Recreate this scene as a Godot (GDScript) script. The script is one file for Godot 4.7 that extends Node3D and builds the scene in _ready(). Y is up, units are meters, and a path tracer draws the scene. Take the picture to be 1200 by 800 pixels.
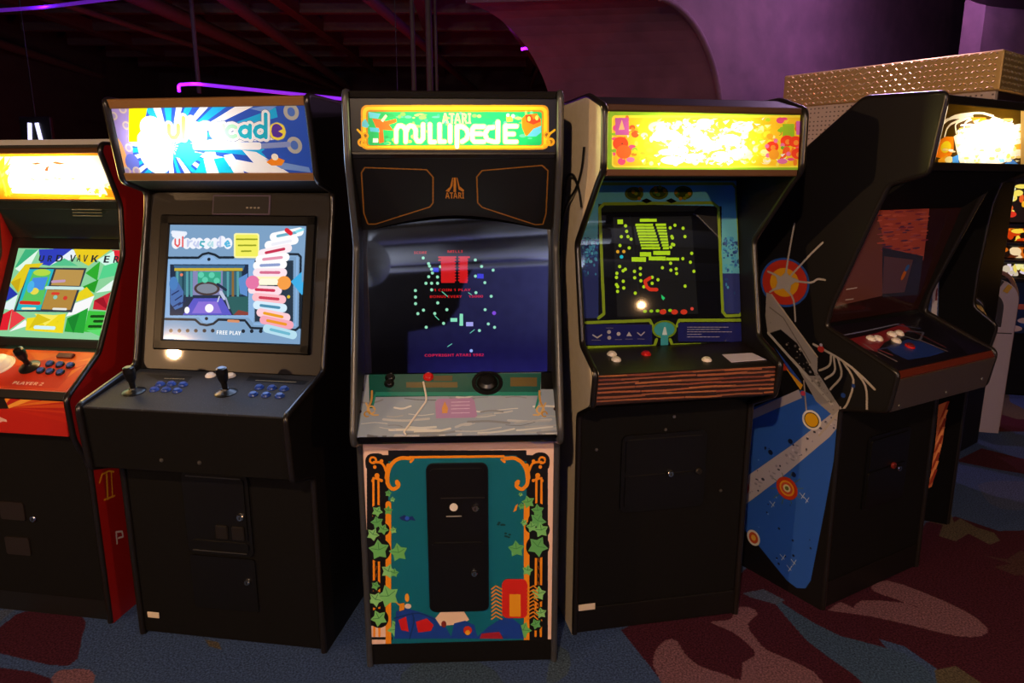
extends Node3D
# A row of arcade cabinets in a dim games room. y is up, metres.

# ------------------------------------------------------------------ prints
class Canvas:
	var im: Image
	var k: float
	func _init(w: float, h: float, density: float, bg: String) -> void:
		k = density
		im = Image.create(int(w * k), int(h * k), false, Image.FORMAT_RGBA8)
		im.fill(Color(bg))
	func poly(col: Color, q: PackedVector2Array) -> void:
		var y0 := 1e9
		var y1 := -1e9
		for v in q:
			y0 = minf(y0, v.y)
			y1 = maxf(y1, v.y)
		var n := q.size()
		for y in range(maxi(0, floori(y0)), mini(im.get_height() - 1, ceili(y1)) + 1):
			var yc := y + 0.5
			var xs := PackedFloat32Array()
			for i in n:
				var a := q[i]
				var b := q[(i + 1) % n]
				if (a.y <= yc) != (b.y <= yc):
					xs.append(a.x + (yc - a.y) / (b.y - a.y) * (b.x - a.x))
			xs.sort()
			for i in range(0, xs.size() - 1, 2):
				var xa := roundi(xs[i])
				var xb := roundi(xs[i + 1])
				if xb > xa:
					im.fill_rect(Rect2i(xa, y, xb - xa, 1), col)
	func p(c: String, a: Array) -> void:
		var q := PackedVector2Array()
		for i in range(0, a.size(), 2):
			q.append(Vector2(a[i], a[i + 1]) * k)
		poly(Color(c), q)
	func e(c: String, x: float, y: float, rx: float, ry: float) -> void:
		var q := PackedVector2Array()
		var n := clampi(int(maxf(rx, ry) * k), 8, 40)
		for i in n:
			q.append(Vector2(x + rx * cos(TAU * i / n), y + ry * sin(TAU * i / n)) * k)
		poly(Color(c), q)
	func s(c: String, w: float, a: Array) -> void:
		var col := Color(c)
		var h := w * 0.5 * k
		var last := Vector2.ZERO
		for i in range(0, a.size(), 2):
			var v := Vector2(a[i], a[i + 1]) * k
			if i > 0 and v.distance_to(last) > 0.01:
				var o := (v - last).normalized().orthogonal() * h
				poly(col, PackedVector2Array([last + o, v + o, v - o, last - o]))
			if h > 1.0:
				e(c, v.x / k, v.y / k, w * 0.5, w * 0.5)
			last = v
	func d(c: String, r: float, a: Array) -> void:
		for i in range(0, a.size(), 2):
			e(c, a[i], a[i + 1], r, r)
	func t(c: String, words: String, x: float, y: float, w: float, cap: float) -> void:
		var tm := TextMesh.new()
		var f := SystemFont.new()
		f.font_names = PackedStringArray(["Droid Sans"])
		f.font_weight = 700
		tm.font = f
		tm.text = words
		tm.font_size = 32
		tm.pixel_size = 0.01
		tm.depth = 0.0
		tm.curve_step = 2.0
		var arr := tm.get_mesh_arrays()
		var vs: PackedVector3Array = arr[Mesh.ARRAY_VERTEX]
		if vs.is_empty():
			return
		var lo := Vector2(1e9, 1e9)
		var hi := Vector2(-1e9, -1e9)
		for v in vs:
			lo = lo.min(Vector2(v.x, v.y))
			hi = hi.max(Vector2(v.x, v.y))
		var sx := w / maxf(hi.x - lo.x, 1e-6)
		var sy := cap / maxf(hi.y - lo.y, 1e-6)
		var idx := PackedInt32Array()
		if arr[Mesh.ARRAY_INDEX] != null:
			idx = arr[Mesh.ARRAY_INDEX]
		else:
			idx = PackedInt32Array(range(vs.size()))
		for i in range(0, idx.size() - 2, 3):
			var q := PackedVector2Array()
			for j in 3:
				var v := vs[idx[i + j]]
				q.append(Vector2(x + (v.x - lo.x) * sx, y - (v.y - lo.y) * sy) * k)
			poly(Color(c), q)
	func speckle(rseed: int, n: int, cols: Array, r: float) -> void:
		var g := RandomNumberGenerator.new()
		g.seed = rseed
		for i in n:
			var q := maxi(1, int(r * k * g.randf_range(0.6, 1.6)))
			im.fill_rect(Rect2i(g.randi_range(0, im.get_width()), g.randi_range(0, im.get_height()), q, q), Color(cols[g.randi_range(0, cols.size() - 1)]))
	func blotches() -> void:
		var g := RandomNumberGenerator.new()
		g.seed = 21
		for i in 46:
			var cc := Vector2(g.randf_range(300, 7700), g.randf_range(300, 7700))
			var q := []
			var n := 18
			var r := g.randf_range(180, 520)
			var turn := g.randf() * TAU
			for j in n:
				var a := TAU * j / n
				var rr := r * (1.0 + 0.3 * sin(2.0 * a + i) + 0.18 * sin(3.0 * a + i * 2.0))
				var v := cc + Vector2(cos(a) * rr, sin(a) * rr * 0.55).rotated(turn)
				q.append(v.x)
				q.append(v.y)
			p(["602c3e", "602c3e", "a87886", "6c7a98", "7c705e"][i % 5], q)
	func tex() -> ImageTexture:
		return ImageTexture.create_from_image(im)

func art_m3_marquee() -> ImageTexture:
	var c := Canvas.new(606, 154, 2.2, "0c0b0b")
	c.p("e8a000", [563,16,570,17,576,21,579,26,581,33,582,125,580,131,577,137,571,140,564,142,47,143,41,141,35,138,32,132,31,126,34,35,36,28,40,23,46,19,52,18])
	c.p("ffd820", [561,21,566,22,571,25,575,30,576,35,577,122,575,128,572,133,567,136,562,137,50,138,44,137,40,134,37,129,36,123,39,37,41,32,44,27,49,24,55,23])
	c.p("d89000", [556,30,560,31,563,33,565,36,566,40,566,122,566,126,564,129,560,131,556,132,55,133,51,132,48,130,46,127,46,123,49,42,50,38,52,35,55,33,59,32])
	c.p("12c468", [553,35,556,36,559,37,560,40,561,42,561,122,561,125,559,127,557,129,554,130,58,131,55,130,53,128,51,126,51,123,54,44,54,42,56,39,58,38,61,37])
	c.e("a8f070", 186,53,4.5,2.5)
	c.e("7ee860", 334,74,5.7,4.5)
	c.e("a8f070", 206,43,11.9,2.5)
	c.e("a8f070", 377,48,6.4,4.8)
	c.e("7ee860", 420,119,11.2,3.7)
	c.e("38d888", 258,48,4.5,6.0)
	c.e("38d888", 484,49,8.8,5.8)
	c.e("5ce0a0", 476,53,6.3,4.1)
	c.e("7ee860", 185,68,4.1,4.8)
	c.e("38d888", 207,56,5.0,5.0)
	c.e("20b060", 105,107,6.1,3.8)
	c.e("38d888", 428,58,4.6,2.6)
	c.e("a8f070", 181,106,4.8,6.0)
	c.e("7ee860", 212,52,11.5,6.0)
	c.e("38d888", 422,75,6.6,3.0)
	c.e("7ee860", 382,118,6.3,3.2)
	c.e("a8f070", 284,52,6.6,2.4)
	c.e("38d888", 96,67,12.3,4.6)
	c.e("7ee860", 282,72,4.3,2.6)
	c.e("7ee860", 155,44,8.4,4.6)
	c.e("38d888", 226,69,10.5,4.0)
	c.e("20b060", 542,46,8.1,3.2)
	c.e("a8f070", 284,54,8.1,2.5)
	c.e("a8f070", 195,46,7.3,3.4)
	c.e("7ee860", 227,91,12.4,4.0)
	c.e("7ee860", 501,66,8.1,2.8)
	c.e("a8f070", 173,120,6.7,5.0)
	c.e("5ce0a0", 453,67,5.6,5.5)
	c.e("20b060", 454,52,4.4,6.1)
	c.e("5ce0a0", 530,39,4.9,6.1)
	c.e("20b060", 390,44,8.7,5.3)
	c.e("a8f070", 514,38,3.9,5.8)
	c.e("a8f070", 128,115,8.5,5.8)
	c.e("5ce0a0", 170,51,10.4,4.2)
	c.e("5ce0a0", 323,40,4.7,4.5)
	c.e("7ee860", 196,77,10.4,4.4)
	c.e("7ee860", 78,117,12.1,4.2)
	c.e("20b060", 171,95,11.2,3.9)
	c.e("38d888", 110,115,8.2,4.1)
	c.e("a8f070", 481,77,9.4,6.0)
	c.e("38d888", 301,59,11.3,3.1)
	c.e("5ce0a0", 146,51,12.1,2.4)
	c.e("7ee860", 155,43,7.9,5.1)
	c.e("38d888", 303,47,6.8,5.3)
	c.e("5ce0a0", 542,62,11.8,4.5)
	c.e("5ce0a0", 505,103,10.7,4.8)
	c.e("38d888", 283,66,12.3,3.7)
	c.e("5ce0a0", 279,63,5.3,5.9)
	c.e("5ce0a0", 250,51,11.4,2.7)
	c.e("38d888", 379,91,6.6,3.6)
	c.e("7ee860", 86,73,10.6,5.5)
	c.e("20b060", 526,59,9.6,6.2)
	c.e("a8f070", 109,125,9.4,5.0)
	c.e("38d888", 427,68,11.2,5.1)
	c.e("a8f070", 492,55,6.5,3.3)
	c.e("20b060", 228,75,8.1,6.1)
	c.e("38d888", 222,60,5.3,4.5)
	c.e("20b060", 402,51,9.2,3.0)
	c.e("38d888", 105,125,9.0,3.6)
	c.e("20b060", 119,47,11.4,5.4)
	c.e("7ee860", 145,50,5.1,5.4)
	c.e("38d888", 396,73,3.9,3.4)
	c.e("7ee860", 430,72,4.8,2.6)
	c.e("a8f070", 545,70,10.2,4.9)
	c.e("5ce0a0", 526,110,7.0,2.4)
	c.e("a8f070", 491,53,11.2,4.3)
	c.e("38d888", 107,71,8.2,4.5)
	c.e("7ee860", 218,45,7.4,2.5)
	c.e("a8f070", 490,72,4.5,2.9)
	c.e("7ee860", 363,47,7.9,5.1)
	c.e("f8b000", 33,123,12.4,12.1)
	c.e("a06000", 33,123,6.2,6.0)
	c.e("f8b000", 44,104,9.9,9.6)
	c.e("a06000", 44,104,4.9,4.8)
	c.e("f8b000", 587,120,12.7,12.2)
	c.e("a06000", 587,120,6.3,6.1)
	c.e("f8b000", 576,100,10.1,9.7)
	c.e("a06000", 576,100,5.1,4.9)
	c.s("ffc000", 6.1, [22,87,27,92,32,97,36,102,39,107,38,112,36,117,34,122,33,126,35,128,39,130,44,132,48,133])
	c.s("ffc000", 6.2, [599,86,593,91,587,95,582,100,579,105,579,110,581,116,584,121,584,125,581,127,577,129,571,130,567,132])
	c.p("60d8f0", [56,37,91,42,83,56,58,54])
	c.p("60d0e8", [36,66,46,56,57,75,50,82,35,78])
	c.p("ff7010", [66,56,90,58,105,63,135,56,137,65,114,73,126,89,96,87,98,121,83,126,84,97,75,78])
	c.p("50c8e8", [57,80,84,82,86,94,59,92])
	c.p("fff0d0", [90,61,105,44,110,49,97,66])
	c.p("ffffff", [66,111,81,111,80,123,65,123])
	c.p("f08000", [501,55,513,43,546,40,558,57,559,76,528,98,513,103,503,81])
	c.p("ff3c10", [513,45,528,43,536,57,551,47,558,62,536,71,516,64])
	c.e("ffe060", 523,55,5.0,7.2)
	c.e("ffe060", 546,52,5.0,7.2)
	c.p("58c0e0", [516,105,536,83,559,74,559,93,544,105])
	c.p("f0d040", [456,50,473,48,476,62,458,64])
	c.e("ffffff", 461,45,5.0,4.8)
	c.e("ffffff", 476,47,5.0,4.8)
	c.t("fff890", "ATARI", 268, 69, 85, 28.8)
	c.s("f0a868", 14.7, [133,121,134,87,141,76,149,75,157,79,162,89,161,121])
	c.s("f0a868", 14.7, [162,94,169,79,176,75,185,77,191,87,190,109,195,119,205,119,212,111,213,72])
	c.s("f0a868", 14.7, [233,72,232,121,246,121])
	c.s("f0a868", 14.7, [261,72,260,120,275,120])
	c.s("f0a868", 14.7, [292,75,291,120])
	c.s("f0a868", 14.8, [311,135,312,77,328,77,340,86,344,99,340,111,327,120,325,120])
	c.s("f0a868", 14.7, [390,77,363,77,357,84,356,113,362,120,390,120])
	c.s("f0a868", 14.8, [358,98,383,98])
	c.s("f0a868", 14.8, [418,79,403,81,393,98,400,115,418,120,431,120,432,64])
	c.s("f0a868", 14.8, [486,76,453,76,453,120,486,120])
	c.s("f0a868", 14.8, [453,98,478,98])
	c.s("fff8f2", 10.8, [133,121,134,87,141,76,149,75,157,79,162,89,161,121])
	c.s("fff8f2", 10.8, [162,94,169,79,176,75,185,77,191,87,190,109,195,119,205,119,212,111,213,72])
	c.s("fff8f2", 10.7, [233,72,232,121,246,121])
	c.s("fff8f2", 10.8, [261,72,260,120,275,120])
	c.s("fff8f2", 10.8, [292,75,291,120])
	c.s("fff8f2", 10.9, [311,135,312,77,328,77,340,86,344,99,340,111,327,120,325,120])
	c.s("fff8f2", 10.8, [390,77,363,77,357,84,356,113,362,120,390,120])
	c.s("fff8f2", 10.8, [358,98,383,98])
	c.s("fff8f2", 10.8, [418,79,403,81,393,98,400,115,418,120,431,120,432,64])
	c.s("fff8f2", 10.8, [486,76,453,76,453,120,486,120])
	c.s("fff8f2", 10.9, [453,98,478,98])
	return c.tex()

func art_m3_speaker() -> ImageTexture:
	var c := Canvas.new(606, 265, 1.5, "100d0c")
	c.s("8a5a1c", 4.3, [35,32,218,39,236,65,231,156,220,171,45,235,21,235,13,195,23,50,35,32])
	c.s("8a5a1c", 4.4, [564,24,384,42,368,64,370,156,384,173,554,239,578,237,586,196,583,42,564,24])
	c.p("b8741c", [298,66,305,66,304,117,296,117])
	c.p("b8741c", [294,66,296,66,294,94,282,117,271,113,286,98])
	c.p("b8741c", [307,66,309,66,315,96,329,110,326,117,312,108])
	c.t("b8741c", "ATARI", 270, 140, 58, 21.7)
	return c.tex()

func art_m3_glass() -> ImageTexture:
	var c := Canvas.new(606, 526, 1.6, "000000")
	c.d("a0f0c8", 5.2, [193,155,210,173,213,181,219,191,222,203,210,215,238,216,201,236,219,236,238,236,219,257,167,259,167,280,167,301,238,299,192,322,174,333,267,321,228,333,256,365,200,377,360,162,380,183,417,195,360,214,390,235,361,267,410,279,390,322,400,368,420,379,371,389,248,183])
	c.p("90f0c0", [278,348,300,348,300,360,278,360])
	c.p("90f0c0", [308,334,319,335,319,373,307,373])
	c.p("b0b0f8", [328,361,351,361,351,375,328,375])
	c.p("2838e8", [224,186,242,186,242,200,224,200])
	c.p("3838e0", [366,206,386,207,386,222,365,221])
	c.e("8848e0", 419,333,6.6,6.6)
	c.e("a0c0ff", 344,454,5.5,5.5)
	c.s("70d8b0", 2.7, [228,340,241,353])
	c.s("70d8b0", 2.8, [341,397,355,386])
	c.s("70d8b0", 2.8, [268,440,282,431])
	c.s("70d8b0", 2.7, [252,263,270,279])
	c.s("70d8b0", 2.7, [337,267,347,274])
	c.s("d81818", 6.6, [244,153,296,153])
	c.s("d81818", 6.6, [308,153,340,153])
	c.s("d81818", 6.6, [244,162,296,162])
	c.s("d81818", 6.6, [308,162,334,163])
	c.s("d81818", 6.6, [252,171,295,172])
	c.s("d81818", 6.6, [308,172,333,172])
	c.s("d81818", 6.6, [252,181,295,181])
	c.s("d81818", 6.6, [308,181,333,181])
	c.s("d81818", 6.6, [252,190,295,190])
	c.s("d81818", 6.6, [308,190,333,190])
	c.s("d81818", 6.6, [252,199,295,199])
	c.s("d81818", 6.6, [307,199,333,200])
	c.s("d81818", 6.6, [252,208,295,209])
	c.s("d81818", 6.6, [307,209,333,209])
	c.s("d81818", 6.6, [252,218,295,218])
	c.s("d81818", 6.6, [307,218,333,218])
	c.s("d81818", 6.6, [252,227,295,227])
	c.s("d81818", 6.6, [307,227,333,227])
	c.p("d81818", [250,150,294,151,293,235,250,235])
	c.p("d81818", [310,151,335,151,334,236,309,235])
	c.t("d81818", "SCORE", 164, 142, 41, 8.2)
	c.t("d81818", "MILLI", 271, 139, 49, 8.2)
	c.t("d81818", "1 COIN 1 PLAY", 226, 262, 118, 8.2)
	c.t("d81818", "BONUS EVERY", 213, 283, 103, 8.2)
	c.t("d81818", "15000", 337, 283, 47, 8.2)
	c.t("d81818", "COPYRIGHT ATARI 1982", 194, 472, 191, 8.8)
	return c.tex()

func art_m3_cp() -> ImageTexture:
	var c := Canvas.new(606, 241, 1.6, "9aa8ba")  # blue-grey ground and streaks paint the ceiling reflection into the print
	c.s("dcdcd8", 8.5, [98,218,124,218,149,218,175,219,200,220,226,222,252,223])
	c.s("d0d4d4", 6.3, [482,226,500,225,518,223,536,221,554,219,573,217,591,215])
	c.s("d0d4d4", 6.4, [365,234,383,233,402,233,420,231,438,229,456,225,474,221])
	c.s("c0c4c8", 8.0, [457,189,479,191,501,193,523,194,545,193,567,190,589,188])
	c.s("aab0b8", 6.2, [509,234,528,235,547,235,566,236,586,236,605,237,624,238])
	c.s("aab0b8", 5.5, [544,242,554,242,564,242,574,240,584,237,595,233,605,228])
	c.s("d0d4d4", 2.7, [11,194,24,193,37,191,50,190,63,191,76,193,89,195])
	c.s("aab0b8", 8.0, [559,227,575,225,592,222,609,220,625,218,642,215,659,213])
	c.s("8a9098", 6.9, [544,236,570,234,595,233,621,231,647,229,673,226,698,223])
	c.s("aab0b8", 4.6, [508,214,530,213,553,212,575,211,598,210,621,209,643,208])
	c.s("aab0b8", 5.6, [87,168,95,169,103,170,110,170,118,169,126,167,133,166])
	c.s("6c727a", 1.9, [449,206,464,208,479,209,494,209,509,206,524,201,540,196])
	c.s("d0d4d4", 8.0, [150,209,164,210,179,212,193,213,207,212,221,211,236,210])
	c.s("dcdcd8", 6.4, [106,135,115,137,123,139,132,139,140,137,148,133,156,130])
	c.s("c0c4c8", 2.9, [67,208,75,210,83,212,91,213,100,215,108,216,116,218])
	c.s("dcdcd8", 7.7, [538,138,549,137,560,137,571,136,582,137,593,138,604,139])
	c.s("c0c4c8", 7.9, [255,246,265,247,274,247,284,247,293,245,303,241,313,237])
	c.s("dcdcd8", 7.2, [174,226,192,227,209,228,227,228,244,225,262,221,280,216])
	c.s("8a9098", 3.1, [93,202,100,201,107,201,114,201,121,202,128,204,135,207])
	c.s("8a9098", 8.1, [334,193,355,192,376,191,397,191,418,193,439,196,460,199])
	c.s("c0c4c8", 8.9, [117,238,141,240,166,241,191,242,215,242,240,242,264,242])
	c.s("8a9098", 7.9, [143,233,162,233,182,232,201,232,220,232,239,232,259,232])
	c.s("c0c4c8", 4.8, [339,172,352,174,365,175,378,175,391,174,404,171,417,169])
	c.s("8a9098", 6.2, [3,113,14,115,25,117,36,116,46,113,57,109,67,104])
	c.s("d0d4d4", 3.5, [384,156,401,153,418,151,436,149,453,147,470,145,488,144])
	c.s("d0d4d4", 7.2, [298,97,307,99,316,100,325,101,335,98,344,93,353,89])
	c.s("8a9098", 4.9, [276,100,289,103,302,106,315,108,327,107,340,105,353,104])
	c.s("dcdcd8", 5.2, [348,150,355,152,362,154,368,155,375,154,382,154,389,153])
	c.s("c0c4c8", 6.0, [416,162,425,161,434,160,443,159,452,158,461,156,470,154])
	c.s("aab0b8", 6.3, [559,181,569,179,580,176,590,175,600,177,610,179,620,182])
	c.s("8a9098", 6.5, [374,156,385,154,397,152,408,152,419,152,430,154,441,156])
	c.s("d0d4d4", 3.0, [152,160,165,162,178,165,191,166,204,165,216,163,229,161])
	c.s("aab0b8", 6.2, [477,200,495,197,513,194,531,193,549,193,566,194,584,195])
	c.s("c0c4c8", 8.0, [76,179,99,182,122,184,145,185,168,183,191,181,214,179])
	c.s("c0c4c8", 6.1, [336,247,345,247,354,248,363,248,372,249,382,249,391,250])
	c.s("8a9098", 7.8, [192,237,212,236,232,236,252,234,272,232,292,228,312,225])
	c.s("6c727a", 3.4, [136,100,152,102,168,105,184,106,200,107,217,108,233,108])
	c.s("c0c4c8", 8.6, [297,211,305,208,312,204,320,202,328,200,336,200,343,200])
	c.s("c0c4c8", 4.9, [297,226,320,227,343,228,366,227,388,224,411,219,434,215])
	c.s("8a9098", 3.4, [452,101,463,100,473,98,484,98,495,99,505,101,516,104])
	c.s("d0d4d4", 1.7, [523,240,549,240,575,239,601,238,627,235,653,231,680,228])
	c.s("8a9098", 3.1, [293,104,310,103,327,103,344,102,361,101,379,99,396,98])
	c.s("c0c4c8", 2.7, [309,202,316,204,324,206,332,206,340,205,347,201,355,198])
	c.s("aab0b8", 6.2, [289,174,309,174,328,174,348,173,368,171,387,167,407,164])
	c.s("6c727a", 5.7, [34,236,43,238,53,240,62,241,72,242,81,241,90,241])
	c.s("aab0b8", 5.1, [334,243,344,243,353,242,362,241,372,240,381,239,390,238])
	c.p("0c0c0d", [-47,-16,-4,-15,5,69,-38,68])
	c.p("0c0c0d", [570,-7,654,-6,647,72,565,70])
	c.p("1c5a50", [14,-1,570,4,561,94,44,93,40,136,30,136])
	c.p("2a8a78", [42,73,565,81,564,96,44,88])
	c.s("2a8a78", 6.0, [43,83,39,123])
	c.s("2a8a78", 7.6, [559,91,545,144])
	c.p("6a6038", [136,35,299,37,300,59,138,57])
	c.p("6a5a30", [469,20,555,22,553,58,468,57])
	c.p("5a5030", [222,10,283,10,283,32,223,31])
	c.s("c89850", 6.7, [31,69,32,83,33,97,32,109,31,117,29,123,26,129])
	c.s("d8b070", 5.9, [47,142,43,133,36,128,28,130,24,138,26,148,32,156,41,156,46,150])
	c.s("d8b070", 5.8, [58,162,51,162,44,162,37,158,30,147,24,131,17,116])
	c.s("c09040", 4.7, [32,158,30,152,25,149,20,149,17,153,16,159,19,165,24,168,29,167])
	c.s("c89850", 6.7, [560,77,559,92,559,106,560,118,562,126,564,132,567,138])
	c.s("d8b070", 5.9, [570,151,567,141,560,136,552,138,547,147,547,157,552,164,561,165,568,158])
	c.s("d8b070", 5.9, [536,170,543,170,550,171,557,167,563,156,569,140,576,125])
	c.s("c09040", 4.7, [578,167,577,162,573,158,568,158,563,162,562,168,564,174,568,177,573,176])
	c.p("b08ab8", [231,116,239,103,346,101,354,114,362,170,356,177,236,178])
	c.s("dcc0e0", 2.7, [282,117,338,116])
	c.s("dcc0e0", 2.7, [282,130,338,129])
	c.s("dcc0e0", 2.7, [282,143,338,142])
	c.s("dcc0e0", 2.6, [283,159,338,158])
	c.p("d89858", [253,139,261,113,272,140,270,159,254,159])
	return c.tex()

func art_m3_front() -> ImageTexture:
	var c := Canvas.new(604, 718, 1.7, "ecc8b2")
	c.p("0c0a0a", [562,55,571,57,578,62,583,69,584,78,591,726,590,736,585,744,577,750,568,752,6,734,-2,732,-9,726,-14,717,-15,708,12,68,14,60,19,52,26,47,35,46])
	c.p("0c0a0a", [80,31,516,38,516,89,79,81])
	c.p("0c0a0a", [48,40,57,42,65,48,70,57,71,66,71,78,68,88,63,96,55,101,46,103,29,103,20,101,13,95,8,87,7,77,7,65,9,56,15,47,23,42,32,40])
	c.p("0c0a0a", [565,46,574,48,582,54,588,63,590,73,590,87,588,97,583,105,575,111,566,113,555,113,545,110,537,105,532,96,530,86,530,72,532,62,537,53,545,48,554,46])
	c.p("0a6878", [79,67,516,74,519,750,55,736])
	c.p("0a6878", [120,52,484,55,503,88,97,81])
	c.p("ecc8b2", [-35,646,66,649,63,736,-39,733])
	c.p("0c0a0a", [-9,689,70,691,70,701,-9,698])
	c.s("f09010", 8.3, [146,55,443,57])
	c.s("f09010", 18.4, [74,212,55,736])
	c.s("f09010", 12.5, [146,59,138,58,130,57,122,57,114,59,107,62,99,67,92,74,87,81,82,89,79,99,76,109,75,118,74,126,74,134,74,141,76,147,79,153,83,157,87,161,92,162,96,161,101,158,106,154,108,151,109,147,107,144,105,140,104,136])
	c.e("f09010", 106,142,8.1,8.7)
	c.s("f09010", 13.9, [79,81,72,124])
	c.s("f09010", 8.3, [157,62,149,71])
	c.s("f09010", 7.8, [75,112,70,99,66,85,60,75,52,70,43,70,34,69])
	c.s("f09010", 6.6, [41,63,39,56,33,53,26,54,22,60,22,67,27,72,34,73,39,68])
	c.e("f09010", 58,66,5.9,6.3)
	c.e("f09010", 36,86,5.9,6.3)
	c.s("f09010", 6.7, [53,129,31,123])
	c.e("f09010", 42,115,8.0,8.7)
	c.e("f09010", 55,132,5.4,5.8)
	c.e("f09010", 28,132,5.4,5.8)
	c.s("f09010", 7.2, [46,124,27,686])
	c.s("f09010", 7.2, [30,123,10,686])
	c.s("8a4c08", 3.4, [36,240,33,252])
	c.s("8a4c08", 3.4, [35,267,32,279])
	c.s("8a4c08", 3.4, [34,294,31,306])
	c.s("8a4c08", 3.4, [33,321,30,333])
	c.s("8a4c08", 3.5, [32,348,29,360])
	c.s("8a4c08", 3.5, [31,375,27,387])
	c.s("8a4c08", 3.5, [30,402,26,414])
	c.s("8a4c08", 3.5, [28,430,25,442])
	c.s("8a4c08", 3.5, [27,457,24,469])
	c.s("8a4c08", 3.5, [26,485,23,497])
	c.s("8a4c08", 3.5, [25,513,22,525])
	c.s("8a4c08", 3.5, [24,541,21,553])
	c.s("8a4c08", 3.6, [23,569,20,581])
	c.s("8a4c08", 3.6, [22,597,18,610])
	c.s("8a4c08", 3.6, [21,626,17,638])
	c.s("f09010", 18.6, [517,221,519,750])
	c.s("f09010", 12.6, [448,64,457,64,465,63,473,63,481,65,488,69,496,74,503,81,508,89,512,97,516,107,518,117,519,127,520,135,520,143,519,150,517,156,513,161,509,165,505,169,500,170,496,169,491,166,486,162,484,158,484,155,485,151,487,147,489,143])
	c.e("f09010", 486,149,8.2,8.8)
	c.s("f09010", 14.1, [516,89,522,132])
	c.s("f09010", 8.4, [437,67,446,76])
	c.s("f09010", 7.9, [519,121,524,107,529,93,535,83,544,79,553,78,563,78])
	c.s("f09010", 6.7, [575,72,573,65,566,62,560,63,556,69,556,77,562,82,568,82,574,78])
	c.e("f09010", 538,75,6.0,6.4)
	c.e("f09010", 560,95,6.0,6.4)
	c.s("f09010", 6.8, [541,139,563,133])
	c.e("f09010", 552,124,8.2,8.8)
	c.e("f09010", 538,141,5.5,5.9)
	c.e("f09010", 566,142,5.5,5.9)
	c.s("f09010", 7.4, [548,133,549,702])
	c.s("f09010", 7.4, [564,133,567,703])
	c.s("8a4c08", 3.5, [554,251,557,263])
	c.s("8a4c08", 3.5, [555,278,557,290])
	c.s("8a4c08", 3.5, [555,305,558,317])
	c.s("8a4c08", 3.5, [555,332,558,345])
	c.s("8a4c08", 3.5, [555,360,558,372])
	c.s("8a4c08", 3.5, [555,387,558,400])
	c.s("8a4c08", 3.5, [556,415,559,427])
	c.s("8a4c08", 3.5, [556,443,559,455])
	c.s("8a4c08", 3.6, [556,471,559,483])
	c.s("8a4c08", 3.6, [556,499,559,511])
	c.s("8a4c08", 3.6, [557,527,559,540])
	c.s("8a4c08", 3.6, [557,555,560,568])
	c.s("8a4c08", 3.6, [557,584,560,596])
	c.s("8a4c08", 3.6, [557,612,560,625])
	c.s("8a4c08", 3.6, [557,641,560,654])
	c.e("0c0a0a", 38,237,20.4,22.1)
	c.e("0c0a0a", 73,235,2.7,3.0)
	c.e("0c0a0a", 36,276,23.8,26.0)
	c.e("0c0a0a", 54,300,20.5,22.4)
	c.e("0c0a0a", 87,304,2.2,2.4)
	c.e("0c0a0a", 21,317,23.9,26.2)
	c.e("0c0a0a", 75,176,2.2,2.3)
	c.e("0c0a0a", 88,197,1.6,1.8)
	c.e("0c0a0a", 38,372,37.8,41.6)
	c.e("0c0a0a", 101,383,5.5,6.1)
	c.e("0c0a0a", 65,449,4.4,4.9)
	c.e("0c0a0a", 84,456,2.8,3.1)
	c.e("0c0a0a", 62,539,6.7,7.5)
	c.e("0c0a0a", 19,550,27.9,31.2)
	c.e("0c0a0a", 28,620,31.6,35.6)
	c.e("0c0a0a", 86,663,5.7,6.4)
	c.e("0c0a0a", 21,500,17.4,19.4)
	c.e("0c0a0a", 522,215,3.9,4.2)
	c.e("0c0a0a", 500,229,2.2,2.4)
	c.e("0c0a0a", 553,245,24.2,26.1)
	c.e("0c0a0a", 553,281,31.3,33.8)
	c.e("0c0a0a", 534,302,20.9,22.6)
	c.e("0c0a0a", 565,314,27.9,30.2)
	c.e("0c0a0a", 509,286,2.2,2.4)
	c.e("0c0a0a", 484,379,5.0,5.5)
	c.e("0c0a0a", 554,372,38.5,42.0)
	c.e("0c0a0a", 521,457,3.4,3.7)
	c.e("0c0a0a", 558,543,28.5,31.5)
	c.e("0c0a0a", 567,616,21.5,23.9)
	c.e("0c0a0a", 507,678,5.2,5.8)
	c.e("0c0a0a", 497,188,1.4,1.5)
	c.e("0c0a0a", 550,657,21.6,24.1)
	c.p("7cc870", [47,220,48,232,56,241,45,246,39,258,32,248,20,246,27,235,25,223,36,225])
	c.s("3c8444", 2.0, [38,237,44,225])
	c.s("3c8444", 2.0, [38,237,50,240])
	c.s("3c8444", 2.0, [38,237,29,227])
	c.p("6cba64", [75,218,79,228,88,232,81,239,81,250,72,245,62,248,64,237,59,228,68,226])
	c.s("3c8444", 2.0, [73,235,74,223])
	c.s("3c8444", 2.0, [73,235,84,233])
	c.s("3c8444", 2.0, [73,235,63,230])
	c.p("62b060", [32,253,41,263,55,264,49,277,52,292,38,290,27,298,25,283,14,274,26,266])
	c.s("3c8444", 2.0, [36,276,33,260])
	c.s("3c8444", 2.0, [36,276,49,267])
	c.s("3c8444", 2.0, [36,276,21,274])
	c.p("6cba64", [63,282,64,295,73,303,62,309,57,320,49,311,37,310,43,298,41,286,53,288])
	c.s("3c8444", 2.0, [54,300,60,287])
	c.s("3c8444", 2.0, [54,300,67,302])
	c.s("3c8444", 2.0, [54,300,45,290])
	c.p("8cd07c", [85,290,90,297,98,297,94,305,96,313,88,312,81,316,80,308,74,302,82,298])
	c.s("3c8444", 2.0, [87,304,85,294])
	c.s("3c8444", 2.0, [87,304,95,299])
	c.s("3c8444", 2.0, [87,304,78,303])
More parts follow.
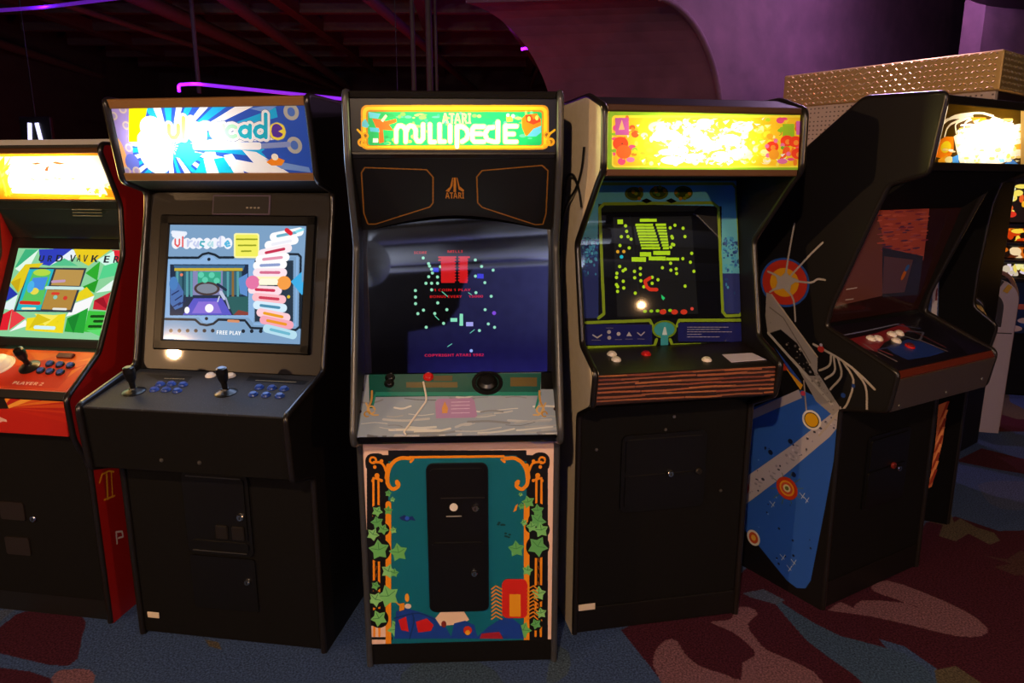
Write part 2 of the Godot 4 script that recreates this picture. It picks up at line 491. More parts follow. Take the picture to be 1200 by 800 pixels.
	c.p("8cd07c", [31,296,32,311,42,321,30,328,23,341,14,330,1,328,8,315,6,300,19,303])
	c.s("3c8444", 2.0, [21,317,28,302])
	c.s("3c8444", 2.0, [21,317,36,320])
	c.s("3c8444", 2.0, [21,317,10,305])
	c.p("62b060", [78,163,81,171,87,175,81,180,80,189,73,184,66,185,68,177,65,170,72,169])
	c.s("3c8444", 2.0, [75,176,77,167])
	c.s("3c8444", 2.0, [75,176,84,176])
	c.s("3c8444", 2.0, [75,176,68,172])
	c.p("8cd07c", [89,187,92,193,97,195,93,200,92,206,87,203,81,204,82,198,80,193,85,192])
	c.s("3c8444", 2.0, [88,197,89,190])
	c.s("3c8444", 2.0, [88,197,94,196])
	c.s("3c8444", 2.0, [88,197,82,194])
	c.p("6cba64", [35,334,48,352,70,356,58,377,61,400,39,395,20,405,19,381,4,364,24,355])
	c.s("3c8444", 2.0, [38,372,36,346])
	c.s("3c8444", 2.0, [38,372,60,361])
	c.s("3c8444", 2.0, [38,372,14,367])
	c.p("6cba64", [96,348,109,364,129,367,119,386,123,407,103,403,86,414,84,392,69,377,87,368])
	c.s("3c8444", 2.0, [101,383,97,359])
	c.s("3c8444", 2.0, [101,383,120,371])
	c.s("3c8444", 2.0, [101,383,79,379])
	c.p("8cd07c", [74,422,77,439,91,449,77,459,72,476,60,465,44,465,50,449,45,432,61,433])
	c.s("3c8444", 2.0, [65,449,71,430])
	c.s("3c8444", 2.0, [65,449,83,449])
	c.s("3c8444", 2.0, [65,449,51,437])
	c.p("6cba64", [87,438,91,448,100,453,93,460,91,471,83,466,73,468,75,457,70,447,80,446])
	c.s("3c8444", 2.0, [84,456,86,443])
	c.s("3c8444", 2.0, [84,456,95,454])
	c.s("3c8444", 2.0, [84,456,74,450])
	c.p("7cc870", [51,498,70,515,94,514,85,539,92,565,68,563,49,580,43,553,23,538,44,523])
	c.s("3c8444", 2.1, [62,539,54,510])
	c.s("3c8444", 2.1, [62,539,84,521])
	c.s("3c8444", 2.1, [62,539,35,538])
	c.p("8cd07c", [32,525,33,543,45,555,30,562,22,579,12,565,-4,562,5,547,2,529,18,533])
	c.s("3c8444", 2.1, [19,550,28,532])
	c.s("3c8444", 2.1, [19,550,37,554])
	c.s("3c8444", 2.1, [19,550,7,535])
	c.p("7cc870", [16,590,31,601,49,597,45,617,53,635,35,637,22,652,15,633,-1,624,13,610])
	c.s("3c8444", 2.1, [28,620,20,599])
	c.s("3c8444", 2.1, [28,620,43,604])
	c.s("3c8444", 2.1, [28,620,8,622])
	c.p("7cc870", [72,629,90,641,110,638,105,660,114,681,93,682,79,699,71,677,53,667,69,652])
	c.s("3c8444", 2.1, [86,663,76,639])
	c.s("3c8444", 2.1, [86,663,102,645])
	c.s("3c8444", 2.1, [86,663,63,665])
	c.p("6cba64", [28,484,30,495,37,502,28,507,25,518,18,510,8,509,12,499,10,489,20,490])
	c.s("3c8444", 2.1, [21,500,26,489])
	c.s("3c8444", 2.1, [21,500,33,501])
	c.s("3c8444", 2.1, [21,500,13,492])
	c.p("6cba64", [516,192,527,202,541,202,535,216,540,230,526,228,515,237,511,222,500,213,512,206])
	c.s("3c8444", 2.0, [522,215,518,199])
	c.s("3c8444", 2.0, [522,215,535,206])
	c.s("3c8444", 2.0, [522,215,507,214])
	c.p("62b060", [499,216,504,222,512,224,508,231,509,239,501,237,494,241,494,233,488,226,495,223])
	c.s("3c8444", 2.0, [500,229,499,220])
	c.s("3c8444", 2.0, [500,229,508,225])
	c.s("3c8444", 2.0, [500,229,492,227])
	c.p("62b060", [550,221,559,233,573,236,566,248,568,263,555,259,542,266,541,251,531,240,544,235])
	c.s("3c8444", 2.0, [553,245,551,229])
	c.s("3c8444", 2.0, [553,245,567,239])
	c.s("3c8444", 2.0, [553,245,538,242])
	c.p("62b060", [565,253,568,273,582,286,566,294,559,312,546,298,528,295,536,278,532,259,550,263])
	c.s("3c8444", 2.0, [553,281,562,262])
	c.s("3c8444", 2.0, [553,281,573,284])
	c.s("3c8444", 2.0, [553,281,539,266])
	c.p("7cc870", [530,281,538,291,550,292,545,303,548,316,536,314,526,321,524,308,515,299,525,293])
	c.s("3c8444", 2.0, [534,302,531,288])
	c.s("3c8444", 2.0, [534,302,545,295])
	c.s("3c8444", 2.0, [534,302,521,300])
	c.p("7cc870", [560,287,571,300,587,302,580,317,583,335,567,331,553,339,551,322,539,310,554,303])
	c.s("3c8444", 2.0, [565,314,562,295])
	c.s("3c8444", 2.0, [565,314,580,306])
	c.s("3c8444", 2.0, [565,314,547,311])
	c.p("7cc870", [504,273,510,278,518,277,516,286,520,293,512,294,506,300,503,291,496,287,502,282])
	c.s("3c8444", 2.0, [509,286,505,277])
	c.s("3c8444", 2.0, [509,286,515,280])
	c.s("3c8444", 2.0, [509,286,500,287])
	c.p("62b060", [481,348,493,364,511,368,501,384,503,404,486,398,469,406,468,387,456,372,473,365])
	c.s("3c8444", 2.0, [484,379,482,358])
	c.s("3c8444", 2.0, [484,379,502,371])
	c.s("3c8444", 2.0, [484,379,464,374])
	c.p("62b060", [570,338,573,363,589,380,569,389,559,411,544,392,522,388,533,367,529,344,551,349])
	c.s("3c8444", 2.0, [554,372,565,349])
	c.s("3c8444", 2.0, [554,372,578,377])
	c.s("3c8444", 2.0, [554,372,537,352])
	c.p("7cc870", [524,436,529,449,540,455,531,464,529,477,519,470,507,472,509,459,504,447,516,446])
	c.s("3c8444", 2.1, [521,457,523,443])
	c.s("3c8444", 2.1, [521,457,534,456])
	c.s("3c8444", 2.1, [521,457,509,450])
	c.p("8cd07c", [559,514,568,530,583,536,573,549,572,567,557,560,542,565,543,547,534,531,550,528])
	c.s("3c8444", 2.1, [558,543,559,523])
	c.s("3c8444", 2.1, [558,543,576,538])
	c.s("3c8444", 2.1, [558,543,541,535])
	c.p("8cd07c", [564,594,572,604,585,606,579,618,581,632,569,629,558,635,557,621,548,612,559,606])
	c.s("3c8444", 2.1, [567,616,565,601])
	c.s("3c8444", 2.1, [567,616,579,609])
	c.s("3c8444", 2.1, [567,616,554,613])
	c.p("6cba64", [518,648,522,668,537,681,521,691,515,711,501,696,482,695,490,676,484,656,503,659])
	c.s("3c8444", 2.1, [507,678,515,657])
	c.s("3c8444", 2.1, [507,678,528,680])
	c.s("3c8444", 2.1, [507,678,491,663])
	c.p("8cd07c", [494,180,498,183,503,182,502,187,505,191,500,192,496,196,494,191,490,189,493,185])
	c.s("3c8444", 2.0, [497,188,495,182])
	c.s("3c8444", 2.0, [497,188,501,183])
	c.s("3c8444", 2.0, [497,188,492,189])
	c.p("62b060", [542,636,553,644,565,643,562,656,567,669,555,669,546,678,542,665,531,658,540,650])
	c.s("3c8444", 2.1, [550,657,545,643])
	c.s("3c8444", 2.1, [550,657,561,647])
	c.s("3c8444", 2.1, [550,657,537,658])
	c.p("1a2a70", [107,260,124,251,135,260,149,255,159,273,143,269,132,275,115,269])
	c.e("2858c0", 132,263,6.8,7.4)
	c.p("e89018", [489,220,484,244,473,249,481,226])
	c.e("123838", 436,293,5.0,3.6)
	c.e("123838", 444,293,5.0,3.6)
	c.e("123838", 439,292,5.0,3.6)
	c.e("123838", 425,291,5.0,3.6)
	c.e("123838", 428,285,5.0,3.6)
	c.e("123838", 449,323,5.0,3.6)
	c.e("123838", 452,334,5.0,3.6)
	c.e("123838", 459,337,5.0,3.6)
	c.e("123838", 449,333,5.0,3.6)
	c.e("123838", 462,328,5.0,3.6)
	c.p("1a3f96", [76,698,85,596,113,584,158,598,203,618,242,645,269,703])
	c.p("c81c1c", [92,628,118,616,125,673,100,666])
	c.p("c81c1c", [149,636,186,624,208,650,199,672,156,677])
	c.s("12306e", 4.5, [127,699,133,677,139,654,143,636,143,623,141,613,138,604])
	c.s("12306e", 4.5, [78,621,106,614,133,607,158,604,178,610,196,621,214,631])
	c.p("e8c8a8", [214,625,231,603,265,598,308,599,327,634,299,650,230,654])
	c.e("7a2418", 242,648,8.5,12.8)
	c.p("1a3f96", [264,703,276,646,313,637,344,654,355,706])
	c.e("c83018", 321,673,14.3,16.1)
	c.e("e8a020", 321,682,8.6,9.6)
	c.p("1a3f96", [344,706,390,662,436,631,470,632,499,659,510,711])
	c.p("a02030", [367,687,427,682,441,709,361,706])
	c.p("d02418", [501,488,509,490,515,495,519,502,521,510,521,611,520,620,516,627,509,632,501,633,456,632,448,630,442,625,437,617,436,609,436,508,438,500,442,493,448,488,456,487])
	c.p("e89a18", [461,543,498,544,499,627,461,626])
	c.s("e08a18", 4.8, [436,524,416,511,402,523])
	c.s("e08a18", 4.8, [521,526,541,514,555,527])
	c.s("e08a18", 4.8, [436,537,416,524,402,537])
	c.s("e08a18", 4.8, [521,540,541,528,555,541])
	c.s("e08a18", 4.8, [436,551,416,538,402,550])
	c.s("e08a18", 4.8, [521,554,541,542,555,555])
	c.s("e08a18", 4.8, [436,565,416,552,402,564])
	c.s("e08a18", 4.8, [521,568,541,555,555,568])
	c.s("e08a18", 4.8, [436,579,416,566,402,578])
	c.s("e08a18", 4.8, [521,581,541,569,556,582])
	c.s("e08a18", 4.8, [436,593,416,580,402,592])
	c.s("e08a18", 4.8, [521,595,541,583,556,596])
	c.s("e08a18", 4.8, [436,607,416,594,402,606])
	c.s("e08a18", 4.8, [521,609,541,597,556,610])
	c.s("e08a18", 4.8, [436,621,416,608,402,620])
	c.s("e08a18", 4.8, [521,623,541,611,556,624])
	c.s("e08a18", 4.8, [436,635,416,622,401,634])
	c.s("e08a18", 4.9, [522,638,542,625,556,639])
	c.p("e08a18", [81,558,97,568,114,565,113,590,96,596,97,577])
	c.e("e89a20", 123,547,7.3,15.6)
	c.e("e0c8b0", 125,578,11.2,9.4)
	return c.tex()

func art_m2_marquee() -> ImageTexture:
	var c := Canvas.new(664, 213, 1.8, "2c58c4")
	c.p("18b4ee", [184,124,721,139,711,181])
	c.p("ffffff", [184,124,675,215,643,272])
	c.p("18b4ee", [184,124,608,278,572,319])
	c.p("ffffff", [184,124,523,337,475,374])
	c.p("18b4ee", [184,124,403,351,360,374])
	c.p("ffffff", [184,124,381,428,310,455])
	c.p("18b4ee", [184,124,241,384,196,392])
	c.p("ffffff", [184,124,163,430,97,432])
	c.p("18b4ee", [184,124,37,533,-34,525])
	c.p("ffffff", [184,124,38,354,-7,341])
	c.p("18b4ee", [184,124,-119,409,-168,381])
	c.p("ffffff", [184,124,-113,317,-138,293])
	c.p("18b4ee", [184,124,-299,349,-323,310])
	c.p("ffffff", [184,124,-412,295,-423,237])
	c.p("18b4ee", [184,124,-422,201,-413,139])
	c.p("ffffff", [184,124,-233,112,-215,70])
	c.p("18b4ee", [184,124,-320,41,-282,-10])
	c.p("ffffff", [184,124,-228,-31,-179,-73])
	c.p("18b4ee", [184,124,-82,-27,-43,-54])
	c.p("ffffff", [184,124,11,-48,43,-63])
	c.p("18b4ee", [184,124,55,-120,112,-135])
	c.p("ffffff", [184,124,89,-209,163,-220])
	c.p("18b4ee", [184,124,198,-234,272,-234])
	c.p("ffffff", [184,124,269,-102,306,-97])
	c.p("18b4ee", [184,124,388,-199,441,-183])
	c.p("ffffff", [184,124,500,-175,542,-152])
	c.p("18b4ee", [184,124,450,-63,480,-40])
	c.p("ffffff", [184,124,620,-89,647,-57])
	c.p("18b4ee", [184,124,596,-1,608,28])
	c.p("ffffff", [184,124,639,57,642,100])
	c.p("30b8f0", [217,113,283,114,266,141,295,146,237,190,219,162,189,157])
	c.p("9a86c4", [-11,-17,74,-16,27,229,-75,229])
	c.e("f0a868", -10,172,28.3,83.6)
	c.e("6470c8", 34,173,25.0,27.8)
	c.e("c8b8a8", 3,25,13.8,13.3)
	c.e("a090b8", 3,25,8.0,8.0)
	c.e("c8b8a8", 41,5,13.7,13.1)
	c.e("a090b8", 41,5,7.9,7.9)
	c.e("c8b8a8", 41,55,13.8,13.4)
	c.e("a090b8", 41,55,8.0,8.0)
	c.e("c8b8a8", 33,126,14.0,13.7)
	c.e("a090b8", 33,126,8.1,8.2)
	c.e("c8b8a8", 8,201,14.2,14.0)
	c.e("a090b8", 8,201,8.2,8.4)
	c.e("c8b8a8", 43,201,14.1,14.0)
	c.e("a090b8", 43,201,8.2,8.4)
	c.p("fff000", [67,-13,97,-13,69,107,38,107])
	c.p("fff000", [94,-13,137,-15,100,64,69,91])
	c.e("ffffff", 127,135,61.4,76.4)
	c.e("ffffff", 131,64,42.5,37.3)
	c.p("ffffff", [274,218,302,141,338,141,353,218])
	c.p("ffffff", [366,152,396,147,432,215,396,218])
	c.p("ffffff", [434,136,480,142,600,215,497,215])
	c.p("18c8e8", [244,218,293,157,296,218])
	c.p("18c8e8", [328,163,365,158,396,218,341,218])
	c.p("2c58c4", [568,-5,686,-6,661,218,600,218,528,175,498,142,575,95])
	c.p("7aa0e0", [480,9,590,-5,535,22])
	c.p("7aa0e0", [506,164,653,191,657,207,559,196])
	c.e("b8b8b0", 618,21,25.4,25.2)
	c.e("5078cc", 618,21,12.7,13.7)
	c.e("b8b8b0", 614,122,25.9,26.0)
	c.e("5078cc", 614,122,12.9,14.2)
	c.s("8c9cd0", 16.7, [501,124,594,119])
	c.p("ff9020", [510,174,542,156,575,169,561,185,526,185])
	c.e("fff8e0", 542,158,11.7,10.7)
	c.e("ffffff", 518,196,14.7,8.1)
	c.s("8a96b0", 32.5, [193,57,188,81,194,94,209,95,221,81,226,57])
	c.s("8a96b0", 32.2, [249,34,236,95])
	c.s("8a96b0", 32.1, [275,40,265,87,272,95,282,93])
	c.s("8a96b0", 32.3, [261,60,291,61])
	c.s("8a96b0", 32.5, [302,95,309,61,318,58,330,59])
	c.s("8a96b0", 32.0, [373,64,365,62,356,64,348,69,344,77,345,85,350,91,359,93,368,91,376,96])
	c.s("8a96b0", 31.9, [383,59,376,96])
	c.s("8a96b0", 31.8, [424,65,415,61,404,62,395,69,390,78,391,87,398,93,408,95,419,91])
	c.s("8a96b0", 31.8, [470,78,467,67,456,63,443,67,435,78,439,89,450,94,463,90,470,78])
	c.s("8a96b0", 31.6, [474,60,467,97])
	c.s("8a96b0", 31.6, [524,79,521,67,508,62,494,67,486,79,490,91,502,96,517,91,524,79])
	c.s("8a96b0", 31.2, [532,27,521,97])
	c.s("8a96b0", 31.5, [577,80,575,70,565,66,554,70,549,79,551,89,561,92,572,89,577,80])
	c.s("8a96b0", 31.6, [554,85,574,80])
	c.s("ffffff", 28.3, [193,57,188,81,194,94,209,95,221,81,226,57])
	c.s("ffffff", 28.0, [249,34,236,95])
	c.s("ffffff", 27.9, [275,40,265,87,272,95,282,93])
	c.s("ffffff", 28.1, [261,60,291,61])
	c.s("ffffff", 28.2, [302,95,309,61,318,58,330,59])
	c.s("ffffff", 27.8, [373,64,365,62,356,64,348,69,344,77,345,85,350,91,359,93,368,91,376,96])
	c.s("ffffff", 27.8, [383,59,376,96])
	c.s("ffffff", 27.7, [424,65,415,61,404,62,395,69,390,78,391,87,398,93,408,95,419,91])
	c.s("ffffff", 27.6, [470,78,467,67,456,63,443,67,435,78,439,89,450,94,463,90,470,78])
	c.s("ffffff", 27.5, [474,60,467,97])
	c.s("ffffff", 27.5, [524,79,521,67,508,62,494,67,486,79,490,91,502,96,517,91,524,79])
	c.s("ffe84a", 27.3, [577,80,575,70,565,66,554,70,549,79,551,89,561,92,572,89,577,80])
	c.s("ffe84a", 27.4, [554,85,574,80])
	c.s("ffffff", 27.5, [474,60,467,97])
	c.s("ffffff", 27.5, [524,79,521,67,508,62,494,67,486,79,490,91,502,96,517,91,524,79])
	c.s("ffffff", 27.1, [532,27,521,97])
	c.s("ffe24a", 13.0, [193,57,188,81,194,94,209,95,221,81,226,57])
	c.s("ffd860", 12.9, [249,34,236,95])
	c.s("fffbe0", 12.8, [275,40,265,87,272,95,282,93])
	c.s("fffce8", 12.9, [261,60,291,61])
	c.s("fff4e8", 13.0, [302,95,309,61,318,58,330,59])
	c.s("c8f0c8", 12.8, [373,64,365,62,356,64,348,69,344,77,345,85,350,91,359,93,368,91,376,96])
	c.s("c8f0c8", 12.8, [383,59,376,96])
	c.s("b8ecc8", 12.7, [424,65,415,61,404,62,395,69,390,78,391,87,398,93,408,95,419,91])
	c.s("22c4dc", 12.7, [470,78,467,67,456,63,443,67,435,78,439,89,450,94,463,90,470,78])
	c.s("22c4dc", 12.7, [474,60,467,97])
	c.s("18b8d8", 12.6, [524,79,521,67,508,62,494,67,486,79,490,91,502,96,517,91,524,79])
	c.s("18b8d8", 12.5, [532,27,521,97])
	c.s("5a36a8", 12.6, [577,80,575,70,565,66,554,70,549,79,551,89,561,92,572,89,577,80])
	c.s("5a36a8", 12.6, [554,85,574,80])
	c.e("5a36a8", 563,77,18.7,20.8)
	c.p("ffe84a", [566,79,590,69,587,90])
	c.p("ffffff", [494,112,497,112,500,114,501,117,501,120,500,128,499,131,497,133,493,135,490,135,270,134,267,133,264,132,263,129,263,126,264,118,266,115,268,112,272,110,275,110])
	return c.tex()

func art_m2_screen() -> ImageTexture:
	var c := Canvas.new(504, 403, 1.8, "7ea2c6")
	c.s("e8f0ff", 14.2, [13,28,61,31])
	c.e("f0f4ff", 36,37,26.2,12.1)
	c.e("f4f6ff", 28,66,16.4,19.6)
	c.e("f4f6ff", 43,59,16.3,19.6)
	c.e("f4f6ff", 69,66,16.3,19.6)
	c.e("f4f6ff", 94,65,16.2,19.6)
	c.e("f4f6ff", 116,65,16.2,19.5)
	c.e("f4f6ff", 145,65,16.1,19.5)
	c.e("f4f6ff", 173,64,16.1,19.5)
	c.e("f4f6ff", 200,57,16.0,19.4)
	c.e("f4f6ff", 224,64,16.0,19.4)
	c.s("e86060", 6.3, [24,52,25,69,35,77,41,69,40,52])
	c.s("e86060", 6.3, [52,43,54,77])
	c.s("c8d0f0", 6.3, [72,54,73,76,78,60,88,57])
	c.s("c8d0f0", 6.3, [100,60,95,68,105,76,112,59,113,76])
	c.s("48b0c0", 6.2, [135,59,122,59,120,70,133,75])
	c.s("b8e0e8", 6.2, [157,59,148,68,158,75,166,59,167,75])
	c.s("c8d0f0", 6.2, [194,41,196,75,184,70,185,60,195,59])
	c.s("58b8e0", 6.2, [213,67,229,64,222,55,213,64,220,74,231,71])
	c.p("fff8a8", [328,27,331,27,334,29,337,32,338,35,342,104,341,107,339,110,336,112,333,113,258,114,254,113,251,112,249,109,248,105,244,37,244,33,246,30,249,28,253,27])
	c.p("f4f060", [326,32,329,33,331,34,332,36,333,38,337,101,336,103,335,105,333,107,331,107,261,108,258,108,256,107,254,105,254,102,250,39,250,37,252,35,253,34,256,33])
	c.s("98a020", 5.5, [255,49,330,48])
	c.s("98a020", 5.5, [263,70,327,69])
	c.s("98a020", 5.5, [276,90,310,89])
	c.s("182430", 8.2, [-0,117,116,115,131,103,153,98,178,104,194,113,247,112])
	c.s("182430", 7.9, [350,99,483,97,493,106,503,343,489,355,326,353,307,332])
	c.s("182430", 8.1, [5,332,118,331,138,346,163,349,187,343,205,328,303,328])
	c.p("8cb4e0", [3,124,123,122,141,108,169,108,186,121,327,119,335,343,491,343,484,106,351,108,351,105,477,105,485,332,334,336,315,318,198,321,184,339,150,340,130,323,4,324])
	c.p("8cb4e0", [-6,124,324,119,336,317,7,326])
	c.p("20304a", [10,140,304,135,314,310,21,319])
	c.p("283848", [326,121,467,119,478,327,339,331])
	c.p("3c6890", [24,143,292,138,287,155,31,160])
	c.p("c8b038", [28,153,283,148,284,158,28,163])
	c.p("386878", [32,165,281,160,286,241,37,247])
	c.p("58a0a8", [35,164,44,164,49,253,41,253])
	c.p("204858", [57,164,66,164,71,252,63,252])
	c.p("58a0a8", [73,164,81,164,87,252,78,252])
	c.p("58a0a8", [88,163,97,163,103,251,94,252])
	c.p("58a0a8", [225,161,234,161,239,248,231,248])
	c.p("8c6a38", [244,160,252,160,258,248,249,248])
	c.p("58a0a8", [262,160,271,160,276,247,268,247])
	c.p("8888b8", [98,162,210,159,215,243,103,246])
	c.p("38a888", [117,164,204,162,206,203,119,205])
	c.e("4a3c3c", 155,222,48.2,23.8)
	c.e("808898", 155,222,38.6,16.7)
	c.e("60d0b0", 130,175,11.3,10.5)
	c.e("60d0b0", 146,192,11.3,10.4)
	c.e("60d0b0", 170,175,11.2,10.4)
	c.e("60d0b0", 190,194,11.2,10.4)
	c.p("5a58c8", [70,316,107,257,213,254,253,311])
	c.p("8a70d8", [104,309,126,268,195,266,216,306])
	c.p("2c6060", [225,248,310,246,314,309,259,311])
	c.p("8a4038", [259,311,277,293,314,300,314,310])
	c.p("4a70b0", [14,184,40,195,68,235,68,287,40,299,20,277])
	c.p("6090d0", [270,184,303,166,307,246,279,236])
	c.e("4a80c0", 28,207,16.3,24.0)
	c.s("203060", 4.4, [24,247,49,232])
	c.s("203060", 4.4, [38,265,62,249])
	c.s("203060", 4.4, [52,282,76,267])
	c.s("203060", 4.4, [33,288,58,273])
	c.s("c0c8e0", 12.3, [208,234,222,254])
	c.s("203048", 9.3, [194,206,226,225])
	c.s("a0a8c8", 6.1, [228,254,242,288])
	c.s("c8d0e8", 4.9, [203,249,198,266])
	c.e("fff8ff", 168,290,16.0,14.9)
	c.e("ffffff", 85,299,9.7,11.9)
	c.e("f08060", 56,176,5.9,5.4)
	c.e("182430", 29,372,7.2,6.6)
	c.e("182430", 61,371,7.1,6.6)
	c.e("182430", 92,370,7.1,6.5)
	c.e("182430", 123,369,7.1,6.5)
	c.e("182430", 155,368,7.1,6.5)
	c.e("182430", 186,367,7.0,6.5)
	c.e("182430", 299,365,6.9,6.5)
	c.e("182430", 330,364,6.9,6.5)
	c.e("182430", 363,363,6.9,6.4)
	c.e("182430", 156,120,6.4,6.0)
	c.e("182430", 160,326,6.4,5.9)
	c.t("ffffff", "FREE PLAY", 201, 379, 90, 13.3)
	c.s("d89068", 9.2, [242,331,279,332])
	c.s("ffffff", 29.2, [391,39,484,20])
	c.s("70b0c8", 9.7, [405,36,470,23])
	c.s("ffffff", 29.3, [374,68,467,49])
	c.s("f0f0f8", 9.7, [388,65,453,52])
	c.s("fff0f4", 29.3, [352,97,445,77])
	c.s("c83050", 9.8, [366,94,431,80])
	c.s("ffffff", 29.3, [344,118,438,108])
	c.s("e898b0", 9.8, [358,117,424,109])
	c.s("ffffff", 29.3, [336,139,430,133])
	c.s("90a0d0", 9.8, [350,138,416,134])
	c.s("ffe8f0", 29.3, [337,163,432,161])
	c.s("d87090", 9.7, [351,162,418,161])
	c.s("fff8c0", 29.3, [333,191,427,189])
	c.s("b8b050", 9.7, [347,191,413,190])
	c.s("ffe0e8", 29.3, [322,221,417,223])
	c.s("d03050", 9.7, [337,221,403,223])
	c.s("ffc0c8", 29.2, [339,247,434,253])
	c.s("d04058", 9.7, [353,248,420,252])
	c.s("d8f0ff", 29.2, [344,274,439,282])
	c.s("5090b0", 9.7, [358,275,425,281])
	c.s("ffd0d8", 29.1, [358,299,453,314])
	c.s("f0a020", 9.7, [372,301,438,312])
	c.s("f8a8b8", 29.1, [371,324,466,339])
	c.s("f09828", 9.7, [385,326,452,337])
	c.s("b8e0f0", 29.0, [385,353,480,372])
	c.s("70b8d0", 9.7, [399,356,466,369])
	c.e("e878a8", 323,197,25.2,23.6)
	c.e("f8a048", 438,196,24.8,23.5)
	c.s("fffbe0", 21.3, [356,194,405,193])
	c.p("40b0e8", [462,191,499,157,506,238])
	c.e("e0c030", 457,243,6.2,5.8)
	c.s("e02838", 15.2, [437,15,452,26])
	c.s("90e0f0", 9.1, [473,20,496,12])
	return c.tex()

func art_m2_cp() -> ImageTexture:
	var c := Canvas.new(710, 294, 1.3, "2c2d30")
	c.speckle(5, 9000, ["383a3e","222326","4a4a4c","3c3e44","1a1b1d"], 1.5)
	c.p("0e0e10", [65,43,246,46,252,87,141,84])
	c.p("0e0e10", [441,20,661,39,658,72,447,60])
	c.s("8a846c", 5.2, [157,70,162,70])
	c.s("8a846c", 5.2, [166,70,171,70])
	c.s("8a846c", 5.2, [176,70,180,69])
	c.s("8a846c", 5.2, [185,69,190,69])
	c.s("8a846c", 5.2, [194,69,199,69])
	c.s("8a846c", 5.2, [203,69,208,68])
	c.s("8a846c", 5.2, [213,69,217,68])
	c.s("8a846c", 5.2, [222,68,227,68])
	c.s("8a846c", 5.1, [480,53,485,52])
	c.s("8a846c", 5.1, [489,53,494,52])
	c.s("8a846c", 5.1, [498,53,503,52])
	c.s("8a846c", 5.1, [507,53,512,52])
	c.s("8a846c", 5.1, [517,53,521,52])
	c.s("8a846c", 5.1, [526,53,530,52])
	c.s("8a846c", 5.1, [535,53,539,52])
	c.s("8a846c", 5.1, [544,53,549,52])
	c.s("8a846c", 5.1, [553,53,558,52])
	c.s("8a846c", 5.1, [562,53,567,52])
	c.s("8a846c", 5.1, [571,53,576,52])
	c.s("8a846c", 5.1, [580,53,585,52])
	c.s("8a846c", 5.1, [589,53,594,52])
	c.s("8a846c", 5.1, [598,53,603,52])
	c.s("8a846c", 5.1, [607,53,612,52])
	c.s("8a846c", 5.1, [616,53,621,52])
	return c.tex()

func art_m1_marquee() -> ImageTexture:
	var c := Canvas.new(504, 181, 1.6, "fff4dc")
	c.p("ffa020", [-29,-13,514,-10,510,9,-43,12])
	c.p("ff8c18", [-118,148,537,159,522,196,-147,200])
	c.p("fff040", [84,15,82,154,-8,156])
	c.p("ffd820", [64,46,79,69,-11,163])
	c.p("ffd820", [78,125,84,121,17,160])
	c.p("ffd820", [78,12,80,93,71,126])
	c.p("ff9018", [50,98,35,110,47,81])
	c.p("ff9018", [98,60,65,135,72,92])
	c.p("ffb020", [66,165,98,69,34,144])
	c.p("ffb020", [108,18,67,139,4,129])
	c.p("ffd820", [121,8,75,38,77,92])
	c.p("fff040", [94,50,149,8,26,138])
	c.p("ffb020", [79,104,53,163,39,163])
	c.p("ff9018", [135,33,109,60,19,101])
	c.p("ff9018", [120,58,54,140,48,122])
	c.p("ff9018", [13,169,95,130,10,125])
	c.p("fff040", [80,24,65,129,47,170])
	c.p("ff9018", [88,80,28,128,20,110])
	c.p("ffc020", [394,131,419,129,396,144])
	c.p("ffc020", [420,142,439,144,425,156])
	c.p("ffe020", [441,154,466,154,451,171])
	c.p("ffffff", [477,164,493,168,493,175])
	c.p("ffffff", [432,155,453,150,438,170])
	c.p("ffc020", [468,132,483,128,474,144])
	c.p("fff6a0", [472,172,490,172,485,185])
	c.p("ffc020", [416,170,427,172,430,181])
	c.p("ffc020", [486,124,521,111,491,140])
	c.p("ffe020", [506,170,515,179,518,191])
	c.p("ffe020", [427,136,453,129,436,156])
	c.p("ffe020", [521,116,552,109,525,130])
	c.p("fff6a0", [474,116,499,109,475,133])
	c.p("ffe020", [471,133,503,130,477,151])
	c.p("ffffff", [452,172,476,165,458,186])
	c.p("ffc020", [474,135,490,137,482,157])
	c.p("fff6a0", [439,142,449,147,445,159])
	c.p("ffc020", [511,114,533,114,522,136])
	c.p("ffffff", [446,136,467,136,450,157])
	c.p("ffc020", [498,161,530,153,513,173])
	c.p("ffc020", [402,139,410,148,404,154])
	c.p("ffc020", [425,158,437,156,433,170])
	c.p("fff6a0", [439,130,464,119,451,148])
	c.p("ffc020", [449,154,461,156,453,175])
	c.p("ff8a10", [471,126,538,156,522,196,474,169])
	c.p("ffc030", [361,163,499,166,510,183,335,183])
	c.p("6a4018", [208,39,243,33,257,39,231,42])
	c.p("8a4a18", [300,36,317,30,357,39,328,42])
	c.p("5a3010", [268,52,285,45,268,68,255,65])
	c.s("8a5a28", 4.0, [174,96,180,96])
	c.s("8a5a28", 6.8, [188,96,196,98])
	c.s("8a5a28", 4.3, [201,98,210,96])
	c.s("8a5a28", 3.9, [217,93,221,96])
	c.s("8a5a28", 4.4, [230,97,235,96])
	c.s("8a5a28", 7.1, [244,97,257,97])
	c.s("8a5a28", 6.9, [284,93,292,94])
	c.s("8a5a28", 5.2, [296,97,309,94])
	c.s("8a5a28", 4.1, [312,93,321,97])
	c.s("8a5a28", 3.7, [326,94,329,98])
	c.s("8a5a28", 3.7, [339,96,352,94])
	c.s("8a5a28", 6.1, [353,95,363,95])
	return c.tex()

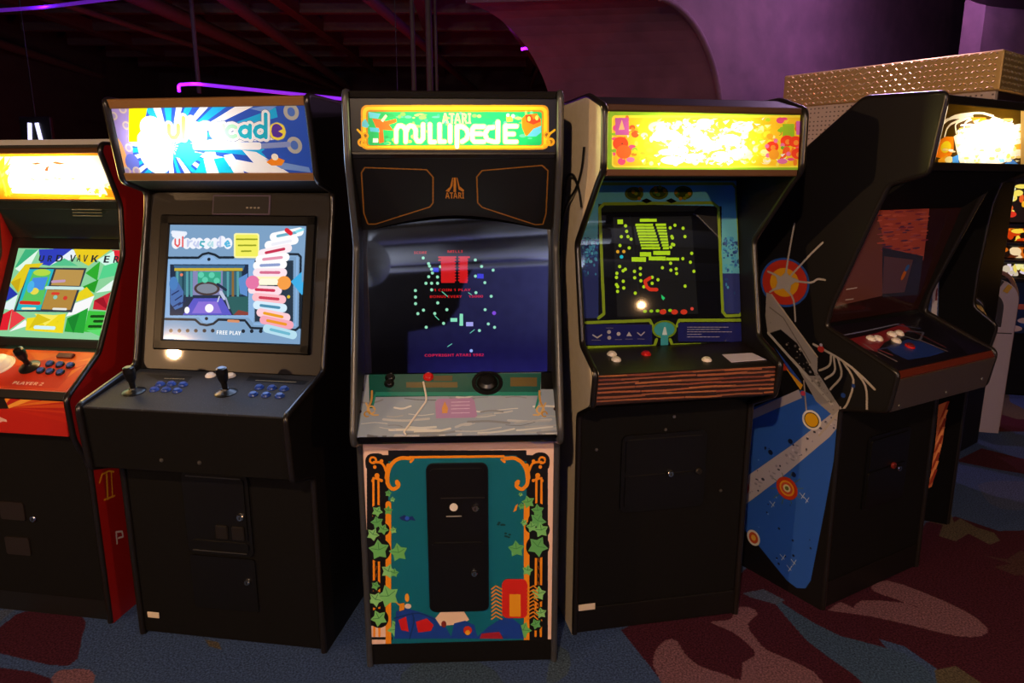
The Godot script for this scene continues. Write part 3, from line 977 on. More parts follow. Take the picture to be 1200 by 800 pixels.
func art_m1_screen() -> ImageTexture:
	var c := Canvas.new(435, 345, 1.8, "90d8a0")
	c.p("40b880", [33,5,91,4,50,71,6,78])
	c.p("e8fff0", [91,4,8,84,58,107])
	c.p("3040c0", [91,4,237,-1,152,69,112,64])
	c.p("f0f8ff", [231,2,279,19,201,62,152,69])
	c.p("f0d020", [237,-1,399,-3,315,66,266,43])
	c.p("58c890", [152,69,208,38,271,67])
	c.p("e82838", [400,2,434,2,443,58,415,41])
	c.p("d8fff0", [347,42,407,5,445,98])
	c.p("30b030", [309,95,360,47,364,123])
	c.p("58d890", [377,65,441,46,445,98,369,118])
	c.p("28a028", [308,148,369,118,362,170])
	c.p("e8d020", [2,138,48,65,123,58,84,106,44,178])
	c.p("d0b018", [2,138,42,119,44,178])
	c.p("2838b0", [-2,150,45,184,-21,227])
	c.p("e8f8f8", [-24,238,45,184,42,248])
	c.p("e82030", [-15,273,35,242,36,323,-2,325])
	c.p("f04048", [35,242,100,275,42,323])
	c.p("ffffff", [101,281,119,303,44,329])
	c.p("f8e020", [106,275,263,253,268,327,111,321])
	c.p("fff060", [133,257,234,260,188,301])
	c.p("e0c818", [146,257,207,278,122,315])
	c.p("f0d820", [290,177,326,148,365,181,296,206])
	c.p("ffffff", [266,264,291,212,365,181,353,239])
	c.p("28a838", [273,321,273,270,350,228,353,324])
	c.p("40c840", [353,239,432,240,432,321,352,319])
	c.p("d02838", [368,199,445,156,438,237,370,233])
	c.p("a01828", [368,199,403,186,438,237])
	c.p("f0fff8", [368,170,447,104,451,156])
	c.p("1c8830", [273,270,319,251,311,326])
	c.p("60e070", [360,313,428,305,429,336])
	c.p("38404a", [70,77,310,75,287,247,43,251])
	c.p("28bccc", [69,84,174,82,155,242,54,245])
	c.p("5cc860", [87,94,163,90,156,222,67,218])
	c.e("b8e048", 126,96,36.2,13.5)
	c.p("c09850", [183,83,300,83,295,145,176,145])
	c.p("b88c40", [164,163,289,160,279,238,157,239])
	c.s("d0f0e8", 12.1, [159,155,309,154])
	c.p("4890e8", [93,118,156,113,149,164,86,165])
	c.e("f0e050", 112,170,18.0,13.3)
	c.e("50b8f0", 92,153,14.5,23.4)
	c.s("e03020", 13.8, [66,215,142,216])
	c.s("fff0b0", 8.3, [78,238,131,237])
	c.s("f0f0e8", 8.2, [207,236,260,236])
	c.s("e04030", 10.3, [190,177,215,177])
	c.s("c8a0c0", 10.4, [179,131,228,127])
	c.e("d84030", 247,193,8.9,8.2)
	c.e("90d0c0", 205,191,8.5,7.9)
	c.t("202830", "U", 100, 52, 22, 23.8)
	c.t("202830", "R", 138, 52, 19, 23.8)
	c.t("202830", "D", 173, 52, 28, 27.1)
	c.t("202830", "V", 230, 51, 25, 27.0)
	c.t("202830", "A", 261, 50, 16, 27.0)
	c.t("202830", "V", 286, 50, 19, 26.9)
	c.t("202830", "K", 321, 51, 28, 26.9)
	c.t("202830", "E", 374, 52, 22, 26.8)
	c.t("202830", "R", 414, 52, 22, 26.7)
	c.s("184818", 10.1, [370,260,430,258])
	c.s("184818", 10.0, [386,278,419,277])
	c.s("184818", 10.0, [369,298,429,296])
	c.s("d8f8ff", 13.6, [149,308,227,309])
	return c.tex()

func art_m1_cp() -> ImageTexture:
	var c := Canvas.new(504, 204, 1.5, "b83a1c")
	c.p("c8581c", [-165,-4,512,8,496,57,425,108,81,66])
	c.p("a82814", [181,115,315,52,466,83,462,189,62,192])
	c.p("d8702c", [134,5,154,8,187,123,152,125])
	c.p("cc6a20", [228,16,363,17,291,61])
	c.p("d87830", [446,52,506,17,509,41])
	c.p("c86820", [454,99,484,74,461,137])
	c.t("d8b8a8", "PLAYER 2", 277, 180, 117, 14.7)
	return c.tex()

func art_m1_band() -> ImageTexture:
	var c := Canvas.new(504, 123, 1.5, "b81c10")
	c.p("d85818", [264,33,502,-41,516,-21])
	c.p("e07020", [264,33,499,-15,514,-0])
	c.p("d04818", [264,33,496,8,512,21])
	c.p("c83414", [264,33,494,32,510,41])
	c.p("c02410", [264,33,491,53,506,73])
	c.p("e88c28", [201,-22,323,-22,278,17,193,37])
	c.p("f0a038", [276,27,398,-26,443,-23,281,37])
	c.p("d86018", [29,-61,225,-28,252,34,15,35])
	c.p("140c0a", [198,-1,274,1,287,35,193,42])
	c.p("e0b0a0", [210,89,248,66,273,75,275,83,258,81,208,102])
	return c.tex()

func art_m1_side() -> ImageTexture:
	var c := Canvas.new(880, 1730, 0.7, "8e1410")
	c.s("c8901c", 7.0, [103,1183,120,1158,156,1160,178,1172])
	c.s("c8901c", 9.0, [142,1168,132,1259])
	c.s("c8901c", 5.5, [166,1169,157,1261])
	c.s("c8901c", 7.1, [115,1254,169,1262])
	c.s("c8c4b8", 7.4, [150,1445,152,1399,182,1411,184,1434,160,1427])
	return c.tex()

func art_m4_marquee() -> ImageTexture:
	var c := Canvas.new(610, 165, 2, "ffe21c")
	c.p("8cc81e", [615,-8,620,-7,625,-4,629,-0,630,4,639,155,638,160,635,164,630,167,625,168,16,169,11,169,6,166,4,162,2,158,1,15,2,11,5,7,9,4,14,3])
	c.p("ffee40", [607,5,612,6,615,8,618,11,619,15,627,148,626,151,624,155,620,157,616,158,26,160,22,159,18,157,16,154,15,150,14,24,15,21,17,18,20,16,24,15])
	c.p("ffd21c", [605,12,608,13,611,14,613,17,614,20,621,145,620,148,619,150,616,152,613,153,28,155,25,154,23,153,21,151,20,148,19,29,20,26,21,24,24,22,27,22])
	c.e("ffd020", 155,99,12.8,8.4)
	c.e("ffe830", 121,92,8.0,5.5)
	c.e("f04c94", 72,107,4.5,7.5)
	c.e("90d020", 609,74,11.0,7.4)
	c.e("fff480", 304,62,4.5,5.2)
	c.e("ff8c1c", 576,68,7.1,10.2)
	c.e("ff7818", 45,51,7.7,6.2)
	c.e("ffb81c", 518,72,11.2,8.0)
	c.e("fffde0", 431,115,12.8,6.7)
	c.e("fff8b0", 214,95,13.3,9.1)
	c.e("ffb81c", 87,57,6.6,9.2)
	c.e("ff5a20", 590,72,14.1,10.2)
	c.e("fff8b0", 322,29,8.3,8.2)
	c.e("fff480", 439,111,6.9,9.3)
	c.e("ff8c1c", 585,114,6.2,7.4)
	c.e("ffffff", 285,84,11.7,5.4)
	c.e("ffd820", 543,48,14.1,4.1)
	c.e("ff7818", 608,104,8.3,8.2)
	c.e("fff060", 541,149,4.9,7.0)
	c.e("fff8b0", 246,36,11.5,5.7)
	c.e("90d020", 65,50,10.4,7.7)
	c.e("ff5a20", 85,66,11.5,9.9)
	c.e("fff8b0", 194,61,12.0,4.4)
	c.e("fff480", 218,72,10.7,5.0)
	c.e("ffb81c", 121,137,8.6,8.9)
	c.e("f04c94", 577,77,8.8,7.6)
	c.e("ffd820", 594,54,11.1,7.4)
	c.e("b8e020", 161,117,11.6,8.2)
	c.e("fff060", 502,19,9.0,6.3)
	c.e("fff480", 426,47,7.6,7.7)
	c.e("f04c94", 26,50,8.8,8.7)
	c.e("f04c94", 76,101,10.7,4.9)
	c.e("ff5a20", 556,135,8.5,8.8)
	c.e("f04c94", 24,80,10.1,4.5)
	c.e("b8e020", 503,20,9.1,5.8)
	c.e("fff480", 208,44,13.3,8.6)
	c.e("ff8c1c", 600,143,6.8,9.5)
	c.e("90d020", 611,38,4.8,4.2)
	c.e("90d020", 608,121,9.6,11.0)
	c.e("fff8b0", 466,106,8.8,8.5)
	c.e("ffe830", 504,60,9.0,9.4)
	c.e("fff060", 509,110,6.4,6.7)
	c.e("f04c94", 22,121,4.4,6.7)
	c.e("fffde0", 290,27,7.2,7.1)
	c.e("fff8b0", 496,115,13.1,9.8)
	c.e("ffd820", 559,62,13.3,7.5)
	c.e("90d020", 85,110,8.4,6.6)
	c.e("fff480", 275,125,10.4,4.4)
	c.e("ffffff", 241,27,8.3,3.7)
	c.e("ffffff", 349,88,11.2,10.1)
	c.e("fff480", 405,88,10.1,11.0)
	c.e("fff480", 425,87,5.4,9.8)
	c.e("ff7818", 47,106,8.5,7.0)
	c.e("fff8b0", 135,80,5.8,8.7)
	c.e("ff8c1c", 602,32,9.5,10.1)
	c.e("ffffff", 212,147,9.6,8.3)
	c.e("fff060", 485,84,11.0,5.5)
	c.e("ffe830", 130,111,10.9,6.1)
	c.e("ffe830", 477,82,8.7,8.9)
	c.e("ffd020", 169,105,5.9,5.4)
	c.e("90d020", 43,128,6.0,9.2)
	c.e("ffd820", 72,117,5.3,6.9)
	c.e("90d020", 567,95,12.0,7.4)
	c.e("fff8b0", 218,143,11.0,8.4)
	c.e("ff5a20", 569,106,11.9,9.1)
	c.e("ffe830", 133,128,11.1,3.7)
	c.e("ff5a20", 76,48,9.1,7.0)
	c.e("ff5a20", 544,58,8.2,6.8)
	c.e("fffde0", 433,144,6.0,4.7)
	c.e("b8e020", 533,83,9.3,10.3)
	c.e("fff060", 164,48,4.7,8.4)
	c.e("ff8c1c", 577,120,13.0,4.7)
	c.e("ffffff", 268,88,10.3,9.1)
	c.e("ffffff", 389,141,6.6,5.9)
	c.e("fff8b0", 485,47,6.6,10.3)
	c.e("ffd020", 106,128,5.2,4.9)
	c.e("ffe830", 160,138,7.6,9.8)
	c.e("fffde0", 378,109,4.2,6.1)
	c.e("ffffff", 203,127,4.5,9.7)
	c.e("ff5a20", 587,91,10.4,4.1)
	c.e("ff5a20", 565,113,9.0,7.0)
	c.e("fff8b0", 113,69,10.9,7.1)
	c.e("ffe830", 502,41,12.2,7.7)
	c.e("fff060", 89,92,5.3,7.0)
	c.e("ffe830", 162,132,10.6,4.6)
	c.e("fff480", 434,59,9.3,6.1)
	c.e("fffde0", 243,78,5.7,5.2)
	c.e("fff8b0", 274,144,10.8,9.0)
	c.e("90d020", 550,47,7.4,7.9)
	c.e("ffd820", 598,64,14.1,10.8)
	c.e("fff8b0", 471,50,12.6,6.1)
	c.e("fff8b0", 525,69,5.0,4.9)
	c.e("90d020", 23,67,11.4,3.6)
	c.e("ffd020", 537,91,7.3,8.4)
	c.e("fffde0", 193,100,4.1,9.2)
	c.e("ffffff", 442,31,10.6,5.4)
	c.e("ffd820", 41,128,5.3,10.6)
	c.e("ffd820", 568,44,12.4,6.8)
	c.e("f04c94", 585,134,12.4,4.3)
	c.e("90d020", 543,55,7.6,10.7)
	c.e("ff7818", 60,25,6.2,10.4)
	c.e("ffd820", 596,64,8.6,6.3)
	c.e("b8e020", 108,136,8.1,5.2)
	c.e("b8e020", 481,81,12.6,7.0)
	c.e("ffffff", 219,85,6.9,9.4)
	c.e("ffd020", 166,28,7.6,5.2)
	c.e("ffd820", 607,121,9.6,4.2)
	c.e("fff060", 477,54,10.9,5.7)
	c.e("f04c94", 30,92,5.0,5.5)
	c.e("90d020", 24,113,10.6,5.2)
	c.e("ffffff", 351,126,6.4,8.1)
	c.e("fff8b0", 189,70,9.4,5.6)
	c.e("b8e020", 122,98,11.1,7.3)
	c.e("fff480", 187,38,8.7,5.8)
	c.e("ffd820", 551,99,5.9,7.5)
	c.e("fff8b0", 173,83,7.5,3.9)
	c.e("ffd820", 578,59,5.5,8.1)
	c.e("fff8b0", 136,148,6.8,6.2)
	c.e("ffd020", 144,68,11.6,4.6)
	c.e("ffd020", 166,45,9.0,4.3)
	c.e("ffe830", 452,97,8.1,9.3)
	c.e("ffb81c", 113,119,11.5,4.1)
	c.e("ffe830", 117,76,4.7,8.1)
	c.e("f04c94", 544,21,13.1,8.9)
	c.e("ffd820", 57,143,8.6,4.2)
	c.e("fff8b0", 462,141,7.1,4.9)
	c.e("f04c94", 35,106,7.3,9.0)
	c.e("ff5a20", 603,44,10.0,9.2)
	c.e("fff060", 114,143,5.5,8.7)
	c.e("ff5a20", 613,94,10.3,6.0)
	c.e("fff8b0", 306,98,11.2,8.6)
	c.e("f04c94", 603,96,5.8,5.9)
	c.e("ffe830", 495,62,5.1,8.4)
	c.e("ffb81c", 512,67,11.0,7.6)
	c.e("ff5a20", 563,119,6.5,9.7)
	c.e("ffffff", 428,70,12.2,4.6)
	c.e("fff8b0", 310,111,13.3,5.0)
	c.e("fff8b0", 459,86,5.5,5.3)
	c.e("fffde0", 242,61,9.2,6.8)
	c.e("ff8c1c", 77,54,6.3,6.5)
	c.e("ffb81c", 516,120,4.3,5.7)
	c.e("ffe830", 513,87,8.8,10.5)
	c.e("fff8b0", 505,138,12.7,10.9)
	c.e("ff5a20", 62,57,8.2,6.6)
	c.e("ffd820", 39,38,10.3,5.3)
	c.e("ffd820", 54,108,12.3,9.6)
	c.e("ffb81c", 526,120,6.1,6.2)
	c.e("fffde0", 430,103,9.1,7.7)
	c.e("ff7818", 590,110,5.1,11.3)
	c.e("ffe830", 154,66,12.5,10.1)
	c.e("fff8b0", 291,34,4.9,8.4)
	c.e("fff8b0", 193,72,5.3,8.5)
	c.e("fff060", 178,142,11.5,3.9)
	c.e("fffde0", 238,29,7.0,8.6)
	c.e("ffb81c", 462,39,13.7,8.9)
	c.e("ff8c1c", 82,123,8.7,4.2)
	c.e("f04c94", 557,16,10.6,4.0)
	c.e("ffd820", 572,145,7.4,8.5)
	c.e("ffffff", 194,104,5.3,9.4)
	c.e("fff480", 375,109,5.5,5.7)
	c.e("ffd020", 101,33,12.9,4.9)
	c.e("ffd020", 535,59,11.9,6.0)
	c.e("ffd820", 549,70,4.8,6.1)
	c.e("f04c94", 45,143,11.9,10.1)
	c.e("ff8c1c", 53,79,4.8,6.0)
	c.e("fff8b0", 219,34,10.8,7.1)
	c.e("fffde0", 406,133,12.3,5.2)
	c.e("ffd820", 85,115,5.2,6.5)
	c.e("90d020", 586,71,13.4,3.9)
	c.e("ffe830", 137,36,12.1,6.7)
	c.e("fffbc0", 194,67,29.0,14.0)  # pale centre shapes paint the overexposed hot spot into the print
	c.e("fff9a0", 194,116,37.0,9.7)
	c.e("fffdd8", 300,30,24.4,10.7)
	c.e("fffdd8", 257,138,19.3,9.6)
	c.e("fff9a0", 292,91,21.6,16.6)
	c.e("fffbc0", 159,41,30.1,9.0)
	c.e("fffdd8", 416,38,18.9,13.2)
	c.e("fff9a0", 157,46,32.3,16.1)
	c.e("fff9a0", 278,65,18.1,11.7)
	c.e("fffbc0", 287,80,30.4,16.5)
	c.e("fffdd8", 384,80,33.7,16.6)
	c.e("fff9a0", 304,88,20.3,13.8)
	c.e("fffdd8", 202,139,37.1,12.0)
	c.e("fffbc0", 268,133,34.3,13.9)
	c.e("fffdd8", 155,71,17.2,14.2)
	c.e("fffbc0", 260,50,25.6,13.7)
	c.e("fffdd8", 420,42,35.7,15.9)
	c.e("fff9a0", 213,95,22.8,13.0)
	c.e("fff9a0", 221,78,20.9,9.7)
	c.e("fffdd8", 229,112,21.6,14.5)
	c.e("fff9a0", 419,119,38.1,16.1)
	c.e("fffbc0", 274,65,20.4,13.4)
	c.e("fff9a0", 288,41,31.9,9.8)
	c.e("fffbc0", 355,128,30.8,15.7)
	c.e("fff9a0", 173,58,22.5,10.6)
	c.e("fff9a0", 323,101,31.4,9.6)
	c.p("ffffff", [270,129,286,124,277,135])
	c.p("ffffff", [197,58,213,60,204,66])
	c.p("fffce0", [421,121,430,114,425,129])
	c.p("ffffff", [379,112,399,117,387,121])
	c.p("ffffff", [157,34,174,28,164,40])
	c.p("ffffff", [293,122,299,128,296,127])
	c.p("fff6b0", [368,51,379,52,373,60])
	c.p("ffe848", [390,72,405,69,396,77])
	c.p("ffffff", [303,44,324,49,312,48])
	c.p("ffffff", [297,49,308,50,302,53])
	c.p("ffffff", [218,80,226,81,222,86])
	c.p("fff6b0", [412,107,432,113,420,113])
	c.p("ffe848", [405,33,428,28,414,37])
	c.p("fff48a", [459,97,481,90,468,103])
	c.p("fff6b0", [198,31,208,31,202,37])
	c.p("fff6b0", [362,48,386,54,372,55])
	c.p("ffe848", [390,45,409,41,398,50])
	c.p("ffffff", [486,144,506,149,494,148])
	c.p("fff48a", [214,70,228,66,220,76])
	c.p("fff6b0", [171,85,187,90,177,91])
	c.p("fff48a", [283,130,291,128,286,137])
	c.p("ffe848", [308,125,315,118,311,131])
	c.p("ffe848", [329,88,345,81,335,91])
	c.p("fffce0", [249,92,272,91,259,99])
	c.p("ffffff", [292,123,297,117,294,129])
	c.p("ffffff", [143,125,165,121,152,129])
	c.p("ffffff", [280,84,303,80,290,92])
	c.p("ffffff", [402,73,419,75,409,79])
	c.p("fff6b0", [478,82,499,78,487,90])
	c.p("ffffff", [306,36,323,31,313,40])
	c.p("ffe848", [229,45,239,40,233,55])
	c.p("fff6b0", [276,57,291,56,283,65])
	c.p("ffe848", [486,128,508,134,495,134])
	c.p("fff6b0", [60,52,75,54,66,60])
	c.p("fff6b0", [203,99,227,101,212,103])
	c.p("fff48a", [331,97,341,101,335,105])
	c.p("fff6b0", [439,128,462,122,449,138])
	c.p("ffe848", [381,90,390,89,385,93])
	c.p("ffe848", [383,125,394,132,388,134])
	c.p("fffce0", [467,39,491,42,476,42])
	c.p("fff48a", [351,150,363,151,356,158])
	c.p("fff48a", [379,88,397,83,386,95])
	c.p("ffe848", [353,19,369,15,360,22])
	c.p("ffe848", [410,134,435,141,420,143])
	c.p("fff6b0", [210,104,234,100,220,112])
	c.p("fffce0", [400,96,424,92,410,104])
	c.p("fff6b0", [266,135,276,130,270,140])
	c.p("fff6b0", [284,91,291,93,287,101])
	c.p("fff48a", [296,87,320,91,306,91])
	c.p("fff6b0", [366,50,384,46,374,58])
	c.p("fff6b0", [252,129,262,124,256,137])
	c.p("ffffff", [438,41,460,44,447,45])
	c.p("ffe848", [407,51,418,45,411,56])
	c.p("ffffff", [60,69,68,70,63,77])
	c.p("fff48a", [377,128,400,135,386,132])
	c.p("fff6b0", [347,51,358,46,351,55])
	c.p("ffe848", [557,24,573,18,564,31])
	c.p("fff6b0", [303,133,326,132,313,142])
	c.p("fff48a", [206,22,219,29,212,27])
	c.p("fff6b0", [233,68,246,62,238,74])
	c.p("ffffff", [497,139,522,137,507,143])
	c.p("fff48a", [238,67,244,73,241,76])
	c.p("fff48a", [432,64,443,64,437,68])
	c.p("fffce0", [262,25,275,25,267,28])
	c.p("ffe848", [276,97,295,95,283,101])
	c.p("ffe848", [369,96,375,93,372,105])
	c.p("ffe848", [476,114,492,119,483,122])
	c.p("fffce0", [348,68,365,67,355,75])
	c.p("fff6b0", [339,39,345,45,342,44])
	c.p("ffffff", [380,49,401,42,389,52])
	c.p("ffffff", [335,34,342,28,338,40])
	c.p("ffffff", [552,96,558,100,555,104])
	c.p("fff6b0", [271,105,291,107,279,114])
	c.p("ffffff", [282,41,291,47,286,49])
	c.p("fff6b0", [492,35,516,33,502,44])
	c.p("ffe848", [258,78,269,72,263,87])
	c.p("fff48a", [469,120,479,125,473,124])
	c.p("fff6b0", [281,137,290,134,285,145])
	c.p("fffce0", [358,49,373,43,364,58])
	c.p("fffce0", [169,81,177,76,172,89])
	c.p("fffce0", [348,60,367,58,356,68])
	c.p("ffffff", [291,69,303,72,296,74])
	c.p("fff48a", [426,141,449,142,436,149])
	c.p("fffce0", [264,61,280,59,271,70])
	c.p("ffffff", [274,93,293,97,281,96])
	c.p("fff6b0", [398,78,422,84,407,82])
	c.p("fffce0", [220,112,234,115,226,118])
	c.p("ffe848", [327,57,348,61,336,59])
	c.p("ffffff", [256,53,264,53,259,63])
	c.p("fffce0", [264,131,282,124,271,139])
	c.p("ffffff", [321,83,336,83,327,93])
	c.p("ffffff", [284,138,304,144,292,144])
	c.p("ffffff", [364,42,377,48,369,49])
	c.p("fffce0", [180,91,188,95,183,97])
	c.p("fff6b0", [343,64,357,59,349,71])
	c.p("ffffff", [341,148,363,143,350,152])
	c.p("fffce0", [289,86,296,90,292,94])
	c.p("ffffff", [349,73,358,79,353,82])
	c.p("fff48a", [338,34,345,39,341,38])
	c.p("fff6b0", [417,137,433,139,424,146])
	c.p("ffffff", [482,18,493,12,486,21])
	c.p("fff48a", [310,143,317,136,313,150])
	c.p("fffce0", [226,132,245,127,234,138])
	c.p("fffce0", [303,131,325,132,312,139])
	c.p("ffffff", [297,122,308,127,302,130])
	c.p("fff48a", [212,127,228,126,218,130])
	c.p("fffce0", [402,95,408,87,405,103])
	c.p("fff6b0", [288,27,298,26,292,32])
	c.p("ffffff", [367,97,386,101,375,106])
	c.p("ffffff", [267,108,274,114,270,116])
	c.p("ffffff", [323,20,343,19,331,22])
	c.p("ffe848", [486,117,501,122,492,123])
	c.p("fff6b0", [350,101,364,105,356,106])
	c.p("ffffff", [217,139,232,139,223,147])
	c.p("ffffff", [134,78,156,74,143,82])
	c.p("ffffff", [265,64,271,56,268,67])
	c.p("ffffff", [268,137,274,133,271,144])
	c.p("ffffff", [308,27,332,32,318,32])
	c.p("ffffff", [109,78,118,73,112,81])
	c.p("ffe848", [260,43,278,37,268,47])
	c.p("ffe848", [44,133,59,126,50,138])
	c.p("fffce0", [222,107,230,115,226,116])
	c.p("ffe848", [152,117,161,123,156,124])
	c.p("ffffff", [245,74,255,77,250,82])
	c.p("fff48a", [291,73,312,80,299,80])
	c.p("ffffff", [199,81,215,81,206,89])
	c.p("ffffff", [549,120,566,117,556,127])
	c.p("fff6b0", [461,50,484,47,470,54])
	c.p("fff6b0", [304,139,315,141,308,142])
	c.p("ffffff", [308,52,332,57,318,57])
	c.p("ffffff", [448,23,458,27,452,30])
	c.p("ffe848", [506,53,515,52,509,58])
	c.p("fffce0", [535,133,553,138,542,142])
	c.p("ffffff", [457,31,481,33,467,37])
	c.p("ffffff", [88,41,99,39,93,47])
	c.p("fffce0", [222,132,238,125,229,136])
	c.p("ffffff", [318,145,338,141,326,150])
	c.p("ffe848", [348,59,364,52,355,69])
	c.p("ffffff", [273,90,290,89,280,93])
	c.p("fff6b0", [287,23,311,28,297,29])
	c.p("ffe848", [202,27,211,33,206,34])
	c.p("fff48a", [151,27,167,20,157,33])
	c.p("fffce0", [328,62,340,69,333,64])
	c.p("ffe848", [184,85,195,92,188,90])
	c.p("fff6b0", [323,74,345,68,332,78])
	c.p("fff6b0", [315,130,333,132,323,139])
	c.p("ffe848", [200,42,217,48,207,48])
	c.p("ffe848", [306,26,319,29,311,30])
	c.p("ffffff", [268,58,280,59,274,66])
	c.p("ffffff", [105,140,118,135,110,147])
	c.p("ffe848", [381,127,387,130,384,132])
	c.p("fffce0", [373,144,389,147,379,154])
	c.p("fff48a", [227,46,250,47,236,51])
	c.p("ffffff", [259,78,273,82,265,81])
	c.p("ffe848", [361,58,377,53,368,67])
	c.p("fff6b0", [254,109,277,112,263,114])
	c.p("ffffff", [257,134,274,137,264,142])
	c.p("ffffff", [213,109,228,105,219,116])
	c.p("fff48a", [323,131,329,126,325,134])
	c.p("fff48a", [418,38,437,32,426,41])
	c.p("ffe848", [293,136,318,130,303,142])
	c.p("ffe848", [139,55,151,52,144,64])
	c.p("fff48a", [255,146,269,143,261,149])
	c.p("fffce0", [223,63,230,67,226,66])
	c.p("ffffff", [155,148,165,145,160,155])
	c.p("fff48a", [412,38,427,33,418,45])
	c.p("fff48a", [445,106,451,108,448,110])
	c.p("ffffff", [210,73,224,77,216,76])
	c.p("ffffff", [233,81,246,74,239,86])
	c.p("fff6b0", [163,118,183,121,171,125])
	c.p("ffffff", [182,93,201,95,189,99])
	c.p("ffe848", [500,130,516,131,507,138])
	c.p("ffffff", [263,131,280,124,270,140])
	c.p("fff6b0", [403,33,417,37,409,36])
	c.p("fff48a", [233,23,255,19,243,32])
	c.p("fff6b0", [418,56,439,58,426,60])
	c.p("ffe848", [128,129,150,134,137,134])
	c.p("fffce0", [282,120,303,114,291,124])
	c.p("ffffff", [328,122,352,128,337,124])
	c.p("ffffff", [358,27,379,22,366,35])
	c.p("ffe848", [464,44,476,45,469,53])
	c.p("fff6b0", [157,59,178,52,166,69])
	c.p("fffce0", [43,123,56,118,49,130])
	c.p("fff48a", [91,62,100,64,95,67])
	c.p("ffffff", [411,106,436,113,421,109])
	c.p("fff48a", [393,72,399,74,395,79])
	c.p("ffffff", [182,31,191,37,186,38])
	c.p("fff48a", [385,66,391,60,388,72])
	c.p("fffce0", [204,47,215,45,208,54])
	c.p("fff48a", [232,89,253,84,241,96])
	c.p("ffe848", [219,117,240,123,228,123])
	c.p("ffe848", [419,51,430,50,424,59])
	c.p("fff6b0", [268,98,276,93,271,103])
	c.p("fffce0", [228,41,244,44,235,49])
	c.p("ffffff", [559,132,571,127,564,135])
	c.p("fff48a", [360,143,380,139,368,146])
	c.p("fff48a", [318,134,339,134,326,138])
	c.p("fffce0", [252,61,261,64,255,64])
	c.p("fffce0", [566,133,578,137,571,138])
	c.p("fffce0", [251,127,275,133,260,134])
	c.p("fffce0", [415,55,431,58,422,62])
	c.p("ffe848", [139,46,150,41,144,55])
	c.p("fff48a", [293,33,313,27,301,39])
	c.p("ffffff", [266,92,274,91,270,101])
	c.p("ffe848", [320,17,342,11,329,20])
	c.p("ffe848", [206,91,219,96,211,93])
	c.p("fff6b0", [260,123,270,129,264,127])
	c.p("fff48a", [387,20,406,26,395,29])
	c.p("fff48a", [155,94,177,97,164,97])
	c.p("fffce0", [305,143,316,139,310,152])
	c.p("fff48a", [43,48,65,44,52,55])
	c.p("ffffff", [192,98,206,101,198,101])
	c.p("ffffff", [376,109,389,112,382,118])
	c.p("ffe848", [102,76,112,74,106,79])
	c.p("ffe848", [216,83,224,84,219,87])
	c.p("ffffff", [390,89,413,84,399,96])
	c.p("fffce0", [376,135,385,136,380,145])
	c.p("fff48a", [310,117,320,117,314,121])
	c.p("fff6b0", [386,31,409,30,395,37])
	c.p("fff6b0", [404,37,427,32,414,43])
	c.p("fff48a", [199,41,204,35,201,48])
	c.p("ffffff", [151,37,160,34,155,40])
	c.p("ffffff", [314,146,338,152,324,150])
	c.p("ffe848", [234,46,255,39,243,49])
	c.p("ffe848", [177,38,184,43,180,46])
	c.p("ffffff", [305,90,316,87,310,96])
	c.p("ffe848", [320,142,333,143,325,145])
	c.p("fff6b0", [188,64,209,64,196,69])
	c.p("ffffff", [419,61,430,64,423,69])
	c.p("fff48a", [324,45,334,52,328,53])
	c.e("e8e060", 243,137,3.7,3.4)
	c.e("f0b890", 354,100,1.8,2.5)
	c.e("d8e878", 215,83,3.5,3.3)
	c.e("c8dc50", 467,71,2.0,2.3)
	c.e("c8dc50", 295,91,4.0,2.7)
	c.e("e8e060", 332,126,4.9,2.9)
	c.e("e8d040", 462,139,4.9,3.1)
	c.e("e8d040", 337,104,2.5,2.2)
	c.e("d8e878", 431,120,3.5,3.3)
	c.e("d8e878", 325,96,2.0,1.7)
	c.e("c8dc50", 214,77,2.8,1.9)
	c.e("e8e060", 330,90,2.3,3.1)
	c.e("d8e878", 342,80,4.6,3.3)
	c.e("c8dc50", 276,95,1.9,2.6)
	c.e("c8dc50", 375,113,2.4,2.6)
	c.e("f0b890", 314,86,3.7,2.2)
	c.e("e8d040", 220,101,3.0,3.5)
	c.e("e8d040", 279,138,4.8,1.6)
	c.e("f0b890", 345,96,4.2,2.6)
	c.e("d8e878", 309,144,2.8,1.8)
	c.e("d8e878", 177,98,2.6,2.0)
	c.e("c8dc50", 344,92,2.8,3.1)
	c.e("e8e060", 433,84,2.2,2.8)
	c.e("e8d040", 337,125,4.7,2.2)
	c.e("d8e878", 221,107,3.1,2.5)
	c.e("f0b890", 366,86,4.0,3.0)
	c.e("e8d040", 205,124,3.4,1.5)
	c.e("d8e878", 279,79,1.7,3.6)
	c.e("d8e878", 289,93,4.5,1.7)
	c.e("e8d040", 424,135,5.0,2.4)
	c.e("e8e060", 197,73,4.5,3.4)
	c.e("e8d040", 310,127,4.7,3.4)
	c.e("e8d040", 242,116,2.5,3.3)
	c.e("f0b890", 382,108,2.1,1.9)
	c.e("d8e878", 356,122,2.7,2.7)
	c.e("c8dc50", 448,77,2.4,2.9)
	c.p("cc5cc0", [24,22,65,21,66,69,25,69])
	c.p("f8c890", [35,55,44,26,53,54])
	c.p("d86cc8", [597,22,617,22,619,62,599,62])
	c.p("98cc20", [552,31,591,30,594,67,554,68])
	c.e("ff4c18", 41,93,23.3,19.1)
	c.e("ff6c1c", 51,116,23.3,19.2)
	c.e("f080c0", 72,138,13.0,7.2)
	c.e("30281c", 46,93,2.6,1.9)
	c.e("ff3c18", 569,80,21.3,16.2)
	c.e("ff9830", 572,83,8.5,7.5)
	c.e("ff3c18", 597,82,21.4,16.3)
	c.e("ff9830", 600,85,8.6,7.5)
	c.e("ff3c18", 608,117,21.5,16.4)
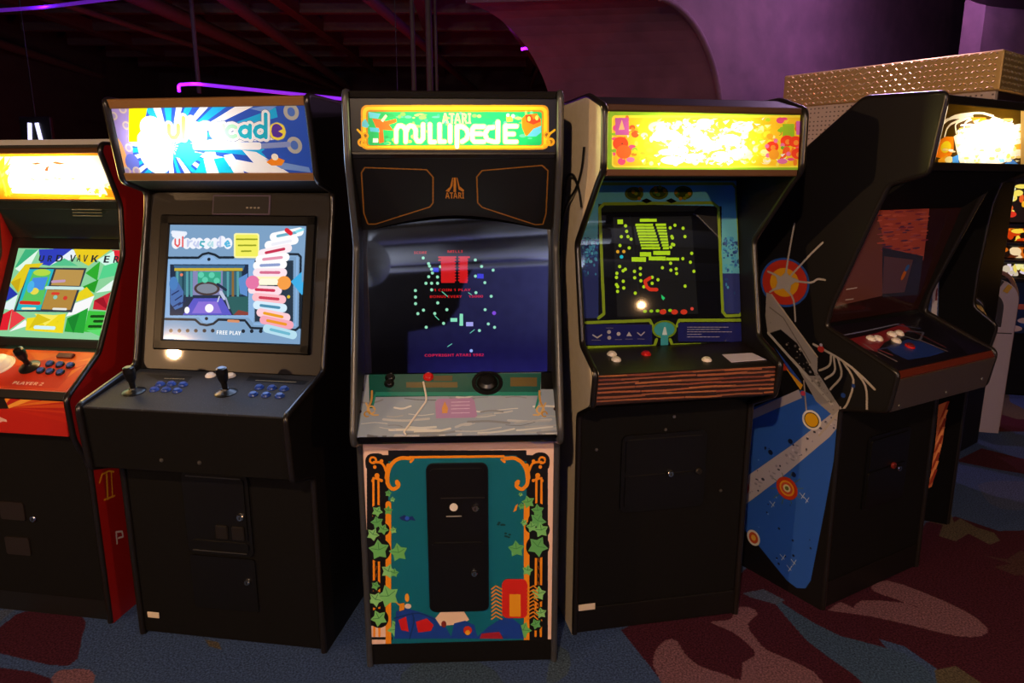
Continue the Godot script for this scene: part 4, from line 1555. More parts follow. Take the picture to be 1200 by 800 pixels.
	c.e("ff9830", 611,120,8.6,7.6)
	c.e("ff3c18", 521,98,21.2,16.2)
	c.e("ff9830", 524,100,8.5,7.5)
	c.e("f078b8", 504,96,7.3,6.5)
	c.e("f078b8", 532,80,7.3,6.5)
	c.e("f078b8", 555,93,7.4,6.5)
	c.e("f078b8", 576,118,7.4,6.5)
	c.e("f078b8", 555,138,7.4,6.5)
	c.e("f078b8", 508,123,7.3,6.5)
	c.e("f8a820", 528,120,17.0,15.0)
	c.e("e070c0", 557,140,17.1,7.5)
	c.e("70b820", 555,100,5.7,5.0)
	return c.tex()

func art_m4_bezel() -> ImageTexture:
	var c := Canvas.new(610, 572, 1.6, "12151f")
	c.p("5cb4c4", [3,-12,621,-5,616,472,534,469,549,90,94,79,84,247,-8,245])
	c.p("2a3674", [-6,200,89,201,79,468,-16,465])
	c.p("2a3674", [540,327,617,329,616,472,534,469])
	c.e("305aa0", 608,211,4.8,2.9)
	c.e("305aa0", 68,254,5.3,4.6)
	c.e("305aa0", 47,220,3.1,2.4)
	c.e("305aa0", 67,253,4.8,6.2)
	c.e("3c90c0", 75,318,3.5,4.3)
	c.e("3c90c0", 578,203,4.5,4.8)
	c.e("3c90c0", 584,274,6.5,5.5)
	c.e("244880", 46,227,2.4,3.8)
	c.e("3c90c0", 35,224,4.3,3.4)
	c.e("3c90c0", 563,205,6.9,3.8)
	c.e("305aa0", 44,289,6.5,2.2)
	c.e("3c90c0", 614,270,4.6,3.9)
	c.e("305aa0", 595,299,5.6,5.4)
	c.e("3c90c0", 36,273,5.8,5.9)
	c.e("3c90c0", 556,367,3.8,6.6)
	c.e("50b0d0", 560,300,4.4,6.2)
	c.e("305aa0", 553,244,5.5,3.2)
	c.e("244880", 54,243,3.6,2.9)
	c.e("3c90c0", 577,214,3.2,6.3)
	c.e("3c90c0", 47,270,3.6,4.2)
	c.e("50b0d0", 578,216,3.0,6.4)
	c.e("305aa0", 86,201,6.2,2.3)
	c.e("3c90c0", 610,216,6.8,3.4)
	c.e("3c90c0", 563,223,5.7,5.4)
	c.e("50b0d0", 47,207,5.7,6.1)
	c.e("50b0d0", 52,266,2.4,4.8)
	c.e("244880", 604,242,2.6,5.1)
	c.e("3c90c0", 551,255,4.6,2.2)
	c.e("50b0d0", 73,210,4.1,5.3)
	c.e("3c90c0", 578,298,7.1,3.2)
	c.e("244880", 592,212,4.2,4.7)
	c.e("3c90c0", 48,313,2.3,6.0)
	c.e("3c90c0", 570,235,3.1,6.0)
	c.e("244880", 582,210,6.5,4.8)
	c.e("244880", 39,253,6.6,4.3)
	c.e("3c90c0", 77,196,2.5,3.4)
	c.e("50b0d0", 595,276,6.0,6.5)
	c.e("305aa0", 589,217,6.0,5.9)
	c.e("244880", 55,212,4.9,3.6)
	c.e("3c90c0", 612,207,4.5,4.7)
	c.e("305aa0", 564,313,5.7,2.9)
	c.e("50b0d0", 61,275,2.4,5.8)
	c.e("50b0d0", 593,272,4.3,6.5)
	c.e("244880", 561,229,2.7,5.9)
	c.e("50b0d0", 35,228,4.5,3.1)
	c.e("305aa0", 55,249,6.1,5.1)
	c.e("244880", 596,220,3.1,6.1)
	c.e("305aa0", 565,317,4.8,4.3)
	c.e("305aa0", 35,308,6.2,5.7)
	c.e("305aa0", 558,244,6.8,4.8)
	c.e("50b0d0", 570,270,6.7,3.7)
	c.e("305aa0", 62,207,3.8,3.1)
	c.e("50b0d0", 70,206,6.4,2.8)
	c.e("3c90c0", 57,209,3.4,3.7)
	c.e("244880", 79,256,6.7,4.0)
	c.e("3c90c0", 82,211,5.1,2.4)
	c.e("50b0d0", 573,214,6.3,5.1)
	c.e("244880", 552,272,4.6,2.9)
	c.e("50b0d0", 559,272,6.4,3.2)
	c.e("3c90c0", 597,238,3.2,3.9)
	c.e("244880", 616,207,3.1,2.8)
	c.e("244880", 611,281,6.8,5.5)
	c.e("305aa0", 563,320,3.7,3.0)
	c.e("305aa0", 561,213,6.5,4.9)
	c.e("3c90c0", 53,267,2.5,6.2)
	c.e("50b0d0", 574,222,4.5,5.1)
	c.e("305aa0", 585,286,6.8,3.3)
	c.e("3c90c0", 57,223,3.6,5.3)
	c.e("244880", 585,226,7.0,2.4)
	c.e("305aa0", 64,225,5.2,3.3)
	c.e("244880", 553,223,5.8,5.9)
	c.e("244880", 584,239,5.0,3.7)
	c.e("305aa0", 577,242,4.2,2.6)
	c.e("3c90c0", 45,217,4.9,4.3)
	c.e("244880", 79,207,3.6,2.4)
	c.e("3c90c0", 80,246,5.6,6.1)
	c.e("305aa0", 36,246,5.5,3.6)
	c.e("3c90c0", 557,310,4.4,5.7)
	c.e("244880", 41,321,6.6,4.8)
	c.e("244880", 57,199,6.4,4.3)
	c.e("3c90c0", 61,209,4.9,2.4)
	c.e("305aa0", 558,244,6.0,6.2)
	c.e("305aa0", 57,244,3.1,5.7)
	c.e("305aa0", 615,234,7.1,5.6)
	c.e("244880", 53,197,3.9,6.3)
	c.e("244880", 77,211,6.3,3.2)
	c.e("244880", 582,233,4.1,5.1)
	c.e("50b0d0", 562,377,4.4,5.6)
	c.e("3c90c0", 596,291,6.7,4.2)
	c.e("50b0d0", 37,247,3.5,3.4)
	c.e("305aa0", 575,231,3.5,2.3)
	c.e("50b0d0", 560,210,2.4,6.1)
	c.e("50b0d0", 606,266,4.0,2.8)
	c.e("3c90c0", 79,271,5.4,3.4)
	c.e("50b0d0", 589,215,5.6,2.3)
	c.e("244880", 65,247,4.8,3.3)
	c.e("244880", 554,216,2.3,2.7)
	c.e("3c90c0", 71,248,4.7,6.0)
	c.e("3c90c0", 594,283,3.3,4.1)
	c.e("244880", 37,253,6.6,4.1)
	c.e("50b0d0", 586,209,6.4,6.5)
	c.e("3c90c0", 62,204,6.4,5.3)
	c.e("50b0d0", 555,298,5.8,3.4)
	c.e("244880", 70,254,5.7,3.0)
	c.e("244880", 52,296,4.7,2.1)
	c.e("50b0d0", 586,209,5.2,2.6)
	c.e("305aa0", 44,261,2.9,5.0)
	c.e("244880", 566,265,4.0,5.1)
	c.e("3c90c0", 579,232,3.5,3.3)
	c.e("244880", 603,285,3.1,5.2)
	c.e("305aa0", 68,230,4.0,2.8)
	c.e("3c90c0", 61,229,2.3,3.7)
	c.e("305aa0", 586,229,5.5,3.7)
	c.e("50b0d0", 34,255,3.3,2.1)
	c.e("305aa0", 39,227,3.3,6.0)
	c.e("3c90c0", 86,213,5.1,6.0)
	c.e("305aa0", 581,210,6.8,5.0)
	c.e("305aa0", 68,247,5.1,6.2)
	c.e("3c90c0", 554,239,5.8,6.5)
	c.e("50b0d0", 614,263,2.5,4.7)
	c.e("305aa0", 37,206,5.4,3.2)
	c.e("305aa0", 39,217,4.3,5.3)
	c.e("305aa0", 32,278,5.1,3.4)
	c.e("305aa0", 615,230,7.2,4.6)
	c.e("3c90c0", 608,250,6.3,4.0)
	c.e("305aa0", 36,259,5.3,5.8)
	c.e("50b0d0", 594,211,4.5,3.8)
	c.e("50b0d0", 595,249,4.8,3.9)
	c.e("3c90c0", 609,211,5.9,3.8)
	c.e("50b0d0", 51,199,5.5,4.8)
	c.e("305aa0", 61,259,5.6,2.5)
	c.e("50b0d0", 608,221,6.7,5.2)
	c.e("3c90c0", 48,234,6.5,3.5)
	c.e("244880", 80,261,4.1,2.3)
	c.e("50b0d0", 66,217,3.3,2.4)
	c.e("3c90c0", 50,244,2.8,4.2)
	c.e("3c90c0", 66,224,6.2,3.4)
	c.e("244880", 557,211,6.2,5.6)
	c.e("305aa0", 43,273,4.4,2.9)
	c.e("3c90c0", 73,229,2.8,2.3)
	c.e("244880", 35,312,3.5,4.3)
	c.e("50b0d0", 55,198,2.3,3.8)
	c.e("244880", 591,254,6.7,6.4)
	c.e("244880", 42,195,5.5,2.6)
	c.e("244880", 607,289,6.5,6.0)
	c.e("50b0d0", 598,237,6.5,4.4)
	c.e("244880", 40,297,4.6,2.6)
	c.e("244880", 60,212,6.3,3.2)
	c.e("3c90c0", 54,239,6.5,6.3)
	c.e("50b0d0", 572,311,3.6,4.3)
	c.e("50b0d0", 608,222,3.7,2.2)
	c.e("3c90c0", 50,232,2.7,2.8)
	c.e("305aa0", 602,225,2.3,2.9)
	c.e("244880", 605,227,3.7,4.3)
	c.e("305aa0", 33,255,6.0,2.1)
	c.e("3c90c0", 71,287,3.7,5.7)
	c.e("305aa0", 83,227,3.9,4.4)
	c.e("305aa0", 560,203,3.9,2.7)
	c.e("50b0d0", 563,240,5.6,6.1)
	c.e("3c90c0", 584,205,7.2,6.5)
	c.e("50b0d0", 71,237,3.6,5.2)
	c.e("3c90c0", 598,224,5.7,4.2)
	c.e("305aa0", 80,254,3.9,5.3)
	c.e("305aa0", 36,209,4.6,4.9)
	c.e("3c90c0", 557,212,5.8,5.3)
	c.e("244880", 601,219,3.6,4.8)
	c.e("244880", 597,253,5.1,5.9)
	c.e("3c90c0", 611,220,2.3,6.6)
	c.e("3c90c0", 47,254,5.6,5.1)
	c.e("244880", 586,287,3.5,4.2)
	c.e("305aa0", 35,211,6.1,5.4)
	c.e("50b0d0", 79,266,2.4,5.3)
	c.e("3c90c0", 580,322,2.4,5.2)
	c.e("244880", 580,236,7.1,4.4)
	c.e("244880", 557,348,7.1,4.8)
	c.e("305aa0", 73,239,4.1,4.4)
	c.e("305aa0", 596,238,2.4,4.7)
	c.e("50b0d0", 38,209,2.8,4.2)
	c.e("244880", 42,204,2.3,5.0)
	c.e("305aa0", 70,219,2.8,3.1)
	c.e("305aa0", 36,235,3.8,4.3)
	c.e("244880", 587,398,3.4,6.1)
	c.e("3c90c0", 592,304,4.2,4.0)
	c.e("3c90c0", 593,266,2.7,4.2)
	c.e("3c90c0", 38,263,3.1,2.1)
	c.e("50b0d0", 609,318,4.0,3.5)
	c.e("50b0d0", 610,254,4.5,2.9)
	c.e("305aa0", 40,241,2.5,4.9)
	c.e("3c90c0", 61,232,6.0,5.7)
	c.e("50b0d0", 74,224,2.9,3.2)
	c.e("305aa0", 598,250,5.7,4.0)
	c.e("3c90c0", 587,212,2.3,5.2)
	c.e("50b0d0", 65,247,4.5,5.5)
	c.e("3c90c0", 45,276,4.5,4.1)
	c.e("50b0d0", 59,275,6.6,5.4)
	c.e("50b0d0", 570,202,6.2,6.5)
	c.e("244880", 562,252,4.4,2.9)
	c.e("50b0d0", 555,235,6.7,4.2)
	c.e("50b0d0", 580,236,6.4,6.3)
	c.e("3c90c0", 568,256,3.3,4.7)
	c.e("3c90c0", 75,266,3.2,5.8)
	c.e("3c90c0", 565,254,4.8,4.8)
	c.e("305aa0", 51,242,2.6,5.8)
	c.e("3c90c0", 572,220,5.9,4.4)
	c.e("50b0d0", 66,210,5.0,5.5)
	c.e("305aa0", 614,268,6.5,6.5)
	c.e("3c90c0", 616,221,6.8,5.9)
	c.e("3c90c0", 601,220,3.3,2.2)
	c.e("244880", 581,263,5.7,4.1)
	c.e("305aa0", 568,256,4.9,2.2)
	c.e("3c90c0", 617,208,5.5,3.9)
	c.e("305aa0", 38,244,5.5,5.4)
	c.e("3c90c0", 610,243,5.4,6.1)
	c.e("3c90c0", 34,283,5.0,3.1)
	c.e("305aa0", 559,221,5.9,4.7)
	c.e("305aa0", 609,306,4.3,2.7)
	c.e("50b0d0", 45,243,6.5,2.9)
	c.e("3c90c0", 58,205,2.7,4.1)
	c.e("244880", 603,221,6.2,6.6)
	c.e("3c90c0", 73,220,5.5,2.8)
	c.p("0e1016", [110,91,531,94,530,485,103,473])
	c.s("7ea026", 10.7, [79,468,99,454,98,94,114,79,515,78,536,94,539,462,551,478,603,478,617,464,607,27,594,11,97,11])
	c.s("7ea026", 10.7, [34,482,265,483,276,507])
	c.s("7ea026", 11.1, [364,506,373,487,616,495,624,508,626,568,612,580,344,572,337,552])
	c.s("7ea026", 11.0, [287,550,278,573,27,567])
	c.p("1e2260", [266,497,269,498,271,499,272,501,272,503,270,563,269,565,268,567,266,568,264,568,33,558,31,558,29,556,28,554,28,552,30,494,30,492,32,490,34,489,36,488])
	c.p("1e2260", [611,504,614,505,616,506,617,508,618,510,615,566,615,568,613,570,611,571,609,572,372,561,370,561,368,560,366,558,366,555,368,501,369,498,370,497,372,495,375,495])
	c.e("6a8c1a", 317,516,45.8,31.2)
	c.e("3c98a0", 317,516,37.9,25.2)
	c.p("3c98a0", [303,531,331,532,329,575,301,574])
	c.p("c0d8d8", [308,535,316,508,322,509,327,536])
	c.s("a0a0a0", 4.8, [57,525,72,535,88,526])
	c.e("a0a0a0", 115,517,7.0,6.7)
	c.e("a0a0a0", 115,537,7.0,6.7)
	c.e("b0b0b0", 149,525,7.1,6.7)
	c.p("b0b0b0", [177,534,187,519,197,535])
	c.s("a0a0a0", 4.2, [218,524,230,534,243,523])
	c.s("70707c", 1.8, [105,503,130,504])
	c.s("70707c", 1.8, [136,544,160,545])
	c.s("70707c", 1.8, [173,544,199,545])
	c.s("70707c", 1.8, [217,545,242,547])
	c.s("70707c", 1.8, [52,542,84,544])
	c.s("9090a0", 2.2, [403,512,558,518])
	c.s("9090a0", 2.2, [403,520,524,524])
	c.s("9090a0", 2.2, [402,528,571,535])
	c.s("9090a0", 2.2, [402,537,455,539])
	c.s("9090a0", 2.2, [401,546,523,551])
	c.e("4a5a14", 224,45,34.1,23.4)
	c.e("2c3c14", 224,45,24.8,16.1)
	c.e("8a6a14", 222,39,6.8,6.4)
	c.e("6a8018", 231,44,6.8,6.4)
	c.e("a07818", 252,32,6.9,6.5)
	c.e("a07818", 221,37,6.8,6.4)
	c.e("8a6a14", 242,62,6.8,6.5)
	c.e("a07818", 247,28,6.9,6.5)
	c.e("8a6a14", 249,33,6.9,6.5)
	c.e("4a5a14", 315,42,34.6,23.6)
	c.e("2c3c14", 315,42,25.2,16.2)
	c.e("3c6a20", 299,40,6.9,6.5)
	c.e("8a6a14", 305,38,6.9,6.5)
	c.e("6a8018", 312,48,6.9,6.5)
	c.e("8a6a14", 302,25,6.9,6.5)
	c.e("a07818", 336,35,6.9,6.5)
	c.e("6a8018", 320,23,6.9,6.5)
	c.e("3c6a20", 310,48,6.9,6.5)
	c.e("4a5a14", 406,42,35.1,23.8)
	c.e("2c3c14", 406,42,25.5,16.3)
	c.e("3c6a20", 384,44,7.0,6.5)
	c.e("a07818", 394,63,7.0,6.5)
	c.e("6a8018", 410,62,7.0,6.5)
	c.e("8a6a14", 378,40,7.0,6.5)
	c.e("3c6a20", 387,29,7.0,6.5)
	c.e("a07818", 428,46,7.0,6.5)
	c.e("6a8018", 419,52,7.0,6.5)
	c.p("0c0c0c", [248,69,269,61,289,71,268,79])
	c.p("0c0c0c", [339,69,360,61,380,72,359,79])
	return c.tex()

func art_m4_screen() -> ImageTexture:
	var c := Canvas.new(610, 572, 1.6, "000000")
	c.p("141210", [144,125,433,124,445,466,147,467])
	c.p("b4d81c", [225,148,289,149,289,157,224,156])
	c.p("b4d81c", [299,149,337,149,337,157,299,157])
	c.p("b4d81c", [227,158,292,159,292,167,227,166])
	c.p("b4d81c", [302,159,338,160,338,167,302,167])
	c.p("b4d81c", [229,168,295,169,295,177,229,176])
	c.p("b4d81c", [305,169,339,170,339,177,305,177])
	c.p("b4d81c", [232,178,298,179,298,187,231,186])
	c.p("b4d81c", [308,179,340,180,340,188,308,187])
	c.p("b4d81c", [234,188,301,189,301,197,234,196])
	c.p("b4d81c", [311,190,341,190,341,198,311,197])
	c.p("b4d81c", [236,198,304,200,304,207,236,206])
	c.p("b4d81c", [314,200,342,200,342,208,313,207])
	c.p("b4d81c", [239,209,307,210,306,217,239,216])
	c.p("b4d81c", [317,210,343,210,343,218,316,218])
	c.p("b4d81c", [241,219,310,220,309,228,241,226])
	c.p("b4d81c", [320,220,344,220,344,228,319,228])
	c.p("b4d81c", [244,229,313,230,312,238,243,236])
	c.p("b4d81c", [323,230,345,230,344,238,322,238])
	c.p("b4d81c", [242,131,303,132,303,142,241,142])
	c.p("b4d81c", [237,246,278,247,278,262,237,261])
	c.p("b4d81c", [286,243,349,244,348,258,286,257])
	c.p("b4d81c", [206,263,259,264,258,280,206,278])
	c.p("b4d81c", [269,262,331,263,331,277,269,275])
	c.p("b4d81c", [333,267,381,268,381,278,332,277])
	c.p("b4d81c", [160,133,180,133,180,149,160,149])
	c.d("b4d81c", 6.0, [189,155,192,174,172,192,196,192,207,201,166,222,199,231,352,164,370,155,400,166,406,195,359,199,358,221,429,254,423,285,435,317,400,368,395,272,318,302,349,311,349,287,369,307,370,323,162,294,151,317,174,309,182,304,149,331,173,345,174,368,152,363,151,379,215,312,215,334,237,302,236,323,237,345,279,334,300,343,278,355,247,366,215,387,357,194,352,231,363,223,148,356])
	c.d("e0a020", 6.0, [157,243,179,243])
	c.e("18b8c8", 170,261,6.8,6.4)
	c.p("28c868", [310,395,324,407,317,415,311,408])
	c.s("d83018", 12.2, [271,336,252,347,257,366,269,376,294,377])
	c.t("90c010", ".....", 241, 456, 107, 10.3)
	c.e("c83018", 314,455,12.6,8.9)
	c.e("c83018", 357,457,12.7,8.9)
	c.e("c83018", 392,458,12.8,9.0)
	c.e("d84030", 423,448,6.4,6.0)
	return c.tex()

func art_m4_wood() -> ImageTexture:
	var c := Canvas.new(636, 97, 1.6, "2a1512")
	c.s("a4643c", 6.8, [-15,-0,26,-1,68,1])
	c.s("a4643c", 7.1, [51,-0,87,1,122,1])
	c.s("7a4030", 6.3, [113,1,159,4,205,2])
	c.s("7a4030", 7.3, [199,1,264,-0,329,1])
	c.s("8a5238", 6.9, [334,2,397,1,461,1])
	c.s("9c5a3a", 6.3, [444,3,508,3,572,5])
	c.s("8a5238", 6.0, [562,0,617,1,673,2])
	c.s("7a4030", 5.8, [-15,14,43,13,102,15])
	c.s("8a5238", 5.8, [93,15,173,14,254,14])
	c.s("9c5a3a", 6.0, [255,14,299,13,342,14])
	c.s("9c5a3a", 7.1, [350,15,435,16,521,14])
	c.s("8a5238", 6.4, [504,16,552,17,601,16])
	c.s("7a4030", 6.1, [602,17,655,18,709,17])
	c.s("8a5238", 5.4, [-14,26,66,27,148,25])
	c.s("a4643c", 6.5, [141,30,227,29,314,29])
	c.s("8a5238", 7.3, [298,29,368,30,439,30])
	c.s("7a4030", 5.5, [424,31,514,30,605,33])
	c.s("9c5a3a", 5.9, [587,29,648,28,710,30])
	c.s("8a5238", 7.1, [-14,41,61,41,136,41])
	c.s("8a5238", 5.4, [142,41,235,40,330,43])
	c.s("8a4a34", 6.0, [316,43,374,41,432,42])
	c.s("8a4a34", 5.6, [420,43,525,45,631,44])
	c.s("9c5a3a", 7.9, [612,44,697,43,783,46])
	c.s("9c5a3a", 6.2, [-14,55,70,54,155,57])
	c.s("9c5a3a", 5.9, [162,57,241,59,320,57])
	c.s("a4643c", 6.8, [324,56,404,55,485,58])
	c.s("8a5238", 5.5, [469,59,557,59,647,61])
	c.s("a4643c", 7.2, [641,60,748,62,856,61])
	c.s("8a5238", 7.2, [-13,70,78,72,171,71])
	c.s("8a5238", 6.1, [163,69,212,68,262,68])
	c.s("a4643c", 5.3, [248,69,341,70,434,72])
	c.s("8a4a34", 7.0, [420,73,499,72,579,72])
	c.s("a4643c", 6.4, [572,74,671,73,772,76])
	c.s("8a5238", 5.5, [-13,82,54,83,121,83])
	c.s("9c5a3a", 5.6, [116,83,211,85,307,86])
	c.s("a4643c", 5.7, [313,86,375,89,438,89])
	c.s("8a5238", 5.6, [423,87,502,86,583,89])
	c.s("9c5a3a", 5.5, [591,87,685,88,781,88])
	return c.tex()

func art_m5_marquee() -> ImageTexture:
	var c := Canvas.new(596, 176, 1.8, "4a3408")
	c.s("ffffff", 9.5, [290,85,257,79,225,74,194,71,165,72,137,75,109,79])
	c.s("ffffff", 5.6, [290,85,272,94,254,104,236,113,218,121,199,128,181,135])
	c.s("fff8d0", 8.4, [290,85,311,72,331,60,353,51,378,47,404,47,431,47])
	c.s("e8a838", 3.9, [290,85,317,74,345,63,373,55,405,53,438,53,472,53])
	c.s("fff8d0", 8.1, [290,85,319,89,349,93,379,98,409,103,440,108,471,113])
	c.s("e8a838", 5.2, [290,85,280,94,269,103,258,111,247,118,235,125,224,132])
	c.s("e8a838", 9.6, [290,85,266,83,242,81,219,81,198,84,177,88,156,92])
	c.s("fff8d0", 5.5, [290,85,289,93,288,101,287,108,286,115,284,122,283,128])
	c.s("f0c860", 5.9, [290,85,277,92,264,99,251,106,238,112,225,119,212,125])
	c.s("ffffff", 7.4, [290,85,307,88,325,92,342,96,360,100,378,105,396,110])
	c.s("fff8d0", 7.3, [290,85,307,75,324,65,343,58,363,56,386,57,408,58])
	c.s("ffffff", 7.2, [290,85,313,75,335,64,359,57,385,54,413,55,442,56])
	c.s("fff8d0", 9.8, [290,85,257,85,224,85,193,86,162,90,133,95,104,99])
	c.s("f0c860", 4.2, [290,85,270,92,250,99,230,106,210,113,190,119,170,125])
	c.s("fff8d0", 9.0, [290,85,267,92,243,99,220,106,196,113,173,119,150,125])
	c.s("e8a838", 7.3, [290,85,293,97,295,109,297,120,298,128,298,136,298,143])
	c.s("e8a838", 5.6, [290,85,274,92,258,99,241,106,225,112,209,119,193,125])
	c.s("f0c860", 5.1, [290,85,258,78,225,71,195,66,166,66,139,69,113,72])
	c.s("f0c860", 3.3, [290,85,264,76,238,67,214,61,192,60,171,62,151,64])
	c.s("ffffff", 7.4, [290,85,270,85,251,86,232,88,213,91,196,96,178,100])
	c.s("e8a838", 5.0, [290,85,310,88,329,91,349,95,369,100,390,104,411,109])
	c.s("ffffff", 5.9, [290,85,296,98,302,111,307,122,311,132,315,139,318,147])
	c.s("f0c860", 9.4, [290,85,270,88,250,91,230,95,211,100,193,105,174,110])
	c.s("ffffff", 7.9, [290,85,287,98,283,111,279,123,274,133,268,141,262,149])
	c.s("ffffff", 5.5, [290,85,258,75,226,65,197,58,169,57,144,59,118,61])
	c.s("f0c860", 9.5, [290,85,308,69,326,52,345,40,368,35,393,34,419,33])
	c.s("ffffff", 9.3, [290,85,292,97,294,109,296,119,296,128,296,136,296,143])
	c.s("fff8d0", 3.6, [290,85,317,98,343,111,370,123,395,132,420,140,445,148])
	c.s("fff8d0", 4.9, [290,85,314,95,338,106,362,116,386,124,409,131,432,138])
	c.s("f0c860", 9.1, [290,85,295,100,301,115,305,128,308,139,310,147,312,156])
	c.s("ffffff", 6.7, [290,85,323,83,356,81,390,80,425,82,462,85,500,88])
	c.s("fff8d0", 7.6, [290,85,287,97,284,110,280,121,275,130,270,138,265,146])
	c.s("f0c860", 7.3, [290,85,307,79,323,73,341,69,360,69,381,71,402,73])
	c.s("fff8d0", 7.3, [290,85,263,80,235,76,209,74,185,75,162,78,139,82])
	c.s("fff8d0", 7.6, [290,85,268,92,246,98,224,105,203,111,181,118,159,124])
	c.s("f0c860", 8.2, [290,85,286,97,282,110,277,121,271,130,264,138,258,146])
	c.s("e8a838", 4.9, [290,85,321,80,351,75,383,71,417,71,452,73,488,76])
	c.s("f0c860", 4.3, [290,85,317,82,344,79,372,77,402,79,433,81,464,84])
	c.s("e8a838", 6.9, [290,85,287,95,284,106,281,116,277,124,272,131,268,138])
	c.s("f0c860", 10.0, [290,85,282,96,274,107,266,117,257,126,248,133,238,140])
	c.s("fff4d0", 7.1, [11,64,25,57,38,49,53,42,74,35,103,30,139,26,176,22,208,20,233,20,255,22,275,24,296,26])
	c.s("fff4d0", 7.1, [17,53,27,50,36,47,46,45,62,42,85,38,113,35,144,31,173,27])
	c.s("fff4d0", 7.1, [16,60,26,56,34,51,44,47,56,44,71,41,89,40,107,38,125,37])
	c.s("fff4d0", 7.2, [41,97,42,89,43,81,45,74,51,67,61,60,75,55,91,50,107,45,123,42,141,39,159,37,177,35])
	c.s("fff4d0", 7.3, [101,84,97,77,91,70,88,63,90,58,98,53,112,48,127,44,142,40])
	c.s("fff4d0", 7.4, [139,71,139,66,139,61,139,56,143,52,149,48,158,45,168,42,178,39])
	c.p("c8861c", [162,35,252,32,274,47,201,57])
	c.p("fff4d0", [91,96,139,71,248,60,296,26,364,35,375,59,468,43,501,42,555,151,520,151,397,178,160,177,121,134])
	c.e("fff6d0", 287,90,103.8,53.0)
	c.p("fff0b8", [200,86,232,86,211,89])
	c.p("ffffff", [443,155,468,147,455,163])
	c.p("ffe890", [112,119,149,115,127,128])
	c.p("fff0b8", [225,109,256,112,237,115])
	c.p("fff8e0", [245,108,267,103,253,111])
	c.p("ffd468", [270,145,302,143,281,148])
	c.p("ffffff", [424,156,435,156,432,167])
	c.p("fff0b8", [204,54,218,46,212,61])
	c.p("ffd468", [285,108,310,109,297,119])
	c.p("fff0b8", [444,82,471,71,456,86])
	c.p("ffd468", [122,80,155,80,136,90])
	c.p("ffe890", [297,46,336,48,312,53])
	c.p("fff8e0", [165,157,182,147,175,165])
	c.p("fff0b8", [312,37,341,29,326,47])
	c.p("fff8e0", [234,154,265,143,246,158])
	c.p("fff0b8", [142,161,151,151,149,168])
	c.p("ffe890", [399,138,431,131,412,143])
	c.p("ffffff", [390,43,407,40,398,49])
	c.p("ffffff", [403,44,425,33,415,52])
	c.p("fff0b8", [185,156,204,151,193,162])
	c.p("ffd468", [492,91,522,79,506,97])
	c.p("ffe890", [151,100,185,96,164,106])
	c.p("ffd468", [291,93,300,83,298,101])
	c.p("ffffff", [425,65,454,64,437,71])
	c.p("fff0b8", [208,124,239,121,220,130])
	c.p("fff0b8", [274,120,281,110,281,128])
	c.p("ffffff", [456,86,501,88,474,97])
	c.p("fff8e0", [257,141,290,135,270,148])
	c.p("ffffff", [129,91,140,89,136,100])
	c.p("ffffff", [373,39,394,41,383,48])
	c.p("ffd468", [325,48,358,52,336,52])
	c.p("ffffff", [432,148,454,136,445,157])
	c.p("ffd468", [114,76,121,66,118,79])
	c.p("ffd468", [241,114,268,113,252,121])
	c.p("ffffff", [149,154,176,143,160,159])
	c.p("ffe890", [173,64,205,60,184,67])
	c.p("ffffff", [432,127,449,130,441,136])
	c.p("ffffff", [441,144,467,141,454,153])
	c.p("fff8e0", [152,73,176,72,162,79])
	c.p("ffd468", [289,108,311,111,299,118])
	c.p("ffffff", [467,112,499,111,480,120])
	c.p("ffe890", [105,88,113,81,111,94])
	c.p("ffe890", [136,142,150,141,141,145])
	c.p("ffe890", [470,94,492,88,480,99])
	c.p("ffe890", [116,84,129,77,123,89])
	c.p("ffffff", [155,117,189,118,168,126])
	c.p("ffffff", [148,106,179,109,158,109])
	c.p("ffd468", [461,151,499,148,478,161])
	c.p("ffe890", [284,79,299,72,292,84])
	c.p("ffe890", [244,143,264,145,252,148])
	c.p("ffd468", [147,97,169,93,157,105])
	c.p("fff8e0", [168,108,176,101,173,113])
	c.p("ffe890", [405,130,429,134,413,133])
	c.p("fff8e0", [277,98,307,95,288,102])
	c.p("ffd468", [440,89,472,89,452,94])
	c.p("ffd468", [478,59,487,51,484,62])
	c.p("fff8e0", [339,93,369,83,350,95])
	c.p("ffd468", [237,163,253,165,245,172])
	c.p("ffd468", [197,91,236,95,210,95])
	c.p("fff0b8", [497,162,533,163,511,168])
	c.p("ffffff", [371,160,380,150,378,166])
	c.p("ffffff", [186,144,193,134,193,153])
	c.p("fff8e0", [185,46,221,37,201,55])
	c.p("ffd468", [236,151,265,147,250,161])
	c.p("ffe890", [194,148,213,149,201,151])
	c.p("ffe890", [175,65,183,55,181,71])
	c.p("ffd468", [313,67,352,60,327,70])
	c.p("ffffff", [236,110,253,108,243,113])
	c.p("fff8e0", [180,67,191,62,186,71])
	c.p("ffffff", [355,73,386,70,368,80])
	c.p("ff8c10", [15,159,23,106,48,97,91,96,106,134,99,154,52,163])
	c.e("ffe020", 60,128,28.4,17.9)
	c.p("ffb020", [32,167,76,151,114,174,35,175])
	c.e("fff0a0", 93,166,24.1,10.4)
	c.p("4898e8", [108,158,141,149,152,175,115,176])
	c.p("5090e0", [436,174,471,156,532,177,518,184,440,182])
	c.p("80c0f0", [387,158,417,149,434,170,401,170])
	c.p("ffb028", [467,112,532,104,542,125,491,126])
	c.p("f0a828", [471,68,509,58,518,75])
	c.e("fff0c8", 181,158,19.6,3.9)
	c.e("ffd060", 376,151,5.5,6.2)
	c.e("ffffff", 284,146,18.1,8.1)
	c.e("ffffff", 509,148,19.3,4.8)
	c.e("ffd060", 346,158,17.5,5.6)
	c.e("fff0c8", 407,153,18.5,5.7)
	c.e("ffe080", 230,129,10.6,7.4)
